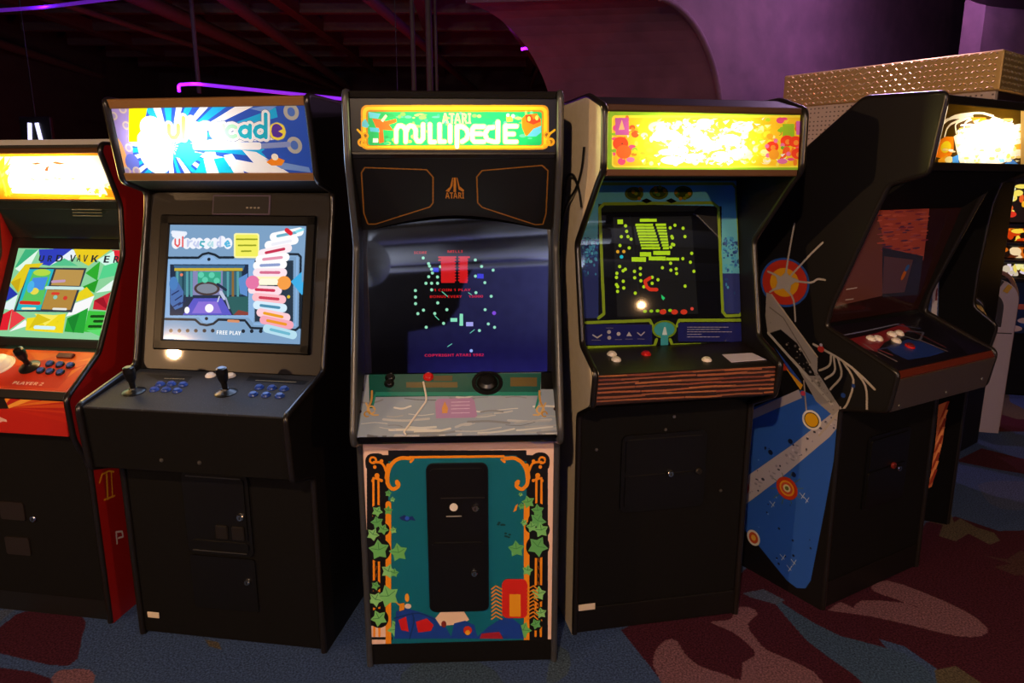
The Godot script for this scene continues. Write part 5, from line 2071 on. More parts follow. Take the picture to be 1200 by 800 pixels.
	c.e("fff0c8", 457,163,21.1,5.6)
	c.e("ffe080", 479,125,10.0,7.6)
	c.e("ffe080", 268,165,6.7,5.4)
	c.e("ffd060", 379,129,11.9,7.6)
	c.e("fff0c8", 501,142,6.1,3.5)
	c.e("ffffff", 185,171,9.2,4.8)
	c.e("ffd060", 261,179,19.3,7.4)
	c.e("fff0c8", 172,172,15.3,4.2)
	c.e("ffffff", 301,169,14.5,5.7)
	c.e("ffe080", 90,140,7.5,3.0)
	c.e("ffd060", 448,149,12.8,8.3)
	c.e("ffffff", 88,137,18.6,2.9)
	c.e("ffd060", 372,131,21.4,7.2)
	c.e("ffd060", 273,134,15.5,3.9)
	c.e("ffe080", 61,136,18.6,4.2)
	c.e("ffffff", 346,148,18.6,5.9)
	c.e("ffd060", 191,160,15.6,3.4)
	c.e("fff0c8", 103,141,17.3,2.7)
	c.e("ffe080", 516,151,19.4,4.7)
	c.p("d8b060", [447,-24,611,-32,722,181,547,183])
	return c.tex()

func art_m5_side() -> ImageTexture:
	var c := Canvas.new(1060, 1880, 0.9, "0e0c0c")
	c.p("2a5cb4", [269,1265,480,1133,631,1049,796,1075,790,1278,773,1487,745,1782,726,1825,689,1844,639,1836,449,1729,304,1681])
	c.p("b0a8ac", [329,1690,391,1491,615,1268,795,1068,822,1099,764,1194,570,1425])
	c.p("a8a0a6", [358,1224,616,1050,634,1079,362,1260])
	c.e("8c868e", 428,1542,3.1,6.4)
	c.e("2c2e40", 647,1303,3.3,3.0)
	c.e("948e96", 514,1417,3.1,5.0)
	c.e("2c2e40", 763,1120,2.7,4.0)
	c.e("8c868e", 523,1433,6.0,4.7)
	c.e("2c2e40", 777,1155,4.2,3.5)
	c.e("2c2e40", 673,1272,3.8,5.9)
	c.e("8c868e", 618,1333,9.0,3.5)
	c.e("8c868e", 673,1279,3.2,3.6)
	c.e("2c2e40", 743,1143,5.4,4.6)
	c.e("c4bcc0", 673,1229,6.5,4.5)
	c.e("c4bcc0", 765,1145,3.8,5.2)
	c.e("8c868e", 587,1324,6.9,5.8)
	c.e("2c2e40", 673,1228,6.1,5.3)
	c.e("c4bcc0", 720,1191,5.6,5.4)
	c.e("8c868e", 778,1143,4.8,2.4)
	c.e("2c2e40", 723,1172,8.3,4.6)
	c.e("8c868e", 411,1582,8.2,6.1)
	c.e("8c868e", 743,1169,4.7,5.2)
	c.e("8c868e", 537,1417,9.6,3.0)
	c.e("8c868e", 532,1439,6.4,5.7)
	c.e("8c868e", 619,1320,6.1,2.6)
	c.e("948e96", 616,1315,8.8,2.2)
	c.e("c4bcc0", 614,1293,5.7,6.1)
	c.e("8c868e", 545,1383,5.7,5.1)
	c.e("948e96", 606,1311,7.1,2.1)
	c.e("948e96", 530,1432,3.9,2.8)
	c.e("8c868e", 612,1332,6.9,2.3)
	c.e("8c868e", 453,1493,8.4,5.3)
	c.e("c4bcc0", 633,1319,2.8,4.6)
	c.e("c4bcc0", 471,1468,4.3,5.0)
	c.e("948e96", 593,1355,6.7,4.5)
	c.e("2c2e40", 486,1461,8.5,6.1)
	c.e("8c868e", 765,1150,2.6,2.0)
	c.e("8c868e", 630,1299,8.7,5.3)
	c.e("c4bcc0", 413,1539,10.0,2.6)
	c.e("948e96", 391,1583,6.3,4.4)
	c.e("c4bcc0", 603,1324,3.6,5.5)
	c.e("2c2e40", 456,1473,8.6,2.9)
	c.e("948e96", 763,1138,3.1,5.3)
	c.e("8c868e", 532,1434,5.7,2.9)
	c.e("8c868e", 473,1496,4.8,3.8)
	c.e("c4bcc0", 726,1188,3.2,2.6)
	c.e("c4bcc0", 694,1230,6.2,3.1)
	c.e("c4bcc0", 642,1301,6.6,4.1)
	c.e("948e96", 748,1146,7.0,4.8)
	c.e("2c2e40", 700,1194,5.9,4.5)
	c.e("c4bcc0", 673,1221,5.4,3.5)
	c.e("8c868e", 437,1532,5.2,2.4)
	c.e("948e96", 392,1541,3.5,3.5)
	c.e("8c868e", 477,1479,9.0,2.6)
	c.e("c4bcc0", 635,1277,3.0,5.8)
	c.e("8c868e", 469,1480,9.0,2.8)
	c.e("2c2e40", 562,1377,4.3,4.7)
	c.e("2c2e40", 557,1394,7.3,3.5)
	c.e("2c2e40", 402,1580,8.4,4.4)
	c.e("c4bcc0", 389,1568,9.4,2.9)
	c.e("8c868e", 631,1270,7.9,3.6)
	c.e("948e96", 695,1232,4.4,4.4)
	c.e("8c868e", 780,1123,6.5,2.6)
	c.e("6a90d0", 524,1597,4.4,3.9)
	c.e("0c1430", 616,1496,5.2,4.7)
	c.e("6a90d0", 557,1512,5.0,4.4)
	c.e("6a90d0", 457,1388,3.9,3.3)
	c.e("0c1430", 731,1653,4.5,4.3)
	c.e("0c1430", 724,1621,2.5,2.3)
	c.e("101c48", 504,1324,2.5,2.1)
	c.e("101c48", 526,1845,3.3,2.9)
	c.e("0c1430", 485,1332,3.6,3.1)
	c.e("0c1430", 659,1718,5.8,5.4)
	c.e("0c1430", 582,1636,5.9,5.3)
	c.e("6a90d0", 484,1672,2.7,2.3)
	c.e("101c48", 486,1326,6.1,5.2)
	c.e("101c48", 595,1784,5.7,5.2)
	c.e("0c1430", 624,1519,2.5,2.2)
	c.e("101c48", 614,1273,4.5,4.0)
	c.e("6a90d0", 584,1771,3.4,3.0)
	c.e("0c1430", 584,1765,4.7,4.2)
	c.e("0c1430", 621,1738,5.5,5.0)
	c.e("101c48", 650,1657,5.4,5.0)
	c.e("101c48", 654,1300,2.4,2.2)
	c.e("0c1430", 518,1593,3.8,3.4)
	c.e("0c1430", 494,1803,5.0,4.4)
	c.e("101c48", 521,1556,3.5,3.0)
	c.e("101c48", 456,1435,2.7,2.3)
	c.e("101c48", 467,1518,4.6,4.0)
	c.e("101838", 512,1337,12.2,10.5)
	c.e("101838", 599,1263,11.5,10.1)
	c.e("101838", 627,1390,11.4,10.2)
	c.s("506a40", 2.9, [602,1456,674,1429])
	c.s("506a40", 2.9, [602,1456,664,1472])
	c.s("506a40", 2.9, [602,1456,630,1510])
	c.s("506a40", 2.9, [602,1456,585,1528])
	c.s("506a40", 2.9, [602,1456,545,1519])
	c.s("506a40", 2.9, [602,1456,526,1485])
	c.s("506a40", 2.9, [602,1456,538,1439])
	c.s("506a40", 2.9, [602,1456,574,1402])
	c.s("506a40", 2.9, [602,1456,619,1386])
	c.s("506a40", 2.9, [602,1456,657,1397])
	c.e("c83818", 602,1456,50.4,44.9)
	c.e("e8a020", 602,1456,34.9,31.1)
	c.e("d0502c", 602,1456,27.1,24.2)
	c.e("e0d8a0", 602,1456,17.4,15.5)
	c.e("6a7030", 602,1456,9.7,8.6)
	c.e("d8d0c0", 462,1730,34.4,33.4)
	c.e("c04818", 462,1730,23.7,24.2)
	c.e("e0b040", 462,1730,12.9,13.0)
	c.s("a89888", 6.2, [635,1012,658,1126])
	c.e("e0dcd4", 683,1152,41.4,37.3)
	c.e("2a2010", 683,1152,32.4,29.2)
	c.e("d8a010", 683,1152,28.8,26.0)
	c.e("1a1010", 513,1079,23.9,20.3)
	c.e("c89820", 513,1079,13.5,11.5)
	c.e("c03850", 636,1061,11.0,9.8)
	c.e("c03018", 394,1528,26.5,33.3)
	c.s("b0b8c8", 2.9, [650,1738,671,1750])
	c.s("b0b8c8", 2.9, [673,1730,660,1759])
	c.s("b0b8c8", 3.0, [633,1772,655,1784])
	c.s("b0b8c8", 2.9, [657,1764,643,1793])
	c.s("b0b8c8", 2.9, [661,1452,681,1465])
	c.s("b0b8c8", 2.8, [683,1446,671,1472])
	c.s("b0b8c8", 2.8, [681,1461,701,1474])
	c.s("b0b8c8", 2.8, [703,1456,691,1482])
	c.s("b0b8c8", 3.1, [527,1540,550,1553])
	c.s("b0b8c8", 3.0, [552,1534,538,1562])
	c.s("b0b8c8", 3.0, [597,1741,619,1753])
	c.s("b0b8c8", 3.0, [621,1733,607,1762])
	c.e("28509c", 511,656,111.8,93.1)
	c.e("b83020", 511,656,102.1,85.1)
	c.e("d89a18", 511,656,65.5,54.6)
	c.p("a8a098", [469,632,494,636,515,614,536,631,575,639,543,662,539,698,510,679,471,691,480,660])
	c.s("a8a098", 7.8, [514,640,516,613,518,587,521,556,525,518,530,476,535,435])
	c.s("a8a098", 7.7, [532,635,555,608,578,583,600,558,620,536,641,515,661,495])
	c.s("a8a098", 7.6, [545,646,575,645,604,645,626,643,639,638,646,632,654,627,664,626,675,626,685,627])
	c.s("a8a098", 7.7, [525,678,537,690,550,702,560,718,566,741,571,767,575,794])
	c.s("a8a098", 7.9, [486,637,468,632,450,627,432,623])
	c.s("a8a098", 7.9, [486,676,473,684,461,692,448,701])
	c.p("968e86", [432,703,457,709,517,757,684,916,689,966,796,1075,769,1111,694,1076,529,881,455,868,436,796])
	c.p("0c0a0a", [463,860,513,837,591,876,684,981,655,987])
	c.s("b8a890", 5.8, [457,709,683,910])
	c.s("b0a89c", 11.1, [455,861,761,1071])
	c.s("6a6258", 4.4, [453,760,520,790,657,938])
	c.p("a82c20", [451,903,485,917,567,987,540,994])
	c.p("2848a0", [483,904,628,1020,607,1032,567,987])
	c.p("d89a20", [547,979,633,1029,624,1051])
	c.e("6a645c", 697,1004,5.3,4.8)
	c.e("807870", 762,1074,2.7,2.5)
	c.e("b4aca0", 605,896,5.1,4.5)
	c.e("b4aca0", 719,1036,2.5,2.3)
	c.e("6a645c", 630,967,5.2,4.6)
	c.e("807870", 682,991,4.5,4.0)
	c.e("b4aca0", 653,946,3.4,3.0)
	c.e("807870", 745,1063,2.8,2.6)
	c.e("6a645c", 692,975,4.4,3.9)
	c.e("6a645c", 591,932,2.9,2.5)
	c.e("6a645c", 721,1043,2.9,2.6)
	c.e("b4aca0", 609,951,2.2,1.9)
	c.e("6a645c", 702,1014,5.3,4.8)
	c.e("6a645c", 557,902,2.0,1.7)
	c.e("6a645c", 722,1024,1.9,1.8)
	c.e("807870", 610,902,4.2,3.7)
	c.e("6a645c", 648,958,2.3,2.0)
	c.e("6a645c", 608,917,3.6,3.1)
	c.e("b4aca0", 706,1034,3.6,3.3)
	c.e("807870", 546,890,5.1,4.3)
	c.e("807870", 463,819,2.8,2.3)
	c.e("b4aca0", 595,908,2.8,2.4)
	c.e("6a645c", 702,1006,4.5,4.0)
	c.e("6a645c", 552,882,3.0,2.6)
	c.e("b4aca0", 688,999,5.6,5.0)
	c.e("807870", 706,998,4.0,3.6)
	c.e("807870", 699,990,3.6,3.3)
	c.e("6a645c", 598,930,3.0,2.6)
	c.e("6a645c", 641,940,4.4,3.9)
	c.e("6a645c", 737,1034,2.1,1.9)
	c.e("807870", 671,1004,4.9,4.4)
	c.e("b4aca0", 681,977,3.1,2.8)
	c.e("807870", 681,975,5.5,4.9)
	c.e("6a645c", 584,888,5.7,4.9)
	c.e("807870", 768,1088,3.9,3.6)
	c.e("6a645c", 713,1022,1.9,1.8)
	c.e("807870", 756,1062,5.2,4.8)
	c.e("6a645c", 595,931,2.6,2.2)
	c.e("807870", 628,948,2.6,2.3)
	c.e("807870", 659,972,5.8,5.1)
	c.s("b0a494", 8.7, [661,866,681,871,701,876,720,882,741,888,763,895,785,903,807,912,829,922,851,934,873,947,894,961,915,975])
	c.s("b0a494", 8.4, [738,892,738,902,739,912,738,921,735,930,728,938,718,945,707,952,696,958])
	c.s("b0a494", 8.4, [749,896,752,909,756,923,759,936,758,947,752,958,743,967,733,975,723,984])
	c.s("b0a494", 8.3, [766,898,773,913,780,928,785,942,786,957,781,971,771,986,759,1001,748,1017])
	c.s("b0a494", 8.2, [788,906,800,920,814,932,826,946,834,961,835,980,833,1002,828,1023,823,1042,818,1057,811,1069,804,1081,798,1093])
	c.s("b0a494", 8.1, [822,917,838,930,854,943,869,956,880,971,887,990,891,1012,893,1034,896,1056])
	c.s("b0a494", 8.3, [797,1081,778,1110,760,1140,741,1170,721,1201])
	c.e("b03028", 694,878,14.0,12.5)
	c.e("a8a0b0", 693,863,7.0,6.2)
	c.e("1a3c80", 801,1026,9.9,9.2)
	c.e("1a3c80", 836,982,7.7,7.3)
	return c.tex()

func art_m5_screen() -> ImageTexture:
	var c := Canvas.new(596, 427, 1.4, "2c1614")
	c.p("6a4038", [-41,44,63,-20,234,176,335,338,-32,363,-89,253])
	c.p("a04838", [53,-5,365,-27,484,207,225,162])
	c.e("7a3040", 225,93,14.6,2.5)
	c.e("7a3040", 303,159,29.8,2.4)
	c.e("503050", 283,88,15.7,2.2)
	c.e("944c54", 285,159,27.1,3.5)
	c.e("b05040", 250,48,13.7,3.8)
	c.e("b85c48", 312,165,29.5,3.6)
	c.e("b05040", 349,149,16.6,2.6)
	c.e("503050", 284,-14,16.7,3.0)
	c.e("944c54", 343,123,15.5,3.1)
	c.e("7a3040", 193,-12,13.2,3.7)
	c.e("7a3040", 434,123,24.1,4.1)
	c.e("b85c48", 224,-5,26.6,3.1)
	c.e("b05040", 167,123,27.4,2.3)
	c.e("b05040", 200,152,23.0,2.6)
	c.e("7a3040", 135,19,24.2,2.0)
	c.e("7a3040", 157,34,21.7,1.8)
	c.e("944c54", 359,14,11.1,3.0)
	c.e("503050", 211,138,30.6,4.0)
	c.e("7a3040", 220,51,17.9,3.8)
	c.e("944c54", 400,70,16.4,3.4)
	c.e("b85c48", 439,187,31.2,4.1)
	c.e("7a3040", 196,8,26.4,3.2)
	c.e("503050", 182,82,29.7,3.3)
	c.e("503050", 346,40,23.7,3.5)
	c.e("b05040", 341,144,31.6,3.7)
	c.e("503050", 301,119,23.2,3.4)
	c.e("503050", 355,156,11.6,2.7)
	c.e("b85c48", 128,18,28.3,3.2)
	c.e("944c54", 384,166,12.1,2.4)
	c.e("b85c48", 240,70,14.9,3.1)
	c.e("503050", 298,79,19.4,3.6)
	c.e("503050", 291,54,11.2,3.5)
	c.e("b85c48", 239,110,21.5,2.8)
	c.e("b85c48", 387,189,31.6,2.4)
	c.e("b05040", 193,77,15.3,3.2)
	c.e("b05040", 245,179,25.2,3.9)
	c.e("b05040", 342,166,24.2,2.8)
	c.e("7a3040", 372,102,25.9,3.4)
	c.e("944c54", 345,105,22.3,2.6)
	c.e("b85c48", 366,45,19.1,2.4)
	c.e("944c54", 309,43,30.9,1.7)
	c.e("b85c48", 342,12,32.7,2.3)
	c.e("944c54", 364,99,21.5,2.2)
	c.e("503050", 193,98,31.0,1.7)
	c.e("b05040", 283,68,18.2,1.9)
	c.e("503050", 335,159,33.4,2.5)
	c.e("944c54", 290,64,27.7,2.3)
	c.e("944c54", 291,159,32.1,2.8)
	c.e("b05040", 288,44,26.3,1.7)
	c.e("b05040", 261,183,32.6,3.1)
	c.e("944c54", 146,88,30.1,2.3)
	c.e("b05040", 393,62,12.8,2.8)
	c.e("b85c48", 296,185,17.1,1.9)
	c.e("b85c48", 180,23,11.5,3.2)
	c.e("7a3040", 193,145,17.5,3.0)
	c.e("503050", 344,39,24.5,2.2)
	c.e("7a3040", 410,179,15.8,2.0)
	c.e("b05040", 346,94,23.6,2.5)
	c.e("944c54", 171,79,26.4,2.3)
	c.e("7a3040", 241,181,24.4,2.0)
	c.e("b05040", 161,121,25.3,2.5)
	c.e("b85c48", 322,127,27.0,3.4)
	c.e("7a3040", 254,76,28.6,1.9)
	c.e("b05040", 255,52,19.6,3.5)
	c.e("7a3040", 227,159,21.8,3.3)
	c.e("7a3040", 316,78,11.2,3.4)
	c.e("944c54", 396,111,30.3,2.4)
	c.e("b05040", 164,66,29.8,3.0)
	c.e("7a3040", 135,29,12.4,2.5)
	c.e("b05040", 423,156,13.7,3.6)
	c.e("b05040", 367,117,24.6,3.0)
	c.e("b85c48", 312,74,17.4,3.5)
	c.e("b05040", 254,-10,25.9,2.9)
	c.e("7a3040", 376,58,29.3,1.8)
	c.e("503050", 346,185,20.3,1.9)
	c.e("7a3040", 308,69,21.2,4.0)
	c.e("b05040", 250,-6,22.8,2.6)
	c.e("503050", 183,129,11.1,3.5)
	c.e("b05040", 413,99,23.7,2.8)
	c.e("944c54", 235,75,13.7,3.7)
	c.e("503050", 217,147,27.0,3.2)
	c.e("7a3040", 151,59,24.1,1.6)
	c.e("7a3040", 353,173,30.4,4.1)
	c.e("944c54", 249,176,16.7,3.7)
	c.e("503050", 187,150,11.4,2.2)
	c.e("503050", 93,18,14.7,2.0)
	c.e("944c54", 173,34,29.6,3.2)
	c.e("b05040", 224,23,29.0,3.7)
	c.e("b85c48", 407,86,26.5,3.4)
	c.e("7a3040", 409,183,24.7,3.3)
	c.e("7a3040", 325,19,25.3,3.1)
	c.e("b85c48", 378,44,29.3,3.6)
	c.e("b05040", 179,56,18.0,3.0)
	c.e("b85c48", 370,29,32.9,3.3)
	c.e("7a3040", 255,68,25.6,3.8)
	c.e("b85c48", 164,52,25.2,3.5)
	c.e("944c54", 77,-10,19.5,2.9)
	c.e("7a3040", 338,159,15.1,3.0)
	c.e("944c54", 83,8,12.8,2.3)
	c.e("7a3040", 151,1,12.5,2.2)
	c.e("b85c48", 240,93,19.9,1.9)
	c.e("944c54", 282,84,14.0,2.2)
	c.e("7a3040", 262,7,26.6,2.2)
	c.e("b85c48", 102,37,14.7,3.1)
	c.e("b05040", 182,123,31.0,2.9)
	c.e("503050", 123,67,12.6,3.3)
	c.e("b85c48", 194,19,29.6,2.0)
	c.e("944c54", 353,21,16.7,1.7)
	c.e("503050", 252,64,13.3,3.5)
	c.e("b85c48", 135,-8,24.7,1.6)
	c.e("944c54", 177,-6,11.3,2.2)
	c.e("7a3040", 278,150,20.2,3.5)
	c.e("7a3040", 325,141,19.1,2.3)
	c.e("944c54", 113,-13,26.8,2.1)
	c.e("b05040", 218,20,17.8,3.2)
	c.e("503050", 400,153,25.6,3.9)
	c.e("b85c48", 176,107,19.7,2.8)
	c.e("b85c48", 163,100,22.4,2.8)
	c.e("b05040", 204,69,30.9,2.1)
	c.e("b85c48", 353,117,21.9,3.5)
	c.p("303040", [181,140,471,189,551,357,308,347])
	c.p("584048", [213,175,411,200,445,337,299,332])
	c.e("b86018", 390,261,11.6,22.1)
	c.e("3060a0", 394,233,11.6,14.6)
	c.s("c8c0b8", 4.3, [61,294,120,292])
	c.s("b8b0a8", 4.4, [80,337,125,337])
	return c.tex()

func art_m5_cp() -> ImageTexture:
	var c := Canvas.new(624, 301, 1.5, "12101a")
	c.p("7a2028", [-20,93,201,84,411,55,393,102,162,145,57,188])
	c.p("20387c", [133,173,296,152,358,190,366,260,256,267,135,260,120,213])
	c.p("8a2830", [41,140,122,148,88,179,40,168])
	c.s("6a7090", 6.8, [-45,65,177,61,388,51])
	c.s("a09094", 6.7, [-4,108,29,208])
	c.s("8a4048", 6.8, [58,122,102,220])
	c.s("8a7c80", 6.5, [64,189,76,256])
	c.s("50546a", 7.4, [355,100,433,129,355,166])
	c.s("5a3038", 7.4, [393,102,407,236])
	c.s("7a6a74", 7.1, [348,164,380,258])
	c.s("343c64", 6.6, [81,177,235,173])
	c.s("3a4468", 7.6, [373,60,454,102])
	c.s("787078", 6.7, [60,133,55,176])
	c.s("5a6070", 7.1, [308,131,342,174])
	return c.tex()

func art_m6_side() -> ImageTexture:
	var c := Canvas.new(960, 1840, 0.7, "0c0b0b")
	c.p("3c4c70", [476,749,508,669,536,648,557,897,503,902])
	c.p("a8a4a8", [517,688,534,656,552,913,528,916])
	c.p("702830", [531,726,536,710,540,772,533,773])
	c.p("b86840", [600,1258,635,1236,635,1445,617,1663,604,1674,607,1449])
	c.p("8a3020", [632,1236,642,1235,632,1294,612,1331])
	c.p("d88850", [631,1278,641,1276,630,1336,610,1373])
	c.p("8a3020", [629,1320,639,1318,629,1378,609,1415])
	c.p("d88850", [628,1362,638,1360,627,1421,607,1458])
	c.p("8a3020", [626,1404,636,1402,626,1463,605,1501])
	c.p("d88850", [625,1446,635,1445,624,1506,604,1544])
	c.p("8a3020", [623,1489,633,1487,623,1549,602,1588])
	c.p("d88850", [621,1532,632,1530,621,1592,601,1631])
	c.p("8a3020", [620,1575,630,1573,619,1636,599,1675])
	return c.tex()

const SPOTS := {
	"m2_joysticks": [Vector3(-0.237, 0.927, 0.041), Vector3(0.072, 0.931, 0.016)],
	"m2_white": [Vector3(-0.049, 0.951, -0.099), Vector3(0.022, 0.952, -0.102)],
	"m2_blue": [Vector3(-0.182, 0.937, -0.017), Vector3(-0.145, 0.938, -0.022), Vector3(-0.101, 0.938, -0.020), Vector3(-0.177, 0.930, 0.023), Vector3(-0.135, 0.931, 0.022), Vector3(-0.094, 0.930, 0.024), Vector3(0.166, 0.939, -0.027), Vector3(0.210, 0.939, -0.027), Vector3(0.253, 0.938, -0.025), Vector3(0.171, 0.930, 0.023), Vector3(0.215, 0.930, 0.023), Vector3(0.262, 0.930, 0.024)],
	"m1_stick": [Vector3(0.032, 0.957, -0.048)],
	"m1_blue": [Vector3(0.099, 0.966, -0.066), Vector3(0.141, 0.965, -0.064), Vector3(0.183, 0.964, -0.062), Vector3(0.088, 0.949, -0.034), Vector3(0.126, 0.948, -0.032), Vector3(0.168, 0.947, -0.030)],
	"m1_ball": [Vector3(-0.090, 0.958, -0.050)],
	"m1_badge": [Vector3(0.134, 0.986, -0.104)],
	"m3_red": [Vector3(-0.097, 0.984, -0.088)],
	"m3_black": [Vector3(-0.219, 0.983, -0.087), Vector3(-0.220, 0.969, -0.067)],
	"m3_ball": [Vector3(0.092, 0.969, -0.067)],
	"m3_screws": [Vector3(-0.303, 0.906, 0.020), Vector3(0.303, 0.906, 0.020)],
	"m3_reflection": [Vector3(-0.112, 0.971, -0.070), Vector3(-0.102, 0.943, -0.031), Vector3(-0.098, 0.927, -0.009), Vector3(-0.130, 0.893, 0.038), Vector3(-0.162, 0.858, 0.086), Vector3(-0.154, 0.853, 0.094)],  # path of the reflected line on the panel, built as a tube
	"m3_clip": [Vector3(0.274, 0.884, 0.051)],
	"m4_white": [Vector3(-0.203, 1.031, -0.009), Vector3(-0.205, 1.024, 0.039), Vector3(0.097, 1.018, 0.078)],
	"m4_red": [Vector3(-0.086, 1.029, 0.002)],
	"m4_paper": [Vector3(0.171, 1.024, 0.041), Vector3(0.282, 1.024, 0.040), Vector3(0.300, 1.015, 0.104), Vector3(0.170, 1.014, 0.109)],
	"m5_white": [Vector3(-0.182, 1.043, -0.004), Vector3(-0.150, 1.041, 0.003), Vector3(-0.052, 1.044, -0.007), Vector3(-0.010, 1.044, -0.004), Vector3(-0.084, 1.031, 0.032)],
	"m5_red": [Vector3(-0.067, 1.017, 0.074)],
}
const QUAD := {
	"m3_marquee": [Vector3(-0.3030, 1.8320, -0.0450), Vector3(0.3030, 1.8320, -0.0450), Vector3(0.3030, 1.6780, -0.0420), Vector3(-0.3030, 1.6780, -0.0420)],
	"m3_speaker": [Vector3(-0.3030, 1.6650, -0.0500), Vector3(0.3030, 1.6650, -0.0500), Vector3(0.3030, 1.4400, -0.1900), Vector3(-0.3030, 1.4400, -0.1900)],
	"m3_glass": [Vector3(-0.3030, 1.5100, -0.1990), Vector3(0.3030, 1.5100, -0.1990), Vector3(0.3030, 0.9930, -0.1000), Vector3(-0.3030, 0.9930, -0.1000)],
	"m3_cp": [Vector3(-0.3030, 0.9930, -0.1000), Vector3(0.3030, 0.9930, -0.1000), Vector3(0.3030, 0.8520, 0.0950), Vector3(-0.3030, 0.8520, 0.0950)],
	"m3_front": [Vector3(-0.3020, 0.8030, 0.0040), Vector3(0.3020, 0.8030, 0.0040), Vector3(0.3020, 0.0850, 0.0040), Vector3(-0.3020, 0.0850, 0.0040)],
	"m2_marquee": [Vector3(-0.3320, 1.8300, -0.1300), Vector3(0.3320, 1.8300, -0.1300), Vector3(0.3320, 1.6200, -0.1650), Vector3(-0.3320, 1.6200, -0.1650)],
	"m2_bezel": [Vector3(-0.3370, 1.5600, -0.2970), Vector3(0.3370, 1.5600, -0.2970), Vector3(0.3370, 0.9570, -0.1350), Vector3(-0.3370, 0.9570, -0.1350)],
	"m2_screen": [Vector3(-0.2510, 1.4460, -0.2710), Vector3(0.2530, 1.4460, -0.2710), Vector3(0.2530, 1.0570, -0.1660), Vector3(-0.2510, 1.0570, -0.1660)],
	"m2_cp": [Vector3(-0.3550, 0.9570, -0.1350), Vector3(0.3550, 0.9570, -0.1350), Vector3(0.3550, 0.9080, 0.1550), Vector3(-0.3550, 0.9080, 0.1550)],
	"m1_marquee": [Vector3(-0.2520, 1.6950, -0.2430), Vector3(0.2520, 1.6950, -0.2430), Vector3(0.2520, 1.5270, -0.3100), Vector3(-0.2520, 1.5270, -0.3100)],
	"m1_screen": [Vector3(-0.2000, 1.3460, -0.3240), Vector3(0.2350, 1.3460, -0.3240), Vector3(0.2350, 1.0350, -0.1750), Vector3(-0.2000, 1.0350, -0.1750)],
	"m1_cp": [Vector3(-0.2520, 1.0000, -0.1300), Vector3(0.2520, 1.0000, -0.1300), Vector3(0.2520, 0.9050, 0.0500), Vector3(-0.2520, 0.9050, 0.0500)],
	"m1_band": [Vector3(-0.2520, 0.8750, 0.0640), Vector3(0.2520, 0.8750, 0.0640), Vector3(0.2520, 0.7520, 0.0700), Vector3(-0.2520, 0.7520, 0.0700)],
	"m4_marquee": [Vector3(-0.3050, 1.7970, 0.1760), Vector3(0.3050, 1.7970, 0.1760), Vector3(0.3050, 1.6320, 0.1860), Vector3(-0.3050, 1.6320, 0.1860)],
	"m4_bezel": [Vector3(-0.3050, 1.6000, -0.1850), Vector3(0.3050, 1.6000, -0.1850), Vector3(0.3050, 1.0400, -0.0700), Vector3(-0.3050, 1.0400, -0.0700)],
	"m4_cp": [Vector3(-0.3150, 1.0400, -0.0700), Vector3(0.3150, 1.0400, -0.0700), Vector3(0.3150, 1.0080, 0.1480), Vector3(-0.3150, 1.0080, 0.1480)],
	"m4_wood": [Vector3(-0.3180, 1.0050, 0.1520), Vector3(0.3180, 1.0050, 0.1520), Vector3(0.3180, 0.9080, 0.1500), Vector3(-0.3180, 0.9080, 0.1500)],
	"m5_marquee": [Vector3(-0.2980, 1.8300, 0.2200), Vector3(0.2980, 1.8300, 0.2200), Vector3(0.2980, 1.6550, 0.2050), Vector3(-0.2980, 1.6550, 0.2050)],
	"m5_screen": [Vector3(-0.2980, 1.5000, 0.0000), Vector3(0.2980, 1.5000, 0.0000), Vector3(0.2980, 1.0900, -0.1200), Vector3(-0.2980, 1.0900, -0.1200)],
	"m5_cp": [Vector3(-0.3120, 1.0800, -0.1100), Vector3(0.3120, 1.0800, -0.1100), Vector3(0.3120, 0.9820, 0.1750), Vector3(-0.3120, 0.9820, 0.1750)],
	"m5_side": [Vector3(-0.3180, 1.8800, -0.8000), Vector3(-0.3180, 1.8800, 0.2600), Vector3(-0.3180, 0.0000, 0.2600), Vector3(-0.3180, 0.0000, -0.8000)],
	"m1_side": [Vector3(0.2700, 1.7300, 0.0800), Vector3(0.2700, 1.7300, -0.8000), Vector3(0.2700, 0.0000, -0.8000), Vector3(0.2700, 0.0000, 0.0800)],
	"m6_side": [Vector3(-0.3200, 1.8400, -0.7000), Vector3(-0.3200, 1.8400, 0.2600), Vector3(-0.3200, 0.0000, 0.2600), Vector3(-0.3200, 0.0000, -0.7000)],
}
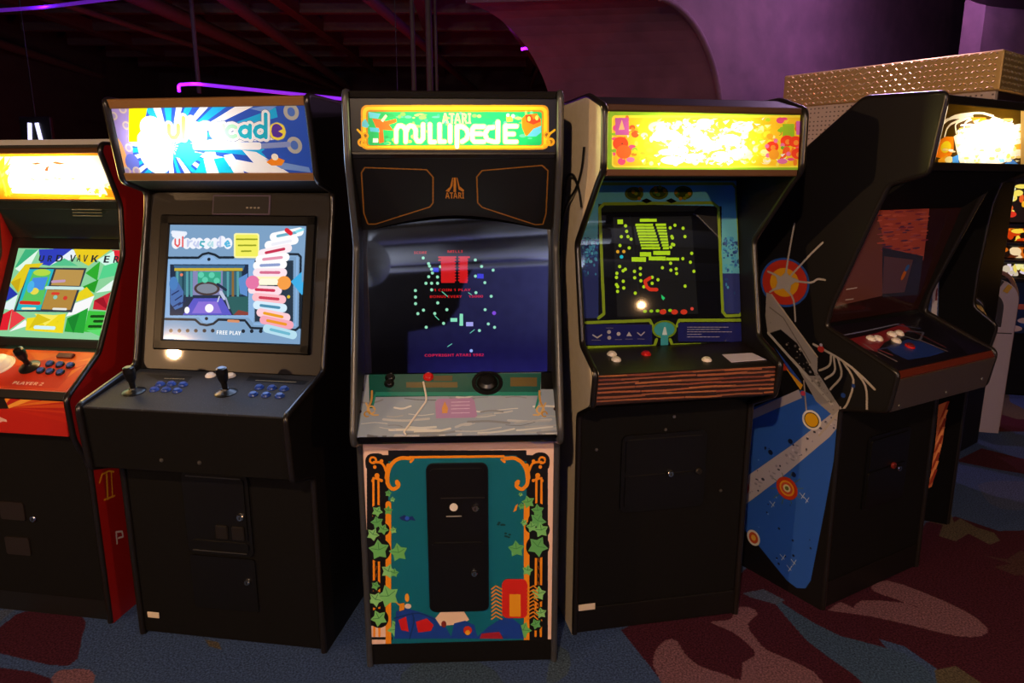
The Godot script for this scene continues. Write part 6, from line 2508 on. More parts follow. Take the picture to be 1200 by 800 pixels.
func art_carpet() -> ImageTexture:
	var c := Canvas.new(8000, 8000, 0.256, "5a74a6")
	c.blotches()
	c.p("5a74a6", [1500,2500,7400,2500,7400,5700,1500,5700])
	c.p("602c3e", [2121,4629,2123,4590,2124,4551,2148,4526,2216,4523,2306,4536,2379,4559,2415,4592,2435,4633,2452,4680,2482,4742,2510,4807,2501,4845,2432,4839,2326,4808,2223,4777,2130,4753,2041,4729,1991,4705,2006,4680,2063,4655,2121,4629])
	c.p("602c3e", [2097,4845,2185,4846,2276,4853,2389,4873,2483,4909,2529,4984,2516,5048,2394,5067,2251,5048,2170,4963,2097,4845])
	c.p("a87886", [2485,4866,2537,4860,2583,4862,2619,4892,2635,4930,2613,4969,2574,4990,2526,4957,2483,4909,2478,4885,2485,4866])
	c.p("6c7a98", [2047,4521,2101,4504,2096,4592])
	c.p("7c705e", [2902,4700,2957,4715,2986,4758,2933,4739])
	c.p("5c7690", [3632,4888,3662,4838,3707,4800,3794,4798,3884,4822,3945,4871,3972,4930,3953,4996,3894,5048,3771,5064,3656,5048,3630,4980,3632,4888])
	c.p("667c90", [4151,4729,4181,4749,4201,4777,4200,4834,4184,4888,4144,4927,4111,4930,4123,4849,4151,4729])
	c.p("602c3e", [4398,4644,4671,4433,4910,4309,5148,4024,5377,4024,5292,4433,5315,4753,5404,5048,4530,5048,4468,4853])
	c.p("a87886", [4476,4845,4486,4803,4500,4763,4523,4729,4548,4705,4570,4696,4587,4705,4593,4737,4598,4777,4612,4812,4634,4845,4671,4869,4708,4888,4733,4909,4752,4913,4767,4875,4784,4827,4814,4807,4839,4790,4844,4765,4837,4734,4822,4695,4800,4655,4762,4622,4735,4597,4752,4589,4782,4587,4805,4582,4825,4570,4841,4537,4858,4504,4886,4494,4912,4498,4928,4516,4930,4543,4901,4573,4871,4608,4867,4651,4874,4695,4879,4730,4893,4763,4931,4795,4971,4831,5008,4875,5017,4930,4977,5015,4887,5084,4684,5102,4495,5084,4467,5014,4487,4930,4482,4883,4476,4845])
	c.p("587498", [5010,4372,5040,4447,5074,4521,5122,4604,5183,4680,5278,4728,5362,4777,5391,4850,5393,4930,5386,5018,5356,5084,5279,5104,5200,5084,5162,5000,5133,4888,5090,4803,5050,4705,5028,4555,5010,4372])
	c.p("6c7a98", [4915,4403,5010,4372,5067,4451,5023,4481,4939,4433])
	c.p("602c3e", [5798,4024,5985,3792,6166,3728,6276,3878,6648,3861,6554,4309,5855,5048,5431,5048,5429,4866,5382,4739,5205,4629,5130,4504,5258,4433,5663,4208])
	c.p("a87886", [5204,4521,5244,4486,5279,4463,5296,4483,5310,4504,5330,4479,5367,4451,5448,4455,5525,4469,5555,4491,5559,4504,5537,4480,5504,4445,5471,4417,5447,4391,5444,4368,5458,4347,5493,4320,5539,4309,5586,4339,5634,4391,5685,4455,5725,4521,5744,4580,5744,4629,5724,4661,5690,4680,5648,4687,5598,4680,5540,4653,5477,4618,5414,4588,5348,4559,5278,4539,5204,4521])
	c.p("7c705e", [5995,3774,6046,3681,6156,3710,6120,3792,6176,3746,6198,3844,6245,3895,6224,3969,6152,4009,6121,3904,6017,3977,5968,3928,6051,3818,5995,3774])
	c.p("6a4a48", [6056,4100,6144,4137,6250,4063,6317,4100,6207,4256,6091,4269,6047,4201,6138,4173,6056,4100])
	c.p("7c705e", [5415,4866,5499,4845,5532,4930,5455,5010,5369,4970,5415,4866])
	c.p("6c7aa0", [6506,3352,6579,3316,6658,3295,6773,3304,6851,3352,6814,3470,6728,3584,6612,3642,6502,3662,6445,3642,6425,3584,6454,3481,6506,3352])
	c.p("602c3e", [6595,3010,6876,2803,7096,3076,6963,3260,6760,3139,6595,3010])
	return c.tex()


# ------------------------------------------------------------------ meshes
class Geo:
	var v := PackedVector3Array()
	var n := PackedVector3Array()
	var u := PackedVector2Array()
	func tri(a: Vector3, b: Vector3, c: Vector3, ua := Vector2.ZERO, ub := Vector2.ZERO, uc := Vector2.ZERO) -> void:
		var m := (b - a).cross(c - a)
		if m.length_squared() < 1e-16:
			return
		m = m.normalized()
		v.append_array([a, c, b])
		n.append_array([m, m, m])
		u.append_array([ua, uc, ub])
	func quad(a: Vector3, b: Vector3, c: Vector3, d: Vector3, ua := Vector2.ZERO, ub := Vector2.ZERO, uc := Vector2.ZERO, ud := Vector2.ZERO) -> void:
		tri(a, b, c, ua, ub, uc)
		tri(a, c, d, ua, uc, ud)
	# a board: four corners of its face (top left, top right, bottom right, bottom left), thickness, chamfer
	func slab(tl: Vector3, tr: Vector3, br: Vector3, bl: Vector3, t: float, b := 0.002) -> void:
		var m := (bl - tl).cross(tr - tl).normalized()
		var f := [tl, tr, br, bl]
		var uvs := [Vector2(0, 0), Vector2(1, 0), Vector2(1, 1), Vector2(0, 1)]
		var cc := (tl + tr + br + bl) * 0.25
		var inner := []
		var ring := []
		var back := []
		var iu := []
		for i in 4:
			var p: Vector3 = f[i]
			var e0: Vector3 = (f[(i + 1) % 4] - p).normalized()
			var e1: Vector3 = (f[(i + 3) % 4] - p).normalized()
			var q := p + (e0 + e1) * b
			inner.append(q)
			ring.append(p - m * b)
			back.append(p - m * t)
			var w := (tr - tl).length()
			var h := (bl - tl).length()
			iu.append(Vector2((q - tl).dot((tr - tl) / w) / w, (q - tl).dot((bl - tl) / h) / h))
		quad(inner[3], inner[2], inner[1], inner[0], iu[3], iu[2], iu[1], iu[0])
		for i in 4:
			var j := (i + 1) % 4
			quad(inner[i], inner[j], ring[j], ring[i], iu[i], iu[j], iu[j], iu[i])
			quad(ring[i], ring[j], back[j], back[i], iu[i], iu[j], iu[j], iu[i])
		quad(back[0], back[1], back[2], back[3])
	func box(c: Vector3, s: Vector3, b := 0.003, basis := Basis.IDENTITY) -> void:
		var h := s * 0.5
		b = minf(b, minf(h.x, minf(h.y, h.z)) * 0.9)
		# chamfered box: three slabs of faces joined by bevels
		var P := func(x: float, y: float, z: float) -> Vector3: return c + basis * Vector3(x, y, z)
		for ax in 3:
			for sg in [-1.0, 1.0]:
				var o: Array = []
				for k in 4:
					var q := Vector3.ZERO
					var a1 := (ax + 1) % 3
					var a2 := (ax + 2) % 3
					q[ax] = sg * h[ax]
					q[a1] = (h[a1] - b) * (1.0 if k == 1 or k == 2 else -1.0)
					q[a2] = (h[a2] - b) * (1.0 if k >= 2 else -1.0)
					o.append(P.call(q.x, q.y, q.z))
				if sg > 0:
					quad(o[0], o[1], o[2], o[3], Vector2(0, 1), Vector2(1, 1), Vector2(1, 0), Vector2(0, 0))
				else:
					quad(o[3], o[2], o[1], o[0], Vector2(0, 1), Vector2(1, 1), Vector2(1, 0), Vector2(0, 0))
		for ax in 3:
			var a1 := (ax + 1) % 3
			var a2 := (ax + 2) % 3
			for s1 in [-1.0, 1.0]:
				for s2 in [-1.0, 1.0]:
					var o2: Array = []
					for k in 4:
						var q := Vector3.ZERO
						q[ax] = (h[ax] - b) * (1.0 if k == 1 or k == 2 else -1.0)
						if k < 2:
							q[a1] = s1 * h[a1]
							q[a2] = s2 * (h[a2] - b)
						else:
							q[a1] = s1 * (h[a1] - b)
							q[a2] = s2 * h[a2]
						o2.append(P.call(q.x, q.y, q.z))
					if s1 * s2 > 0:
						quad(o2[3], o2[2], o2[1], o2[0])
					else:
						quad(o2[0], o2[1], o2[2], o2[3])
	# a polygon (any plane) pushed back by t; pts are 2D, in the plane o + ux * x + uy * y; (w, h) scales its print
	func plate(o: Vector3, ux: Vector3, uy: Vector3, pts: PackedVector2Array, t: float, w := 1.0, h := 1.0) -> void:
		if Geometry2D.is_polygon_clockwise(pts):
			pts = pts.duplicate()
			pts.reverse()
		var m := ux.cross(uy).normalized()
		var ids := Geometry2D.triangulate_polygon(pts)
		for i in range(0, ids.size(), 3):
			var a := pts[ids[i]]
			var b := pts[ids[i + 1]]
			var c := pts[ids[i + 2]]
			if (b - a).cross(c - a) < 0.0:
				var s := b
				b = c
				c = s
			var A := o + ux * a.x + uy * a.y
			var B := o + ux * b.x + uy * b.y
			var C := o + ux * c.x + uy * c.y
			tri(A, B, C, Vector2(a.x / w, -a.y / h), Vector2(b.x / w, -b.y / h), Vector2(c.x / w, -c.y / h))
			if t > 0.0:
				tri(A - m * t, C - m * t, B - m * t)
		if t > 0.0:
			for i in pts.size():
				var a := pts[i]
				var b := pts[(i + 1) % pts.size()]
				var A := o + ux * a.x + uy * a.y
				var B := o + ux * b.x + uy * b.y
				quad(A - m * t, B - m * t, B, A)
	func tube(path: Array, r: float, seg := 8, taper := 1.0) -> void:
		var rings := []
		var cnt := path.size()
		var up := Vector3.UP
		for i in cnt:
			var d: Vector3 = (path[mini(i + 1, cnt - 1)] - path[maxi(i - 1, 0)]).normalized()
			if absf(d.dot(up)) > 0.95:
				up = Vector3.RIGHT if absf(d.x) < 0.9 else Vector3.FORWARD
			var s := d.cross(up).normalized()
			up = s.cross(d).normalized()
			var ring := []
			var rr := r * lerpf(1.0, taper, float(i) / maxf(1.0, cnt - 1))
			for j in seg:
				ring.append(path[i] + (s * cos(TAU * j / seg) + up * sin(TAU * j / seg)) * rr)
			rings.append(ring)
		for i in cnt - 1:
			for j in seg:
				var k := (j + 1) % seg
				var a: Vector3 = rings[i][j]
				var b: Vector3 = rings[i][k]
				var c: Vector3 = rings[i + 1][k]
				var e: Vector3 = rings[i + 1][j]
				smooth_quad(a, b, c, e, path[i], path[i], path[i + 1], path[i + 1])
		for j in range(1, seg - 1):
			tri(rings[0][0], rings[0][j + 1], rings[0][j])
			tri(rings[cnt - 1][0], rings[cnt - 1][j], rings[cnt - 1][j + 1])
	func smooth_quad(a: Vector3, b: Vector3, c: Vector3, d: Vector3, ca: Vector3, cb: Vector3, cc: Vector3, cd: Vector3) -> void:
		var na := (a - ca).normalized()
		var nb := (b - cb).normalized()
		var nc := (c - cc).normalized()
		var nd := (d - cd).normalized()
		if (b - a).cross(c - a).dot(na + nb + nc) < 0.0:
			v.append_array([a, b, c, a, c, d])
			n.append_array([na, nb, nc, na, nc, nd])
		else:
			v.append_array([a, c, b, a, d, c])
			n.append_array([na, nc, nb, na, nd, nc])
		for i in 6:
			u.append(Vector2.ZERO)
	# turned shape: profile of (radius, height) round the axis of basis.y
	func lathe(o: Vector3, basis: Basis, prof: Array, seg := 16, soft := true) -> void:
		for i in prof.size() - 1:
			var p0: Vector2 = prof[i]
			var p1: Vector2 = prof[i + 1]
			var dn := Vector2(p1.y - p0.y, -(p1.x - p0.x)).normalized()
			for j in seg:
				var t0 := TAU * j / seg
				var t1 := TAU * (j + 1) / seg
				var pt := func(p: Vector2, t: float) -> Vector3: return o + basis * Vector3(cos(t) * p.x, p.y, sin(t) * p.x)
				var a: Vector3 = pt.call(p0, t0)
				var b: Vector3 = pt.call(p0, t1)
				var c: Vector3 = pt.call(p1, t1)
				var d: Vector3 = pt.call(p1, t0)
				var n0 := basis * Vector3(cos(t0) * dn.x, dn.y, sin(t0) * dn.x)
				var n1 := basis * Vector3(cos(t1) * dn.x, dn.y, sin(t1) * dn.x)
				var k := 1.0 if (b - a).cross(c - a).dot(n0) + (c - a).cross(d - a).dot(n0) >= 0.0 else -1.0
				var order := [[a, n0], [c, n1], [b, n1], [a, n0], [d, n0], [c, n1]] if k > 0.0 else [[a, n0], [b, n1], [c, n1], [a, n0], [c, n1], [d, n0]]
				for q in order:
					v.append(q[0])
					n.append(q[1])
					u.append(Vector2.ZERO)
	func mesh() -> ArrayMesh:
		var arr := []
		arr.resize(Mesh.ARRAY_MAX)
		arr[Mesh.ARRAY_VERTEX] = v
		arr[Mesh.ARRAY_NORMAL] = n
		arr[Mesh.ARRAY_TEX_UV] = u
		var am := ArrayMesh.new()
		am.add_surface_from_arrays(Mesh.PRIMITIVE_TRIANGLES, arr)
		return am

var taken := {}
var M := {}

func numbered(called: String) -> String:
	var c: int = taken.get(called, 0)
	taken[called] = c + 1
	return called if c == 0 else "%s_%03d" % [called, c]

func thing(called: String, label: String, category: String, at := Vector3.ZERO, turn := 0.0, group := "") -> Node3D:
	var o := Node3D.new()
	o.name = numbered(called)
	add_child(o)
	o.position = at
	o.rotation.y = deg_to_rad(turn)
	o.set_meta("label", label)
	o.set_meta("category", category)
	if group:
		o.set_meta("group", group)
	return o

func part(parent: Node3D, called: String, g: Geo, m: Material, label := "") -> MeshInstance3D:
	var o := MeshInstance3D.new()
	o.name = called
	o.mesh = g.mesh()
	o.material_override = null
	o.mesh.surface_set_material(0, m)
	parent.add_child(o, true)
	if label:
		o.set_meta("label", label)
	return o

func struct(called: String, g: Geo, m: Material) -> MeshInstance3D:
	var o := part(self, called, g, m)
	o.set_meta("kind", "structure")
	return o

func mat(hex: String, rough := 0.5, metal := 0.0, spec := 0.5) -> StandardMaterial3D:
	var m := StandardMaterial3D.new()
	m.albedo_color = Color(hex)
	m.roughness = rough
	m.metallic = metal
	m.metallic_specular = spec
	return m

func printed(t: Texture2D, rough := 0.5, spec := 0.5) -> StandardMaterial3D:
	var m := mat("ffffff", rough, 0.0, spec)
	m.albedo_texture = t
	m.texture_repeat = false
	return m

# translucent printed sheet in front of a fluorescent tube
func sheet(t: Texture2D, glow: float) -> StandardMaterial3D:
	var m := printed(t, 0.35)
	m.backlight_enabled = true
	m.backlight = Color(1, 1, 1)
	m.emission_enabled = true
	m.emission = Color(1, 1, 1)
	m.emission_operator = BaseMaterial3D.EMISSION_OP_MULTIPLY
	m.emission_texture = t
	m.emission_energy_multiplier = glow
	return m

func screen_mat(t: Texture2D, glow: float, base := "060606", rough := 0.08) -> StandardMaterial3D:
	var m := mat(base, rough, 0.0, 0.6)
	m.emission_enabled = true
	m.emission = Color(1, 1, 1)
	m.emission_operator = BaseMaterial3D.EMISSION_OP_MULTIPLY
	m.emission_texture = t
	m.emission_energy_multiplier = glow
	m.texture_repeat = false
	return m

func glow(hex: String, e: float) -> StandardMaterial3D:
	var m := mat(hex, 0.4)
	m.emission_enabled = true
	m.emission = Color(hex)
	m.emission_energy_multiplier = e
	return m

func noise_tex(freq: float, octaves: int, lo: String, hi: String, rseed: int, size := 512) -> NoiseTexture2D:
	var f := FastNoiseLite.new()
	f.seed = rseed
	f.frequency = freq
	f.fractal_octaves = octaves
	var t := NoiseTexture2D.new()
	t.width = size
	t.height = size
	t.seamless = true
	t.noise = f
	var g := Gradient.new()
	g.set_color(0, Color(lo))
	g.set_color(1, Color(hi))
	t.color_ramp = g
	return t

func grain(m: StandardMaterial3D, t: Texture2D, scale: float) -> StandardMaterial3D:
	m.albedo_texture = t
	m.uv1_triplanar = true
	m.uv1_world_triplanar = true
	m.uv1_scale = Vector3.ONE * scale
	return m

func board(tl: Vector3, tr: Vector3, br: Vector3, bl: Vector3, t: float, b := 0.002) -> Geo:
	var g := Geo.new()
	g.slab(tl, tr, br, bl, t, b)
	return g

func quad_board(q: Array, t: float, grow := 0.0, out := 0.0) -> Geo:
	var ex: Vector3 = (q[1] - q[0]).normalized()
	var ey: Vector3 = (q[0] - q[3]).normalized()
	var m := ex.cross(ey).normalized() * out
	return board(q[0] + (ey - ex) * grow + m, q[1] + (ey + ex) * grow + m, q[2] + (ex - ey) * grow + m, q[3] - (ex + ey) * grow + m, t)

# a board across the cabinet between two points (z, y) of its profile
func across(x0: float, x1: float, top: Vector2, bottom: Vector2, t: float, b := 0.002) -> Geo:
	return board(Vector3(x0, top.y, top.x), Vector3(x1, top.y, top.x), Vector3(x1, bottom.y, bottom.x), Vector3(x0, bottom.y, bottom.x), t, b)

func cyl(o: Vector3, basis: Basis, r: float, h: float, b := 0.001, seg := 16) -> Geo:
	var g := Geo.new()
	g.lathe(o, basis, [Vector2(0, 0), Vector2(r, 0), Vector2(r, h - b), Vector2(r - b, h), Vector2(0, h)], seg)
	return g

# basis whose y is the outward normal of a panel
func facing(q: Array) -> Basis:
	var ex: Vector3 = (q[1] - q[0]).normalized()
	var dn: Vector3 = (q[3] - q[0]).normalized()
	var y := dn.cross(ex).normalized()
	return Basis(ex, y, ex.cross(y))

func area(parent: Node3D, called: String, at: Vector3, dir: Vector3, size: Vector2, col: String, e: float) -> void:
	var l := AreaLight3D.new()
	l.name = called
	parent.add_child(l, true)
	l.position = at
	var up := Vector3.UP if absf(dir.normalized().y) < 0.95 else Vector3.FORWARD
	l.basis = Basis.looking_at(dir, up)
	l.area_size = size
	l.light_color = Color(col)
	l.light_energy = e
	l.area_range = 12.0
	l.shadow_enabled = true

# sides of a cabinet: profile runs up the front (z, y) and closes at the back
func sides(cab: Node3D, w: float, front: Array, depth: float, m: Material, m_left: Material, m_right: Material, edge: Material) -> void:
	var t := 0.019
	var poly := PackedVector2Array()
	for p in front:
		poly.append(p)
	var top: Vector2 = front[front.size() - 1]
	poly.append(Vector2(-depth, top.y))
	poly.append(Vector2(-depth, 0.0))
	for s in [-1.0, 1.0]:
		var g := Geo.new()
		if s > 0.0:
			# seen from the right: left of the print is the front
			g.plate(Vector3(w * 0.5, 0, 0), Vector3(0, 0, -1), Vector3.UP, flip(poly), t)
		else:
			g.plate(Vector3(-w * 0.5, 0, 0), Vector3(0, 0, 1), Vector3.UP, poly, t)
		part(cab, "side_panel", g, m_right if s > 0.0 else m_left)
		var path := []
		for p in front:
			path.append(Vector3(s * (w * 0.5 - t * 0.5), p.y + (0.004 if p.y < 0.001 else 0.0), p.x))
		path.append(Vector3(s * (w * 0.5 - t * 0.5), top.y, -depth))
		var e := Geo.new()
		e.tube(rounded(path, 0.022), t * 0.56, 8)
		part(cab, "edge_trim", e, edge)
	var x := w * 0.5 - t
	part(cab, "top_panel", board(Vector3(-x, top.y, -depth), Vector3(x, top.y, -depth), Vector3(x, top.y, top.x - 0.01), Vector3(-x, top.y, top.x - 0.01), 0.018), m)
	part(cab, "back_panel", board(Vector3(x, top.y - 0.018, -depth), Vector3(-x, top.y - 0.018, -depth), Vector3(-x, 0.01, -depth), Vector3(x, 0.01, -depth), 0.018), m)

func flip(poly: PackedVector2Array) -> PackedVector2Array:
	var o := PackedVector2Array()
	for p in poly:
		o.append(Vector2(-p.x, p.y))
	return o

# rounds the corners of a path
func rounded(path: Array, r: float) -> Array:
	var o := [path[0]]
	for i in range(1, path.size() - 1):
		var a: Vector3 = path[i - 1]
		var b: Vector3 = path[i]
		var c: Vector3 = path[i + 1]
		var k := minf(r, minf(a.distance_to(b), b.distance_to(c)) * 0.45)
		var p := b + (a - b).normalized() * k
		var q := b + (c - b).normalized() * k
		for j in 5:
			var f := j / 4.0
			o.append(p.lerp(b, f).lerp(b.lerp(q, f), f))
	o.append(path[path.size() - 1])
	return o

# light box behind a marquee: tube, its lamp, shelf and back; then the printed sheet
func light_box(cab: Node3D, q: Array, t: Texture2D, glow_e: float, tube_e: float, tube_at: float, tube_len: float, deep: float, col: String, front_e: float, front_col: String) -> void:
	var ex: Vector3 = (q[1] - q[0]).normalized()
	var ey: Vector3 = (q[0] - q[3]).normalized()
	var m := ex.cross(ey).normalized()
	var cc: Vector3 = (q[0] + q[1] + q[2] + q[3]) * 0.25
	var h: float = q[0].distance_to(q[3])
	var w: float = q[0].distance_to(q[1])
	var g := Geo.new()
	g.quad(q[3], q[2], q[1], q[0], Vector2(0, 1), Vector2(1, 1), Vector2(1, 0), Vector2(0, 0))
	part(cab, "lit_marquee_sign", g, sheet(t, glow_e), "backlit printed marquee")
	var b: Vector3 = -m * (deep + 0.05)
	part(cab, "light_box_back", board(q[0] + b, q[1] + b, q[2] + b, q[3] + b, 0.01), M.inside)
	part(cab, "light_box_floor", board(q[3] + b, q[2] + b, q[2] - m * 0.006, q[3] - m * 0.006, 0.01), M.inside)
	part(cab, "light_box_roof", board(q[0] - m * 0.006, q[1] - m * 0.006, q[1] + b, q[0] + b, 0.01), M.inside)
	var tc := cc - m * deep + ex * tube_at
	var tb := Geo.new()
	tb.tube([tc - ex * tube_len * 0.5, tc + ex * tube_len * 0.5], 0.013, 10)
	part(cab, "fluorescent_tube", tb, glow(col, 4.0))
	area(cab, "tube_light", tc + m * 0.016, m, Vector2(tube_len, 0.03), col, tube_e)
	area(cab, "marquee_light", cc + m * 0.012, m, Vector2(w * 0.96, h * 0.9), front_col, front_e)

func button(parent: Node3D, at: Vector3, b: Basis, r: float, ring: Material, cap: Material, called := "button") -> void:
	var g := Geo.new()
	g.lathe(at, b, [Vector2(r * 1.25, 0), Vector2(r * 1.25, 0.003), Vector2(r * 1.1, 0.006), Vector2(r, 0.006), Vector2(r, 0.002)], 16)
	var o := part(parent, called, g, ring)
	var c := Geo.new()
	c.lathe(at, b, [Vector2(r * 0.95, 0.001), Vector2(r * 0.95, 0.008), Vector2(r * 0.75, 0.0105), Vector2(0, 0.0105)], 16)
	part(o, "plunger", c, cap)

func joystick(parent: Node3D, at: Vector3, b: Basis, m: Material, h := 0.075) -> void:
	var g := Geo.new()
	g.lathe(at, b, [Vector2(0.036, 0), Vector2(0.036, 0.003), Vector2(0.030, 0.006), Vector2(0.014, 0.012), Vector2(0.012, 0.016), Vector2(0, 0.016)], 20)
	var o := part(parent, "joystick", g, m)
	var s := Geo.new()
	s.lathe(at, b, [Vector2(0.009, 0.012), Vector2(0.010, h * 0.4), Vector2(0.016, h * 0.55), Vector2(0.019, h * 0.8), Vector2(0.017, h * 0.96), Vector2(0.011, h), Vector2(0, h)], 16)
	part(o, "stick", s, m)

# rounded rectangle outline
func rrect(x0: float, y0: float, x1: float, y1: float, r: float, n := 5) -> PackedVector2Array:
	var o := PackedVector2Array()
	for c in [[x1 - r, y1 - r, 0.0], [x0 + r, y1 - r, 90.0], [x0 + r, y0 + r, 180.0], [x1 - r, y0 + r, 270.0]]:
		for i in n + 1:
			var a := deg_to_rad(c[2] + 90.0 * i / n)
			o.append(Vector2(c[0] + r * cos(a), c[1] + r * sin(a)))
	return o

func lock(parent: Node3D, at: Vector3, r := 0.013, m: Material = null) -> void:
	var g := Geo.new()
	g.lathe(at, Basis(Vector3.RIGHT, PI / 2), [Vector2(r, 0), Vector2(r, 0.006), Vector2(r * 0.8, 0.009), Vector2(0, 0.009)], 14)
	var o := part(parent, "lock", g, m if m else M.chrome)
	var k := Geo.new()
	k.box(at + Vector3(0, 0, 0.0095), Vector3(0.003, r * 0.9, 0.002), 0.0005)
	part(o, "keyhole", k, M.black)

# a coin door of two leaves in a steel frame on a vertical front
func coin_door(cab: Node3D, x0: float, y0: float, x1: float, y1: float, split: float, z: float, m: Material) -> Node3D:
	var f := Geo.new()
	f.plate(Vector3(0, 0, z + 0.008), Vector3.RIGHT, Vector3.UP, rrect(x0, y0, x1, y1, 0.022), 0.008)
	var d := part(cab, "coin_door", f, m)
	var a := Geo.new()
	a.plate(Vector3(0, 0, z + 0.013), Vector3.RIGHT, Vector3.UP, rrect(x0 + 0.014, split + 0.004, x1 - 0.014, y1 - 0.016, 0.010), 0.005)
	part(d, "door_leaf", a, m)
	var b := Geo.new()
	b.plate(Vector3(0, 0, z + 0.013), Vector3.RIGHT, Vector3.UP, rrect(x0 + 0.014, y0 + 0.016, x1 - 0.014, split - 0.004, 0.010), 0.005)
	part(d, "door_leaf", b, m)
	return d

func _ready() -> void:
	# ---------------- camera
	var cam := Camera3D.new()
	cam.name = "camera"
	add_child(cam)
	cam.position = Vector3(0, 1.6, 0)
	cam.rotation_degrees = Vector3(-12.5, 0, 0)
	cam.fov = 50.4
	cam.near = 0.05
	cam.far = 60.0
	cam.current = true
	# ---------------- environment: a closed room, no sky light
	var we := WorldEnvironment.new()
	we.name = "environment"
	var env := Environment.new()
	env.background_mode = Environment.BG_COLOR
	env.background_color = Color(0, 0, 0)
	env.tonemap_mode = Environment.TONE_MAPPER_LINEAR
	env.tonemap_exposure = 1.0
	env.sdfgi_enabled = true
	env.ssao_enabled = true
	env.ssil_enabled = true
	we.environment = env
	add_child(we)
	materials()
	# ---------------- lamps of the room, and unseen ones added for their light
	spot_lamp("warm spot lamp on a long stem hanging by the left wall", Vector3(-4.56, 2.12, 1.05), Vector3(-0.4, 0.75, -2.3), "ffc890", 8.0, 46.0, 1.5)
	spot_lamp("warm spot lamp with a small lens on a stem, mirrored in the green-lined screen", Vector3(3.14, 2.23, 1.6), Vector3(0.6, 0.8, -2.4), "ffc488", 5.0, 40.0, 0.32)
	spot_lamp("warm spot lamp hanging high opposite the teal ivy cabinet", Vector3(-0.5, 2.95, 1.2), Vector3(-0.1, 0.7, -2.3), "ffd4a8", 8.0, 52.0, 1.0)
	neon_tube("violet neon tube with a hooked end above the blue sunburst marquee", [Vector3(-2.62, 2.28, -6.0), Vector3(-2.62, 2.335, -6.0), Vector3(-2.5, 2.345, -6.02), Vector3(-1.35, 2.23, -6.0), Vector3(-0.9, 2.18, -6.0)], "8a28e0", 0.9, 0.35)
	neon_tube("violet neon tube curving up into the dark ceiling", [Vector3(-5.2, 2.84, -6.0), Vector3(-4.4, 2.85, -6.0), Vector3(-3.6, 2.9, -6.0), Vector3(-2.9, 2.98, -6.0), Vector3(-2.4, 3.08, -6.0)], "7028c0", 0.4, 0.25)
	neon_tube("short violet neon tube peeping past the edge of the arch", [Vector3(0.09, 2.86, -7.6), Vector3(0.12, 2.87, -7.6), Vector3(0.4, 2.88, -7.6), Vector3(0.9, 2.9, -7.7)], "a030f0", 0.9, 0.3)
	neon_tube("unseen red tube added low behind the row of cabinets to redden the ceiling", [Vector3(-3.2, 1.0, -7.4), Vector3(0.6, 1.0, -7.4)], "ff3414", 2.0, 2.2)  # added out of sight to tint the rear ceiling red
	neon_tube("unseen violet tube added high in front of the plaster wall to light it", [Vector3(1.7, 3.25, -4.2), Vector3(2.6, 3.25, -5.2), Vector3(3.2, 3.25, -5.8)], "e8b8f4", 2.0, 3.6)  # added above the view to light the plaster wall
	neon_tube("unseen blue tube added along the wall facing the row to wash it blue", [Vector3(-0.6, 1.1, 4.72), Vector3(2.6, 1.1, 4.72)], "8478ff", 3.0, 9.0)  # added out of view so the bay mirrors blue in the glass
	added_uplighter(Vector3(2.6, 2.1, 3.4), "unseen floor lamp added by the blue wall bay to light the ducts")
	added_uplighter(Vector3(-2.7, 2.1, 3.2), "unseen floor lamp added below the white globe to light the ducts")
	# ---------------- room
	room()
	# ---------------- cabinets
	cabinet_orange()
	cabinet_bulb()
	cabinet_garden()
	cabinet_white_side()
	cabinet_space()
	cabinet_far()
	diamond_machine()
	column_right()
	lit_machine()
	# ---------------- small things
	small_things()

func materials() -> void:
	M.black = mat("0b0a0a", 0.5)
	M.cab = grain(mat("ffffff", 0.5, 0.0, 0.3), noise_tex(0.06, 4, "100e0d", "171412", 3), 2.0)
	M.cab_soft = grain(mat("ffffff", 0.7, 0.0, 0.22), noise_tex(0.06, 4, "0e0d0c", "141210", 4), 2.0)
	M.trim = mat("1a1614", 0.28)
	M.trim_grey = mat("3a3a3c", 0.3)
	M.trim_brown = mat("5c3a20", 0.3, 0.35)
	M.bronze = mat("8a6236", 0.45, 0.2)
	M.inside = mat("d8d4cc", 0.8)
	M.steel = mat("8c8884", 0.32, 0.9)
	M.chrome = mat("c8c4c0", 0.18, 1.0)
	M.door = grain(mat("ffffff", 0.35, 0.0, 0.42), noise_tex(0.2, 3, "0c0b0a", "12100f", 5), 6.0)
	M.white_plastic = mat("e8e0d4", 0.3)
	M.blue_plastic = mat("1c3c8c", 0.3)
	M.red_plastic = mat("c01818", 0.28)
	M.black_plastic = mat("0d0c0c", 0.3)
	M.cream_side = grain(mat("ffffff", 0.55), noise_tex(0.03, 4, "e4d2b4", "f0e0c4", 6), 1.5)
	M.red_side = mat("8e1410", 0.35)
	M.sticker = mat("e0cdb0", 0.6)
	M.acrylic = mat("16100b", 0.36, 0.0, 0.4)
	M.acrylic.clearcoat_enabled = true
	M.acrylic.clearcoat = 1.0
	M.acrylic.clearcoat_roughness = 0.02
	M.plaster = grain(mat("ffffff", 0.85), noise_tex(0.014, 5, "4a3046", "6e4862", 7), 0.5)
	M.beam = grain(mat("ffffff", 0.75), noise_tex(0.03, 3, "3a322c", "463c34", 8), 1.0)
	M.duct = mat("c4c4c6", 0.5)
	M.ceiling = grain(mat("ffffff", 0.9), noise_tex(0.03, 4, "3c3632", "4a443e", 9), 0.8)
	M.dark_wall = grain(mat("ffffff", 0.9), noise_tex(0.02, 4, "201a1a", "2c2424", 10), 0.5)
	M.blue_wall = grain(mat("ffffff", 0.9), noise_tex(0.02, 4, "5c5a90", "6c6aa4", 11), 0.5)

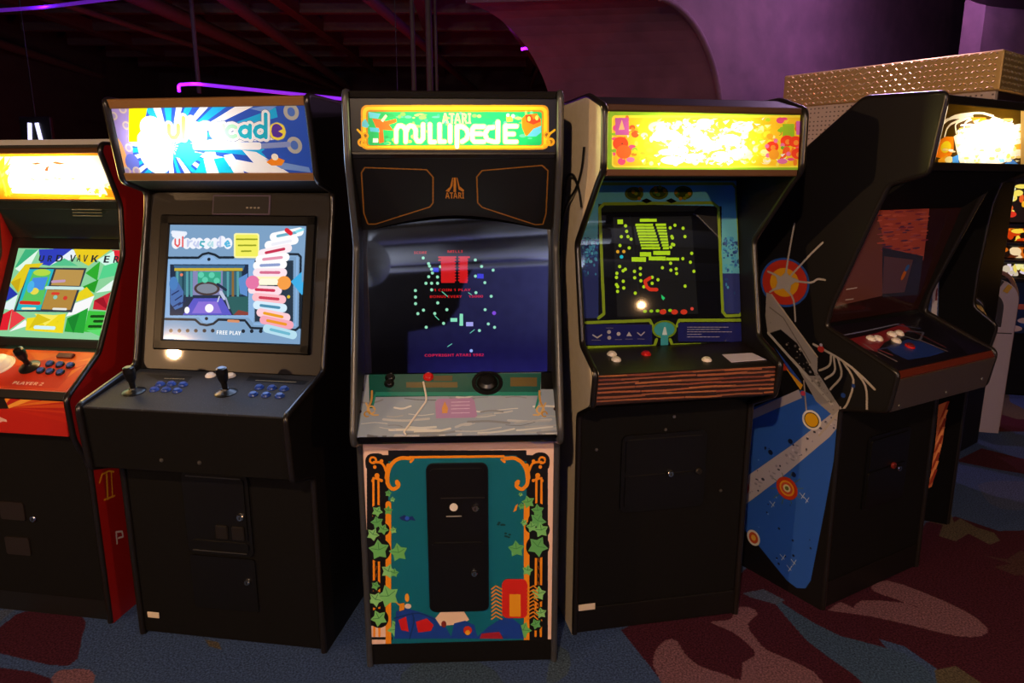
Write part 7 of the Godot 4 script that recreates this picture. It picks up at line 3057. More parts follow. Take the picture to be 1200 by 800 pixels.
# ------------------------------------------------------------------ lamps
func spot_lamp(label: String, at: Vector3, aim: Vector3, col: String, e: float, cone: float, size: float) -> void:
	var o := thing("spot_lamp", label, "spot lamp", at)
	var b := Basis.looking_at(aim - at)
	var q := Basis(b.x, -b.z, b.y)
	var g := Geo.new()
	g.lathe(Vector3.ZERO, q, [Vector2(0.0, -0.2), Vector2(0.04, -0.2), Vector2(0.055, -0.17), Vector2(0.08, 0.0), Vector2(0.083, 0.0), Vector2(0.08, -0.03)], 20)
	part(o, "housing", g, M.black)
	var l := Geo.new()
	l.lathe(Vector3.ZERO, q, [Vector2(0, -0.012), Vector2(0.04 * size, -0.013), Vector2(0.06 * size, -0.02)], 20)
	part(o, "lamp_lens", l, glow(col, 12.0))
	var s := Geo.new()
	s.tube([q * Vector3(0, -0.15, 0), Vector3(0, 3.6 - at.y, 0) + q * Vector3(0, -0.15, 0) * Vector3(1, 0, 1)], 0.012, 8)
	part(o, "stem", s, M.black)
	var sp := SpotLight3D.new()
	sp.name = "lamp_beam"
	o.add_child(sp)
	sp.basis = b
	sp.position = -b.z * 0.02
	sp.light_color = Color(col)
	sp.light_energy = e
	sp.spot_angle = cone
	sp.spot_angle_attenuation = 0.8
	sp.spot_range = 16.0
	sp.spot_attenuation = 2.0
	sp.light_size = 0.035 * size
	sp.shadow_enabled = true

func neon_tube(label: String, path: Array, col: String, e: float, light: float) -> void:
	var o := thing("neon_tube", label, "neon tube", path[0])
	var pp := []
	for p in path:
		pp.append(p - path[0])
	var g := Geo.new()
	g.tube(rounded(pp, 0.05), 0.014, 8)
	part(o, "tube", g, glow(col, e))
	var last: Vector3 = pp[pp.size() - 1]
	var c := Geo.new()
	c.tube([last, last + (last - pp[pp.size() - 2]).normalized() * 0.05], 0.017, 8)
	part(o, "end_cap", c, M.black)
	if last.y + path[0].y > 1.5:
		var h := Geo.new()
		h.tube([last, Vector3(last.x, 3.3 - path[0].y + 0.05, last.z)], 0.003, 6)
		part(o, "hanger", h, M.black)
	var n := 3
	for i in n:
		var f := (i + 0.5) / n * (pp.size() - 1)
		var at: Vector3 = pp[int(f)].lerp(pp[mini(int(f) + 1, pp.size() - 1)], f - int(f))
		var l := OmniLight3D.new()
		l.name = "tube_glow"
		o.add_child(l, true)
		l.position = at + Vector3(0, 0, 0.05)
		l.light_color = Color(col)
		l.light_energy = light / n
		l.light_size = 0.03
		l.omni_range = 14.0
		l.omni_attenuation = 2.0
		l.shadow_enabled = true

func added_uplighter(at: Vector3, label: String) -> void:  # unseen lamps added to brighten the front ceiling and ducts
	var o := thing("added_uplighter", label, "added floor lamp", Vector3(at.x, 0, at.z))
	var g := Geo.new()
	g.lathe(Vector3.ZERO, Basis.IDENTITY, [Vector2(0, 0), Vector2(0.14, 0), Vector2(0.14, 0.015), Vector2(0.1, 0.025), Vector2(0.012, 0.03)], 24)
	part(o, "base", g, M.steel)
	var p := Geo.new()
	p.tube([Vector3(0, 0.025, 0), Vector3(0, at.y - 0.1, 0)], 0.012, 8)
	part(o, "pole", p, M.steel)
	var s := Geo.new()
	s.lathe(Vector3(0, at.y - 0.1, 0), Basis.IDENTITY, [Vector2(0.012, 0), Vector2(0.08, 0.03), Vector2(0.14, 0.1), Vector2(0.137, 0.1), Vector2(0.078, 0.034), Vector2(0, 0.03)], 24)
	part(o, "bowl", s, M.steel)
	var d := Geo.new()
	d.lathe(Vector3(0, at.y - 0.02, 0), Basis.IDENTITY, [Vector2(0.11, 0), Vector2(0, 0.004)], 20)
	part(o, "lamp_disc", d, glow("ffe8d0", 3.0))
	area(o, "upward_light", Vector3(0, at.y + 0.01, 0), Vector3.UP, Vector2(0.2, 0.2), "dce6ff", 42.0)

# ------------------------------------------------------------------ room
func room() -> void:
	var x0 := -6.0
	var x1 := 8.0
	var z0 := -13.0
	var z1 := 5.2
	var H := 3.6
	var carpet := printed(art_carpet(), 0.95, 0.2)
	carpet.texture_repeat = true
	carpet.uv1_scale = Vector3(0.125, 0.125, 1)
	carpet.uv1_offset = Vector3(0.5, 0.875, 0)
	carpet.detail_enabled = true
	carpet.detail_blend_mode = BaseMaterial3D.BLEND_MODE_MUL
	carpet.detail_uv_layer = BaseMaterial3D.DETAIL_UV_2
	carpet.detail_albedo = noise_tex(0.32, 3, "5a5a5a", "ffffff", 12, 512)
	carpet.uv2_triplanar = true
	carpet.uv2_world_triplanar = true
	carpet.uv2_scale = Vector3.ONE * 0.7
	var f := Geo.new()
	f.quad(Vector3(x0, 0, z1), Vector3(x1, 0, z1), Vector3(x1, 0, z0), Vector3(x0, 0, z0), Vector2(x0, z1), Vector2(x1, z1), Vector2(x1, z0), Vector2(x0, z0))
	f.box(Vector3((x0 + x1) * 0.5, -0.102, (z0 + z1) * 0.5), Vector3(x1 - x0, 0.2, z1 - z0), 0.001)
	struct("floor", f, carpet)
	var c := Geo.new()
	c.box(Vector3((x0 + x1) * 0.5, H + 0.1, (z0 + z1) * 0.5), Vector3(x1 - x0 + 0.4, 0.2, z1 - z0 + 0.4), 0.001)
	var ceil := struct("ceiling", c, M.ceiling)
	for w in [["wall_left", Vector3(x0 - 0.1, H * 0.5, (z0 + z1) * 0.5), Vector3(0.2, H, z1 - z0 + 0.4), M.dark_wall], ["wall_right", Vector3(x1 + 0.1, H * 0.5, (z0 + z1) * 0.5), Vector3(0.2, H, z1 - z0 + 0.4), M.dark_wall], ["wall_back", Vector3((x0 + x1) * 0.5, H * 0.5, z0 - 0.1), Vector3(x1 - x0, H, 0.2), M.dark_wall]]:
		var g := Geo.new()
		g.box(w[1], w[2], 0.001)
		struct(w[0], g, w[3])
	# wall behind the viewer: dark at the left, a blue bay with a rounded shoulder at the right
	var wf := Geo.new()
	wf.box(Vector3((x0 + x1) * 0.5, H * 0.5, z1 + 0.1), Vector3(x1 - x0, H, 0.2), 0.001)
	struct("wall_front", wf, M.dark_wall)
	var bay := PackedVector2Array([Vector2(-0.75, 0), Vector2(-0.75, 2.4), Vector2(-0.25, 2.5)])
	for i in 7:
		var a := deg_to_rad(180.0 - 15.0 * i)
		bay.append(Vector2(0.55 + 0.62 * cos(a), 2.75 + 0.72 * sin(a)))
	bay.append_array([Vector2(3.6, 3.52), Vector2(3.6, 0)])
	var bg := Geo.new()
	bg.plate(Vector3(0, 0, z1 - 0.2), Vector3(-1, 0, 0), Vector3.UP, flip(bay), 0.19)
	struct("wall_front_bay", bg, M.blue_wall)
	var cv := Geo.new()
	cv.box(Vector3(1.0, 1.12, 4.55), Vector3(3.8, 0.5, 0.03), 0.004)
	cv.box(Vector3(1.0, 0.88, 4.77), Vector3(3.8, 0.03, 0.45), 0.004)
	struct("trim_3", cv, M.dark_wall)  # unseen boards added to keep the blue light off the cabinets
	# plaster wall with an arched opening, turned 45 degrees
	var n := Vector3(0.70711, 0, 0.70711)
	var X := Vector3(0.70711, 0, -0.70711)
	var O := Vector3(1.5, 0, -5.3)
	var near := []
	var far := []
	for i in 15:
		var a := deg_to_rad(90.0 * i / 14.0)
		near.append(Vector2(-0.87 + 0.81 * cos(a), 1.86 + 0.81 * sin(a)))
		far.append(Vector2(-1.09 + 1.0 * cos(a), 1.84 + 1.0 * sin(a)))
	var face := PackedVector2Array([Vector2(6.2, H), Vector2(6.2, 0), Vector2(-0.06, 0)])
	var back := PackedVector2Array([Vector2(6.2, H), Vector2(6.2, 0), Vector2(-0.09, 0)])
	for i in 15:
		face.append(near[i])
		back.append(far[i])
	face.append(Vector2(-0.87, H))
	back.append(Vector2(-1.09, H))
	var pw := Geo.new()
	pw.plate(O, X, Vector3.UP, face, 0.0)
	pw.plate(O - n * 1.5, -X, Vector3.UP, flip(back), 0.0)
	for i in range(2, face.size() - 1):
		var a3 := O + X * face[i].x + Vector3.UP * face[i].y
		var b3 := O + X * face[i + 1].x + Vector3.UP * face[i + 1].y
		var c3 := O - n * 1.5 + X * back[i + 1].x + Vector3.UP * back[i + 1].y
		var d3 := O - n * 1.5 + X * back[i].x + Vector3.UP * back[i].y
		pw.quad(a3, d3, c3, b3)
	struct("wall_partition", pw, M.plaster)
	# rounded plaster lip round the opening
	var lip := Geo.new()
	var lp := [O + X * -0.06 + n * 0.004]
	for q in near:
		lp.append(O + X * q.x + Vector3.UP * q.y + n * 0.004)
	lip.tube(lp, 0.022, 8)
	struct("trim_1", lip, M.plaster)
	# second, darker wall beyond the corner at the right
	var rw := Geo.new()
	rw.box(Vector3(5.2, H * 0.5, -6.4), Vector3(3.4, H, 0.2), 0.001, Basis(Vector3.UP, deg_to_rad(14)))
	struct("wall_right_return", rw, M.plaster)
	# ceiling works
	var bk := Geo.new()
	bk.lathe(Vector3(4.0, 2.85, -4.75), Basis.IDENTITY, [Vector2(0, 0), Vector2(1.1, 0), Vector2(1.1, 0.72)], 40)
	struct("trim_2", bk, M.black)
	var r := RandomNumberGenerator.new()
	r.seed = 5
	for i in 9:
		var g := Geo.new()
		g.box(Vector3(-1.5, H - 0.14, -4.6 - i * 0.92), Vector3(8.6, 0.26, 0.09), 0.004)
		part(ceil, "beam", g, M.beam)
	for i in 6:
		var g := Geo.new()
		g.box(Vector3(-5.0 + i * 1.35, H - 0.22, -8.5), Vector3(0.12, 0.14, 8.6), 0.004, Basis(Vector3.UP, deg_to_rad(r.randf_range(-3, 3))))
		part(ceil, "beam", g, M.beam)
	for i in 7:
		var g := Geo.new()
		var yy := H - 0.46 - r.randf() * 0.06
		var xx := -5.2 + i * 0.95
		g.tube([Vector3(xx, yy, -4.4), Vector3(xx + r.randf_range(-1.2, 1.2), yy, -12.8)], r.randf_range(0.02, 0.07), 10)
		pipe_thing("ceiling_pipe", "dark pipe running back below the ceiling beams behind the cabinets", "pipe", g, M.beam, "pipes below the rear ceiling")
	for a in [[-0.86, 0.02], [-0.72, 0.028], [-0.66, 0.012], [-2.75, 0.02]]:
		var g := Geo.new()
		g.tube([Vector3(a[0], 1.0 if a[0] > -1.0 else 2.35, -6.7), Vector3(a[0], H - 0.02, -6.7)], a[1], 8)
		pipe_thing("hanging_pipe", "thin vertical pipe dropping from the dark ceiling behind the cabinets", "pipe", g, M.beam, "pipes dropping from the rear ceiling")
	# ducts and beams over the front of the room
	for a in [[-4.0, 4.9, 3.4, 3.2, 3.2, 0.13], [-4.0, 4.3, 3.4, 2.5, 3.24, 0.09], [-3.2, 3.5, 3.0, 1.9, 3.22, 0.05], [-3.0, 4.5, 2.2, 3.6, 3.0, 0.03], [-2.6, 4.0, 2.6, 4.6, 3.26, 0.04]]:
		var g := Geo.new()
		g.tube([Vector3(a[0], a[4], a[1]), Vector3(a[2], a[4] + 0.05, a[3])], a[5], 14)
		pipe_thing("ceiling_duct", "grey round duct crossing under the ceiling over the front aisle", "duct", g, M.duct, "ducts over the front aisle")
	for i in 6:
		var g := Geo.new()
		g.box(Vector3(0.5, H - 0.12, -2.6 + i * 1.25), Vector3(12.0, 0.22, 0.1), 0.004)
		part(ceil, "beam", g, M.beam)

func pipe_thing(called: String, label: String, category: String, g: Geo, m: Material, group: String) -> void:
	var o := thing(called, label, category, Vector3.ZERO, 0.0, group)
	part(o, "run", g, m)

# ------------------------------------------------------------------ cabinet with orange prints (left end of the row)
func cabinet_orange() -> void:
	var w := 0.54
	var o := thing("arcade_cabinet", "arcade cabinet with orange control panel, red sides and a screen of coloured tiles", "arcade cabinet", Vector3(-1.743, 0, -2.44), -9.2)
	var side := printed(art_m1_side(), 0.35)
	side.uv1_scale = Vector3(1.0 / 0.88, 1.0 / 1.73, 1)
	side.uv1_offset = Vector3(0.08 / 0.88, 1.0, 0)
	var front := [Vector2(0, 0), Vector2(0, 0.62), Vector2(0.055, 0.74), Vector2(0.064, 0.885), Vector2(-0.11, 1.0), Vector2(-0.295, 1.33), Vector2(-0.312, 1.515), Vector2(-0.238, 1.70), Vector2(-0.25, 1.725)]
	sides(o, w, front, 0.8, M.cab, M.red_side, side, M.trim)
	var x := w * 0.5 - 0.019
	part(o, "front_panel", across(-x, x, Vector2(0.0, 0.75), Vector2(0.0, 0.09), 0.016), M.cab_soft)
	part(o, "kick_plate", across(-x, x, Vector2(-0.01, 0.09), Vector2(-0.01, 0.004), 0.016), M.black)
	part(o, "panel_band", quad_board(QUAD.m1_band, 0.012), printed(art_m1_band(), 0.35))
	part(o, "band_underside", across(-x, x, Vector2(0.066, 0.751), Vector2(0.0, 0.749), 0.01), M.black)
	part(o, "control_panel", quad_board(QUAD.m1_cp, 0.012), printed(art_m1_cp(), 0.35))
	part(o, "panel_lip", across(-x, x, Vector2(0.05, 0.906), Vector2(0.066, 0.876), 0.012, 0.004), M.black_plastic)
	var b := facing(QUAD.m1_cp)
	for p in SPOTS.m1_stick:
		joystick(o, p, b, M.black_plastic, 0.085)
	for p in SPOTS.m1_blue:
		button(o, p, b, 0.0125, M.black_plastic, M.blue_plastic)
	for p in SPOTS.m1_ball:
		var tb := Geo.new()
		tb.lathe(p, b, [Vector2(0.052, 0.0), Vector2(0.05, 0.004), Vector2(0.045, 0.004), Vector2(0.043, 0.012), Vector2(0.034, 0.026), Vector2(0.018, 0.034), Vector2(0, 0.036)], 20)
		part(o, "trackball", tb, M.white_plastic)
	for p in SPOTS.m1_badge:
		var bd := Geo.new()
		bd.box(p + b.y * 0.004, Vector3(0.065, 0.012, 0.022), 0.003, b)
		part(o, "badge", bd, mat("4a1410", 0.3))
	# hood round the screen
	var sq: Array = QUAD.m1_screen
	part(o, "screen_surround", across(-x, x, Vector2(-0.353, 1.385), Vector2(-0.170, 1.0), 0.012), M.black_plastic)
	part(o, "screen_ledge", across(-x, x, Vector2(-0.172, 1.003), Vector2(-0.128, 0.998), 0.012), M.black_plastic)
	part(o, "screen_display", quad_board(sq, 0.01, 0.0, 0.006), screen_mat(art_m1_screen(), 0.95))
	area(o, "screen_glow", (sq[0] + sq[2]) * 0.5 + b.y * 0.04, Vector3(0, 0.43, 0.9), Vector2(0.42, 0.33), "d8e8b0", 0.22)
	part(o, "hood", across(-x, x, Vector2(-0.306, 1.50), Vector2(-0.353, 1.383), 0.012), mat("1c201c", 0.25))
	part(o, "speaker_panel", across(-x, x, Vector2(-0.30, 1.528), Vector2(-0.306, 1.495), 0.012), mat("1c201c", 0.25))
	var gr := Geo.new()
	for i in 3:
		gr.box(Vector3(0.13, 1.495 - i * 0.011, -0.30), Vector3(0.12, 0.004, 0.006), 0.001)
	part(o, "speaker_slots", gr, M.black)
	part(o, "marquee_retainer", across(-x, x, Vector2(-0.236, 1.712), Vector2(-0.24, 1.694), 0.012), M.trim_brown)
	part(o, "marquee_retainer", across(-x, x, Vector2(-0.306, 1.533), Vector2(-0.31, 1.52), 0.012), M.trim_brown)
	light_box(o, QUAD.m1_marquee, art_m1_marquee(), 0.5, 0.28, 0.0, 0.4, 0.07, "fff2d8", 0.5, "ffc060")
	# twin coin door
	for y in [0.41, 0.27]:
		var d := Geo.new()
		d.plate(Vector3(0, 0, 0.006), Vector3.RIGHT, Vector3.UP, rrect(-0.13, y - 0.02, -0.03, y + 0.05, 0.008), 0.006)
		part(o, "coin_slot_plate", d, mat("2c2420", 0.4, 0.3))
	lock(o, Vector3(0.002, 0.40, 0.0))

# ------------------------------------------------------------------ cabinet with the bulb-letter marquee
func cabinet_bulb() -> void:
	var w := 0.71
	var o := thing("arcade_cabinet", "wide black arcade cabinet with a blue sunburst marquee and two joysticks", "arcade cabinet", Vector3(-0.993, 0, -2.279), -9.1)
	var front := [Vector2(0, 0), Vector2(0, 0.655), Vector2(0.145, 0.70), Vector2(0.162, 0.91), Vector2(-0.125, 0.972), Vector2(-0.275, 1.50), Vector2(-0.285, 1.565), Vector2(-0.165, 1.598), Vector2(-0.12, 1.855)]
	sides(o, w, front, 0.82, M.cab, M.cab, M.cab, M.trim)
	var x := w * 0.5 - 0.019
	part(o, "front_panel", across(-x, x, Vector2(-0.002, 0.70), Vector2(-0.002, 0.012), 0.016), M.cab_soft)
	part(o, "control_box_front", across(-x, x, Vector2(0.155, 0.904), Vector2(0.14, 0.70), 0.014), M.cab_soft)
	part(o, "control_box_underside", across(-x, x, Vector2(0.14, 0.70), Vector2(-0.002, 0.66), 0.012), M.cab_soft)
	for s in [-0.09, 0.04]:
		var bo := Geo.new()
		bo.lathe(Vector3(s, 0.74, 0.144), Basis(Vector3.RIGHT, PI / 2), [Vector2(0.007, 0), Vector2(0.005, 0.004), Vector2(0, 0.005)], 10)
		part(o, "bolt", bo, M.steel)
	part(o, "control_panel", quad_board(QUAD.m2_cp, 0.012), printed(art_m2_cp(), 0.7, 0.3))
	var b := facing(QUAD.m2_cp)
	for p in SPOTS.m2_joysticks:
		joystick(o, p, b, M.black_plastic, 0.09)
	for p in SPOTS.m2_blue:
		button(o, p, b, 0.0125, M.blue_plastic, M.blue_plastic)
	for p in SPOTS.m2_white:
		button(o, p, b, 0.0145, M.white_plastic, M.white_plastic)
	# smoked bezel
	var q: Array = QUAD.m2_bezel
	part(o, "bezel", quad_board(q, 0.012), M.acrylic)
	var sq: Array = QUAD.m2_screen
	var ex: Vector3 = (q[1] - q[0]).normalized()
	var ey: Vector3 = (q[0] - q[3]).normalized()
	var nn := ex.cross(ey)
	var gf := Geo.new()
	var c: Vector3 = (sq[0] + sq[2]) * 0.5
	for e in [[-0.272, 0, 0.036, 0.475], [0.272, 0, 0.036, 0.475], [0, 0.219, 0.58, 0.036], [0, -0.219, 0.58, 0.036]]:
		gf.box(c + ex * e[0] + ey * e[1] + nn * 0.008, Vector3(e[2], e[3], 0.018), 0.005, Basis(ex, ey, nn))
	part(o, "screen_frame", gf, mat("0c0a09", 0.35, 0.0, 0.3))
	part(o, "screen_display", quad_board(sq, 0.008, 0.0, 0.014), screen_mat(art_m2_screen(), 1.0))
	area(o, "screen_glow", c + nn * 0.03, nn, Vector2(0.49, 0.39), "a8c4f8", 0.3)
	var lp := Geo.new()
	lp.box(q[0].lerp(q[1], 0.515) - ey * 0.045 + nn * 0.002, Vector3(0.215, 0.07, 0.006), 0.002, Basis(ex, ey, nn))
	var pl := part(o, "name_plate", lp, mat("4a3c50", 0.4))
	var lq := Geo.new()
	lq.box(q[0].lerp(q[1], 0.515) - ey * 0.045 + nn * 0.0035, Vector3(0.205, 0.06, 0.006), 0.001, Basis(ex, ey, nn))
	part(pl, "plate_face", lq, mat("181412", 0.3))
	for i in 4:
		var dt := Geo.new()
		dt.box(q[0].lerp(q[1], 0.515) - ey * 0.055 + nn * 0.006 + ex * (0.025 + i * 0.014), Vector3(0.009, 0.006, 0.003), 0.001, Basis(ex, ey, nn))
		part(pl, "mark", dt, mat("8c8478", 0.5))
	# underside of the sign box with the speaker
	part(o, "sign_box_underside", across(-x, x, Vector2(-0.166, 1.6), Vector2(-0.297, 1.562), 0.012), M.cab)
	part(o, "marquee_retainer", across(-x, x, Vector2(-0.117, 1.853), Vector2(-0.127, 1.826), 0.014, 0.003), M.bronze)
	part(o, "marquee_retainer", across(-x, x, Vector2(-0.157, 1.622), Vector2(-0.166, 1.598), 0.014, 0.003), M.bronze)
	light_box(o, QUAD.m2_marquee, art_m2_marquee(), 0.45, 0.13, -0.13, 0.3, 0.07, "eef4ff", 0.5, "c0dcff")
	# coin door, cash door and tag
	var d := coin_door(o, -0.125, 0.345, 0.115, 0.645, 0.40, -0.002, M.door)
	for y in [0.632, 0.36]:
		var rg := Geo.new()
		rg.box(Vector3(-0.005, y, 0.013), Vector3(0.2, 0.003, 0.004), 0.001)
		part(d, "door_rib", rg, M.trim_grey)
	lock(d, Vector3(0.083, 0.495, 0.011))
	for s in [-0.02, 0.04]:
		var cs := Geo.new()
		cs.box(Vector3(0.03 + s, 0.435, 0.014), Vector3(0.045, 0.05, 0.008), 0.003)
		part(d, "coin_return", cs, mat("241f1c", 0.4, 0.3))
	var cd := Geo.new()
	cd.plate(Vector3(0, 0, 0.004), Vector3.RIGHT, Vector3.UP, rrect(-0.125, 0.135, 0.115, 0.335, 0.01), 0.006)
	part(o, "cash_door", cd, M.door)
	lock(o, Vector3(0.084, 0.25, 0.004), 0.011)
	var tg := Geo.new()
	tg.box(Vector3(-0.295, 0.082, 0.001), Vector3(0.045, 0.022, 0.004), 0.001)
	part(o, "asset_tag", tg, M.sticker)

# ------------------------------------------------------------------ cabinet with the teal ivy front
func cabinet_garden() -> void:
	var w := 0.64
	var o := thing("arcade_cabinet", "arcade cabinet with a teal front framed in gold scrolls and ivy", "arcade cabinet", Vector3(-0.168, 0, -2.167), 2.5)
	var front := [Vector2(0, 0), Vector2(0, 0.80), Vector2(0.098, 0.828), Vector2(0.106, 0.86), Vector2(0.01, 1.10), Vector2(-0.11, 1.40), Vector2(-0.03, 1.655), Vector2(-0.033, 1.85)]
	sides(o, w, front, 0.56, M.cab, M.cab, M.cab, M.trim_grey)
	var x := w * 0.5 - 0.019
	part(o, "front_panel", quad_board(QUAD.m3_front, 0.014), printed(art_m3_front(), 0.42))
	part(o, "kick_plate", across(-x, x, Vector2(0.0, 0.084), Vector2(0.0, 0.006), 0.014), M.cab_soft)
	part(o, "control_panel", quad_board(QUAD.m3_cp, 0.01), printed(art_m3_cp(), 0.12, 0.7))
	part(o, "panel_lip", across(-x, x, Vector2(0.094, 0.853), Vector2(0.096, 0.826), 0.014, 0.006), mat("0c0a09", 0.08))
	part(o, "panel_underside", across(-x, x, Vector2(0.094, 0.828), Vector2(0.004, 0.803), 0.01), M.black)
	var b := facing(QUAD.m3_cp)
	for p in SPOTS.m3_red:
		button(o, p, b, 0.0135, M.red_plastic, M.red_plastic)
	for p in SPOTS.m3_black:
		button(o, p, b, 0.013, M.black_plastic, M.black_plastic)
	for p in SPOTS.m3_screws:
		var sc := Geo.new()
		sc.lathe(p, b, [Vector2(0.007, 0), Vector2(0.006, 0.003), Vector2(0, 0.004)], 10)
		part(o, "screw", sc, mat("3c1c18", 0.4, 0.5))
	for p in SPOTS.m3_ball:
		var ring := Geo.new()
		ring.lathe(p, b, [Vector2(0.05, 0), Vector2(0.048, 0.003), Vector2(0.038, 0.004), Vector2(0.036, 0.0)], 24)
		var tr := part(o, "trackball", ring, M.black_plastic)
		var bl := Geo.new()
		bl.lathe(p, b, [Vector2(0.035, 0.0), Vector2(0.031, 0.008), Vector2(0.021, 0.015), Vector2(0.008, 0.018), Vector2(0, 0.0182)], 24)
		part(tr, "ball", bl, M.black_plastic)
	# tinted glass in front of the picture tube
	var q: Array = QUAD.m3_glass
	var gm := screen_mat(art_m3_glass(), 0.85, "050507", 0.03)
	gm.metallic_specular = 0.7
	gm.clearcoat_enabled = true
	gm.clearcoat = 1.0
	gm.clearcoat_roughness = 0.03
	part(o, "screen_glass_display", quad_board(q, 0.008), gm)
	area(o, "screen_glow", (q[0] + q[2]) * 0.5 + Vector3(0, 0, 0.04), Vector3(0, 0.2, 0.98), Vector2(0.3, 0.4), "a0c0c0", 0.04)
	# speaker panel with an arched lower edge
	var sq: Array = QUAD.m3_speaker
	var ex: Vector3 = (sq[1] - sq[0]).normalized()
	var ey: Vector3 = (sq[0] - sq[3]).normalized()
	var sw: float = sq[0].distance_to(sq[1])
	var sh: float = sq[0].distance_to(sq[3])
	var pp := PackedVector2Array([Vector2(0, 0), Vector2(0, -sh + 0.005)])
	for i in 13:
		var f := i / 12.0
		pp.append(Vector2(0.04 + (sw - 0.08) * f, -sh + 0.012 + 0.05 * sin(PI * f)))
	pp.append_array([Vector2(sw, -sh + 0.005), Vector2(sw, 0)])
	var sp := Geo.new()
	sp.plate(sq[0], ex, ey, pp, 0.012, sw, sh)
	part(o, "speaker_panel", sp, printed(art_m3_speaker(), 0.45))
	part(o, "marquee_retainer", across(-x, x, Vector2(-0.036, 1.679), Vector2(-0.046, 1.662), 0.014, 0.004), M.acrylic)
	part(o, "marquee_retainer", across(-x, x, Vector2(-0.034, 1.85), Vector2(-0.04, 1.831), 0.014, 0.004), M.cab)
	light_box(o, QUAD.m3_marquee, art_m3_marquee(), 0.42, 0.07, 0.02, 0.42, 0.085, "fff6e0", 0.3, "e8f0a0")
	var cd := coin_door(o, -0.105, 0.205, 0.091, 0.727, 0.46, 0.004, M.door)
	lock(cd, Vector3(0.05, 0.578, 0.017), 0.012)
	lock(cd, Vector3(0.044, 0.348, 0.017), 0.011)
	var dial := Geo.new()
	dial.lathe(Vector3(-0.019, 0.582, 0.017), Basis(Vector3.RIGHT, PI / 2), [Vector2(0.013, 0), Vector2(0.013, 0.004), Vector2(0, 0.005)], 16)
	part(cd, "coin_dial", dial, M.white_plastic)
	var rb := Geo.new()
	rb.box(Vector3(0.01, 0.612, 0.0185), Vector3(0.14, 0.004, 0.005), 0.001)
	part(cd, "door_rib", rb, M.trim)
	var tx := Geo.new()
	tx.box(Vector3(-0.019, 0.55, 0.0175), Vector3(0.05, 0.004, 0.002), 0.0005)
	part(cd, "coin_label", tx, mat("8a8680", 0.6))

# ------------------------------------------------------------------ cabinet with cream sides and the yellow marquee
func cabinet_white_side() -> void:
	var w := 0.65
	var o := thing("arcade_cabinet", "arcade cabinet with cream sides, yellow marquee and a striped wood-grain control panel front", "arcade cabinet", Vector3(0.535, 0, -2.393), 11.5)
	var front := [Vector2(0, 0), Vector2(0, 0.835), Vector2(0.145, 0.905), Vector2(0.165, 1.02), Vector2(0.02, 1.075), Vector2(-0.06, 1.40), Vector2(0.15, 1.60), Vector2(0.19, 1.63), Vector2(0.185, 1.805), Vector2(0.04, 1.848)]
	sides(o, w, front, 0.8, M.cab, M.cream_side, M.cab, M.trim)
	var x := w * 0.5 - 0.019
	part(o, "front_panel", across(-x, x, Vector2(-0.004, 0.87), Vector2(-0.004, 0.10), 0.016), M.cab_soft)
	part(o, "kick_plate", across(-x, x, Vector2(0.0, 0.10), Vector2(0.0, 0.005), 0.016), M.cab)
	part(o, "control_panel_front", quad_board(QUAD.m4_wood, 0.014), printed(art_m4_wood(), 0.4))
	part(o, "control_panel_underside", across(-x, x, Vector2(0.15, 0.909), Vector2(-0.004, 0.85), 0.012), M.cab)
	part(o, "control_panel", quad_board(QUAD.m4_cp, 0.012), grain(mat("ffffff", 0.38), noise_tex(0.02, 4, "120e0c", "241a16", 14), 4.0))
	var b := facing(QUAD.m4_cp)
	for p in SPOTS.m4_white:
		button(o, p, b, 0.0135, M.white_plastic, M.white_plastic)
	for p in SPOTS.m4_red:
		button(o, p, b, 0.0135, M.red_plastic, M.red_plastic)
	var q: Array = QUAD.m4_bezel
	var bm := screen_mat(art_m4_screen(), 0.85, "ffffff", 0.02)
	bm.albedo_texture = art_m4_bezel()
	part(o, "bezel_screen_display", quad_board(q, 0.01), bm)
	area(o, "screen_glow", (q[0] + q[2]) * 0.5 + Vector3(0, 0, 0.04), Vector3(0, 0.2, 0.98), Vector2(0.28, 0.36), "c8e060", 0.015)
	part(o, "hood", across(-x, x, Vector2(0.176, 1.628), Vector2(-0.19, 1.606), 0.012), M.black)
	part(o, "hood_back", across(-x, x, Vector2(-0.187, 1.612), Vector2(-0.186, 1.598), 0.012), M.black)
	part(o, "marquee_retainer", across(-x, x, Vector2(0.186, 1.636), Vector2(0.184, 1.612), 0.014, 0.003), mat("5a3a24", 0.35, 0.3))
	part(o, "marquee_retainer", across(-x, x, Vector2(0.180, 1.814), Vector2(0.184, 1.794), 0.014, 0.003), mat("4a3020", 0.35, 0.3))
	part(o, "top_slope", across(-x, x, Vector2(0.045, 1.846), Vector2(0.178, 1.812), 0.012), M.cab)
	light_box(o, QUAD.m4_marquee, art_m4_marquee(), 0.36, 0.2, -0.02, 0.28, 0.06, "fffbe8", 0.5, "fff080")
	var d := coin_door(o, -0.16, 0.46, 0.155, 0.745, 0.60, -0.004, M.door)
	lock(d, Vector3(0.019, 0.597, 0.011), 0.012)
	lock(d, Vector3(0.125, 0.598, 0.011), 0.012, mat("4a4440", 0.3, 0.8))
	for p in [Vector2(-0.25, 0.70), Vector2(0.224, 0.508), Vector2(0.03, 0.80), Vector2(0.0, 0.755)]:
		var sc := Geo.new()
		sc.lathe(Vector3(p.x, p.y, -0.004), Basis(Vector3.RIGHT, PI / 2), [Vector2(0.006, 0), Vector2(0.005, 0.003), Vector2(0, 0.004)], 10)
		part(o, "screw", sc, M.steel)
	var tg := Geo.new()
	tg.box(Vector3(-0.272, 0.105, 0.001), Vector3(0.062, 0.024, 0.004), 0.001)
	part(o, "asset_tag", tg, M.sticker)

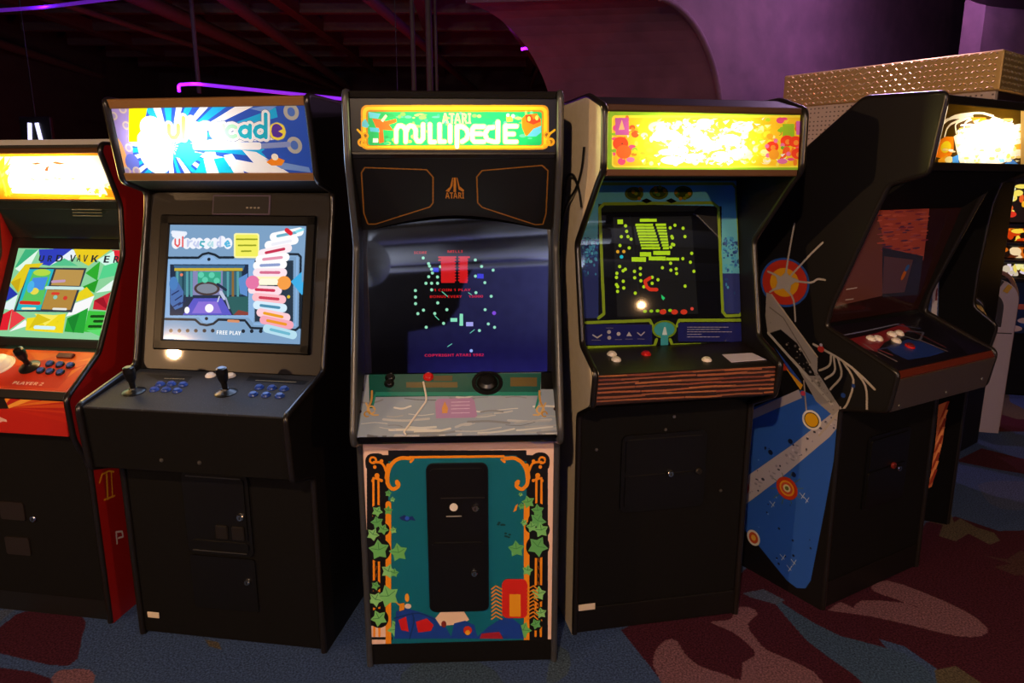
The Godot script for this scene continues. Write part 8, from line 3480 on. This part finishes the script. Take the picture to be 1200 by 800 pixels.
# ------------------------------------------------------------------ cabinet with planets and a target on its side
func cabinet_space() -> void:
	var w := 0.636
	var o := thing("arcade_cabinet", "arcade cabinet with a red target and blue planet scene on its black side", "arcade cabinet", Vector3(1.451, 0, -2.643), 30.9)
	var side := printed(art_m5_side(), 0.45)
	side.uv1_scale = Vector3(1.0 / 1.06, 1.0 / 1.88, 1)
	side.uv1_offset = Vector3(0.8 / 1.06, 1.0, 0)
	var t := 0.019
	var front := [Vector2(0, 0), Vector2(-0.01, 0.80), Vector2(0.165, 0.84), Vector2(0.185, 0.975), Vector2(-0.10, 1.085), Vector2(-0.088, 1.161), Vector2(0.05, 1.52), Vector2(0.08, 1.59), Vector2(0.205, 1.625), Vector2(0.232, 1.855), Vector2(-0.035, 1.865)]
	var poly := PackedVector2Array(front)
	poly.append_array([Vector2(-0.44, 1.56), Vector2(-0.72, 1.2), Vector2(-0.72, 0.0)])
	for s in [-1.0, 1.0]:
		var g := Geo.new()
		if s > 0.0:
			g.plate(Vector3(w * 0.5, 0, 0), Vector3(0, 0, -1), Vector3.UP, flip(poly), t)
		else:
			g.plate(Vector3(-w * 0.5, 0, 0), Vector3(0, 0, 1), Vector3.UP, poly, t)
		part(o, "side_panel", g, M.cab if s > 0.0 else side)
		var path := []
		for p in front:
			path.append(Vector3(s * (w * 0.5 - t * 0.5), p.y + (0.004 if p.y < 0.001 else 0.0), p.x))
		path.append(Vector3(s * (w * 0.5 - t * 0.5), 1.56, -0.44))
		var e := Geo.new()
		e.tube(rounded(path, 0.02), t * 0.56, 8)
		part(o, "edge_trim", e, M.trim)
	var x := w * 0.5 - t
	part(o, "top_panel", across(-x, x, Vector2(-0.035, 1.862), Vector2(0.225, 1.852), 0.014), M.cab)
	part(o, "rear_slope", across(x, -x, Vector2(-0.035, 1.862), Vector2(-0.44, 1.558), 0.014), M.cab)
	part(o, "rear_slope", across(x, -x, Vector2(-0.44, 1.558), Vector2(-0.718, 1.2), 0.014), M.cab)
	part(o, "back_panel", across(x, -x, Vector2(-0.718, 1.2), Vector2(-0.718, 0.01), 0.014), M.cab)
	part(o, "front_panel", across(-x, x, Vector2(-0.008, 0.83), Vector2(-0.004, 0.11), 0.014), M.cab_soft)
	part(o, "kick_plate", across(-x, x, Vector2(0.0, 0.11), Vector2(0.0, 0.005), 0.014), M.cab)
	part(o, "control_panel", quad_board(QUAD.m5_cp, 0.012), printed(art_m5_cp(), 0.3))
	part(o, "panel_lip", across(-x - 0.004, x + 0.004, Vector2(0.174, 0.984), Vector2(0.192, 0.955), 0.014, 0.006), mat("5c2418", 0.22))
	part(o, "control_box_front", across(-x - 0.004, x + 0.004, Vector2(0.192, 0.955), Vector2(0.17, 0.835), 0.014), grain(mat("ffffff", 0.35), noise_tex(0.05, 3, "3a322c", "463c36", 15), 3.0))
	part(o, "control_box_underside", across(-x, x, Vector2(0.17, 0.838), Vector2(-0.008, 0.815), 0.012), M.cab)
	var b := facing(QUAD.m5_cp)
	for p in SPOTS.m5_white:
		button(o, p, b, 0.0145, M.white_plastic, M.white_plastic)
	for p in SPOTS.m5_red:
		button(o, p, b, 0.0145, M.red_plastic, mat("6a1c1c", 0.3))
	for p in [Vector3(-0.26, 0.853, 0.174), Vector3(0.02, 0.858, 0.176), Vector3(0.25, 0.875, 0.179)]:
		var sc := Geo.new()
		sc.lathe(p, Basis(Vector3.RIGHT, PI / 2), [Vector2(0.007, 0), Vector2(0.006, 0.003), Vector2(0, 0.004)], 10)
		part(o, "bolt", sc, M.steel)
	part(o, "screen_display", quad_board(QUAD.m5_screen, 0.01), printed(art_m5_screen(), 0.1, 0.6))
	part(o, "screen_sill", across(-x, x, Vector2(-0.119, 1.092), Vector2(-0.108, 1.076), 0.01), M.black_plastic)
	part(o, "speaker_panel", across(-x, x, Vector2(0.195, 1.64), Vector2(-0.0, 1.50), 0.012), M.cab_soft)
	part(o, "marquee_retainer", across(-x, x, Vector2(0.206, 1.657), Vector2(0.2, 1.63), 0.012), M.cab)
	part(o, "marquee_retainer", across(-x, x, Vector2(0.228, 1.853), Vector2(0.222, 1.828), 0.012), M.cab)
	light_box(o, QUAD.m5_marquee, art_m5_marquee(), 0.36, 0.16, 0.0, 0.3, 0.06, "fff4e4", 0.5, "ffe0b0")
	var d := coin_door(o, -0.13, 0.36, 0.14, 0.66, 0.52, -0.006, M.door)
	lock(d, Vector3(0.07, 0.5, 0.009), 0.012)
	lock(d, Vector3(0.03, 0.52, 0.009), 0.013, mat("8a2c20", 0.3, 0.4))

# ------------------------------------------------------------------ dark cabinet behind the space cabinet
func cabinet_far() -> void:
	var w := 0.64
	var o := thing("arcade_cabinet", "black arcade cabinet with red and orange stripes low on its side, half hidden", "arcade cabinet", Vector3(2.224, 0, -3.468), 62.0)
	var side := printed(art_m6_side(), 0.75, 0.15)
	side.uv1_scale = Vector3(1.0 / 0.96, 1.0 / 1.84, 1)
	side.uv1_offset = Vector3(0.7 / 0.96, 1.0, 0)
	var front := [Vector2(0, 0), Vector2(0, 0.80), Vector2(0.06, 0.84), Vector2(0.08, 0.97), Vector2(-0.02, 1.05), Vector2(-0.02, 1.2), Vector2(0.0, 1.5), Vector2(0.03, 1.62), Vector2(0.03, 1.80)]
	sides(o, w, front, 0.66, M.cab, side, M.cab, M.trim)
	var x := w * 0.5 - 0.019
	part(o, "front_panel", across(-x, x, Vector2(-0.004, 0.84), Vector2(-0.004, 0.01), 0.014), M.cab_soft)
	part(o, "control_box_front", across(-x, x, Vector2(0.07, 0.968), Vector2(0.055, 0.84), 0.014), M.cab)
	part(o, "control_panel", across(-x, x, Vector2(-0.1, 1.05), Vector2(0.07, 0.97), 0.014), M.cab)
	part(o, "control_box_underside", across(-x, x, Vector2(0.055, 0.842), Vector2(-0.004, 0.815), 0.012), M.cab)
	part(o, "screen", across(-x, x, Vector2(-0.16, 1.52), Vector2(-0.1, 1.05), 0.012), M.acrylic)
	part(o, "speaker_panel", across(-x, x, Vector2(0.02, 1.63), Vector2(-0.16, 1.52), 0.012), M.cab)
	part(o, "marquee", across(-x, x, Vector2(0.022, 1.79), Vector2(0.02, 1.63), 0.012), M.cab_soft)

# ------------------------------------------------------------------ machine clad in tread plate
func diamond_machine() -> void:
	var o := thing("prize_machine", "tall machine with a shiny diamond tread plate header and white perforated panel", "prize machine", Vector3(2.145, 0, -4.455), -52.0)
	var w := 1.25
	var dp := 0.5
	var g := Geo.new()
	g.box(Vector3(0, 0.80, -dp * 0.5 - 0.01), Vector3(w - 0.04, 1.6, dp - 0.03), 0.01)
	part(o, "body", g, M.cab)
	var pc := Canvas.new(1200, 470, 0.8, "c8b8a8")
	for i in 46:
		for j in 18:
			if (i * 7 + j * 3) % 11 != 0:
				pc.p("6a5c54", [12 + i * 26, 14 + j * 26, 22 + i * 26, 14 + j * 26, 22 + i * 26, 22 + j * 26, 12 + i * 26, 22 + j * 26])
	part(o, "perforated_panel", board(Vector3(-w * 0.5 + 0.02, 2.06, -0.02), Vector3(w * 0.5 - 0.02, 2.06, -0.02), Vector3(w * 0.5 - 0.02, 1.59, -0.02), Vector3(-w * 0.5 + 0.02, 1.59, -0.02), 0.03), printed(pc.tex(), 0.6))
	var side := Geo.new()
	side.box(Vector3(0, 1.83, -dp * 0.5 - 0.03), Vector3(w - 0.05, 0.48, dp - 0.08), 0.004)
	part(o, "upper_body", side, mat("2a1a1c", 0.5))
	var hd := Geo.new()
	hd.box(Vector3(0, 2.16, -dp * 0.5), Vector3(w, 0.2, dp), 0.006)
	var head := part(o, "header", hd, mat("d8b878", 0.36, 0.6), "diamond tread plate header")
	var tr := Geo.new()
	var nx := 46
	for side_n in 2:
		var cols := nx if side_n == 0 else 18
		for i in cols:
			for j in 7:
				var a := 0.6 if (i + j) % 2 == 0 else -0.6
				var u := -w * 0.5 + 0.02 + (i + 0.5) * (w - 0.04) / nx
				var vv := 2.075 + j * 0.0285
				var c := Vector3(u, vv, 0.0)
				var ex := Vector3(cos(a), sin(a), 0)
				var ey := Vector3(-sin(a), cos(a), 0)
				var nn := Vector3(0, 0, 1)
				if side_n == 1:
					c = Vector3(w * 0.5, vv, -0.02 - (i + 0.5) * 0.0265)
					ex = Vector3(0, sin(a), -cos(a))
					ey = Vector3(0, cos(a), sin(a))
					nn = Vector3(1, 0, 0)
				var L := c + ex * 0.015
				var R := c - ex * 0.015
				var T := c + ey * 0.0055
				var B := c - ey * 0.0055
				var P := c + nn * 0.005
				for f in [[L, T], [T, R], [R, B], [B, L]]:
					tr.tri(f[0], f[1], P)
	var tp := part(head, "tread_bars", tr, mat("ffe2a4", 0.25, 0.6))
	tp.set_meta("kind", "stuff")
	var cr := Geo.new()
	for i in 6:
		cr.box(Vector3(w * 0.5 - 0.021, 1.65 + i * 0.07, -dp * 0.5), Vector3(0.006, 0.008, dp - 0.1), 0.002)
	part(o, "side_ribs", cr, mat("5a4a4c", 0.4, 0.3))

# ------------------------------------------------------------------ pale moulded column
func column_right() -> void:
	var o := thing("game_pedestal", "pale grey moulded pedestal with rounded top, dark recess and hazard stripes", "game pedestal", Vector3(3.02, 0, -4.5), -14.0)
	var body := mat("a4969c", 0.5)
	var g := Geo.new()
	var prof := PackedVector2Array([Vector2(-0.15, 0), Vector2(0.14, 0), Vector2(0.14, 0.84)])
	for i in 8:
		var a := deg_to_rad(90.0 * i / 7.0)
		prof.append(Vector2(0.0 + 0.14 * cos(a), 0.86 + 0.14 * sin(a)))
	prof.append(Vector2(-0.15, 1.0))
	g.plate(Vector3(0, 0, 0), Vector3.RIGHT, Vector3.UP, prof, 0.24)
	part(o, "body", g, body)
	var pf := PackedVector2Array()
	for v in prof:
		pf.append(Vector2(v.x * 0.66 - 0.03, 0.70 + (v.y - 0.70) * 0.72 if v.y > 0.5 else 0.70))
	var rc := Geo.new()
	rc.plate(Vector3(0, 0, 0.006), Vector3.RIGHT, Vector3.UP, pf, 0.006)
	part(o, "recess", rc, mat("221e22", 0.4))
	var hd := Geo.new()
	hd.tube(rounded([Vector3(-0.07, 0.75, 0.01), Vector3(0.0, 0.75, 0.03), Vector3(0.012, 0.75, 0.03), Vector3(0.012, 0.85, 0.01)], 0.01), 0.008, 8)
	part(o, "handle", hd, mat("6a6268", 0.3, 0.4))
	var ln := Geo.new()
	ln.box(Vector3(0.0, 0.66, 0.001), Vector3(0.26, 0.006, 0.004), 0.001)
	part(o, "seam", ln, M.black)
	for i in 5:
		var st := Geo.new()
		st.box(Vector3(-0.13 + i * 0.05, 0.972 - (0.03 if i == 4 else 0.0), 0.002), Vector3(0.03, 0.05, 0.006), 0.001, Basis(Vector3.FORWARD, 0.5))
		part(o, "hazard_stripe", st, mat("b89018" if i % 2 == 0 else "181412", 0.5))
	var rl := Geo.new()
	rl.tube(rounded([Vector3(0.17, 0.02, -0.1), Vector3(0.17, 0.9, -0.1), Vector3(0.1, 1.03, -0.1), Vector3(-0.05, 1.04, -0.1)], 0.06), 0.012, 8)
	part(o, "side_rail", rl, mat("8a6a60", 0.4, 0.3))

# ------------------------------------------------------------------ lit machine at the right end
func lit_machine() -> void:
	var o := thing("redemption_game", "dark games machine with tiers of small lit orange and yellow panels", "games machine", Vector3(3.95, 0, -5.4), -16.0)
	var g := Geo.new()
	g.box(Vector3(0, 0.88, -0.25), Vector3(1.0, 1.76, 0.4), 0.01)
	part(o, "body", g, M.cab)
	var tiers := [[1.30, 1.58, 0.0, "yellow"], [1.17, 1.26, 0.03, "orange"], [1.05, 1.12, 0.08, "amber"], [0.92, 1.0, 0.12, "pale"]]
	var r := RandomNumberGenerator.new()
	r.seed = 8
	for t in tiers:
		var cv := Canvas.new(900, (t[1] - t[0]) * 1000.0, 0.6, "1a0c06")
		var cols: Array = {"yellow": ["f8e060", "e86020", "50a0d0", "f0f0c0", "d83018", "f0b020"], "orange": ["f07010", "f8a020", "c83808", "f8d040"], "amber": ["1a0c06", "c86010", "5a2008", "f0d0a0"], "pale": ["f0e8a0", "d8c8d8", "e8d060", "402010", "c8b8a0"]}[t[3]]
		var hh: float = (t[1] - t[0]) * 1000.0
		for i in 90:
			cv.e(cols[r.randi_range(0, cols.size() - 1)], r.randf_range(0, 900), r.randf_range(0, hh), r.randf_range(12, 46), r.randf_range(8, 34))
		var b := board(Vector3(-0.45, t[1], t[2]), Vector3(0.45, t[1], t[2]), Vector3(0.45, t[0], t[2] + 0.03), Vector3(-0.45, t[0], t[2] + 0.03), 0.02)
		part(o, "lit_sign_panel", b, screen_mat(cv.tex(), 1.0))
		area(o, "panel_glow", Vector3(0, (t[0] + t[1]) * 0.5, t[2] + 0.05), Vector3(0, 0.1, 1), Vector2(0.85, 0.08), "ffb050", 0.12)
		var sh := Geo.new()
		sh.box(Vector3(0, t[0] - 0.03, t[2] * 0.5 - 0.02), Vector3(0.98, 0.03, 0.16 + t[2]), 0.006)
		part(o, "shelf", sh, M.trim)
	var ac := Canvas.new(900, 500, 0.5, "16284c")
	for i in 60:
		ac.e(["20488c", "3060a8", "a03028", "c86048", "d8c0b0", "102040"][r.randi_range(0, 5)], r.randf_range(0, 900), r.randf_range(0, 500), r.randf_range(15, 60), r.randf_range(8, 40))
	part(o, "art_panel", board(Vector3(-0.47, 0.87, 0.14), Vector3(0.47, 0.87, 0.14), Vector3(0.47, 0.48, 0.1), Vector3(-0.47, 0.48, 0.1), 0.2), printed(ac.tex(), 0.4))
	var lo := Geo.new()
	lo.box(Vector3(0, 0.24, -0.05), Vector3(0.96, 0.48, 0.3), 0.01)
	part(o, "base", lo, M.cab_soft)

# ------------------------------------------------------------------ loose things
func small_things() -> void:
	# paper card on the control panel of the cream-sided cabinet
	var q: Array = SPOTS.m4_paper
	var nb := facing(QUAD.m4_cp)
	var o := thing("paper_card", "blank white paper card lying on the dark control panel", "card", Vector3(0.535, 0, -2.393), 11.5)
	var up: Vector3 = nb.y * 0.0025
	part(o, "sheet", board(q[0] + up, q[1] + up, q[2] + up, q[3] + up, 0.0015, 0.0004), mat("c8c0d0", 0.6))
	# pale reflection across the ivy cabinet panel, modelled as a thin white tube
	var c := thing("reflection_line", "thin white line built in place of a reflection on the ivy cabinet control panel", "reflection_line", Vector3(-0.168, 0, -2.167), 2.5)
	var cb := facing(QUAD.m3_cp)
	var path := []
	for p in SPOTS.m3_reflection:
		path.append(p + cb.y * 0.0035)
	var g := Geo.new()
	g.tube(rounded(path, 0.02), 0.003, 8)
	part(c, "strand", g, M.white_plastic)
	# black cable stapled to the cream side
	var k := thing("cable", "black cable looped on the cream side of the yellow-marquee cabinet", "cable", Vector3(0.535, 0, -2.393), 11.5)
	var cx := -0.331
	var ck := Geo.new()
	ck.tube(rounded([Vector3(cx, 1.70, 0.045), Vector3(cx, 1.64, 0.03), Vector3(cx, 1.58, -0.02), Vector3(cx - 0.01, 1.53, -0.10), Vector3(cx - 0.012, 1.45, -0.16), Vector3(cx - 0.01, 1.2, -0.16), Vector3(cx - 0.008, 0.9, -0.14)], 0.05), 0.004, 8)
	part(k, "strand", ck, M.black_plastic)
	var ck2 := Geo.new()
	ck2.tube(rounded([Vector3(cx, 1.52, 0.03), Vector3(cx, 1.575, 0.0), Vector3(cx - 0.004, 1.62, -0.05), Vector3(cx - 0.008, 1.62, -0.10), Vector3(cx - 0.01, 1.56, -0.14), Vector3(cx - 0.012, 1.35, -0.17)], 0.04), 0.004, 8)
	part(k, "strand", ck2, M.black_plastic)
	# small lit sign far off at the left
	var s := thing("lit_sign", "small far sign of two white glowing bars", "sign", Vector3(-3.98, 2.0, -6.3))
	for i in 2:
		var b := Geo.new()
		b.box(Vector3(-0.045 + i * 0.075, 0, 0.01), Vector3(0.035, 0.14, 0.01), 0.004, Basis(Vector3.FORWARD, 0.12 - i * 0.24))
		part(s, "glowing_sign_bar", b, glow("d8d8ff", 1.4))
	var bb := Geo.new()
	bb.box(Vector3(0, 0, -0.02), Vector3(0.26, 0.24, 0.04), 0.005)
	part(s, "sign_box", bb, M.black)
	area(s, "sign_glow", Vector3(0, 0, 0.03), Vector3(0, 0, 1), Vector2(0.12, 0.14), "d8d8ff", 0.03)
	var hg := Geo.new()
	hg.tube([Vector3(0, 0.12, -0.02), Vector3(0, 1.34, -0.02)], 0.006, 6)
	part(s, "hanger", hg, M.black)
	# white globe hanging behind the viewer, mirrored in the dark glass
	var gl := thing("globe", "white globe hanging on a thin rod, mirrored in the dark screen glass", "globe", Vector3(-1.12, 2.9, 3.4))
	var sp := Geo.new()
	var pr := []
	for i in 17:
		var a := -PI / 2 + PI * i / 16.0
		pr.append(Vector2(0.26 * cos(a), 0.26 * sin(a)))
	sp.lathe(Vector3.ZERO, Basis.IDENTITY, pr, 28)
	part(gl, "sphere", sp, mat("d0d0d0", 0.5))
	var rd := Geo.new()
	rd.tube([Vector3(0, 0.25, 0), Vector3(0, 0.41, 0)], 0.008, 6)
	part(gl, "rod", rd, M.black)
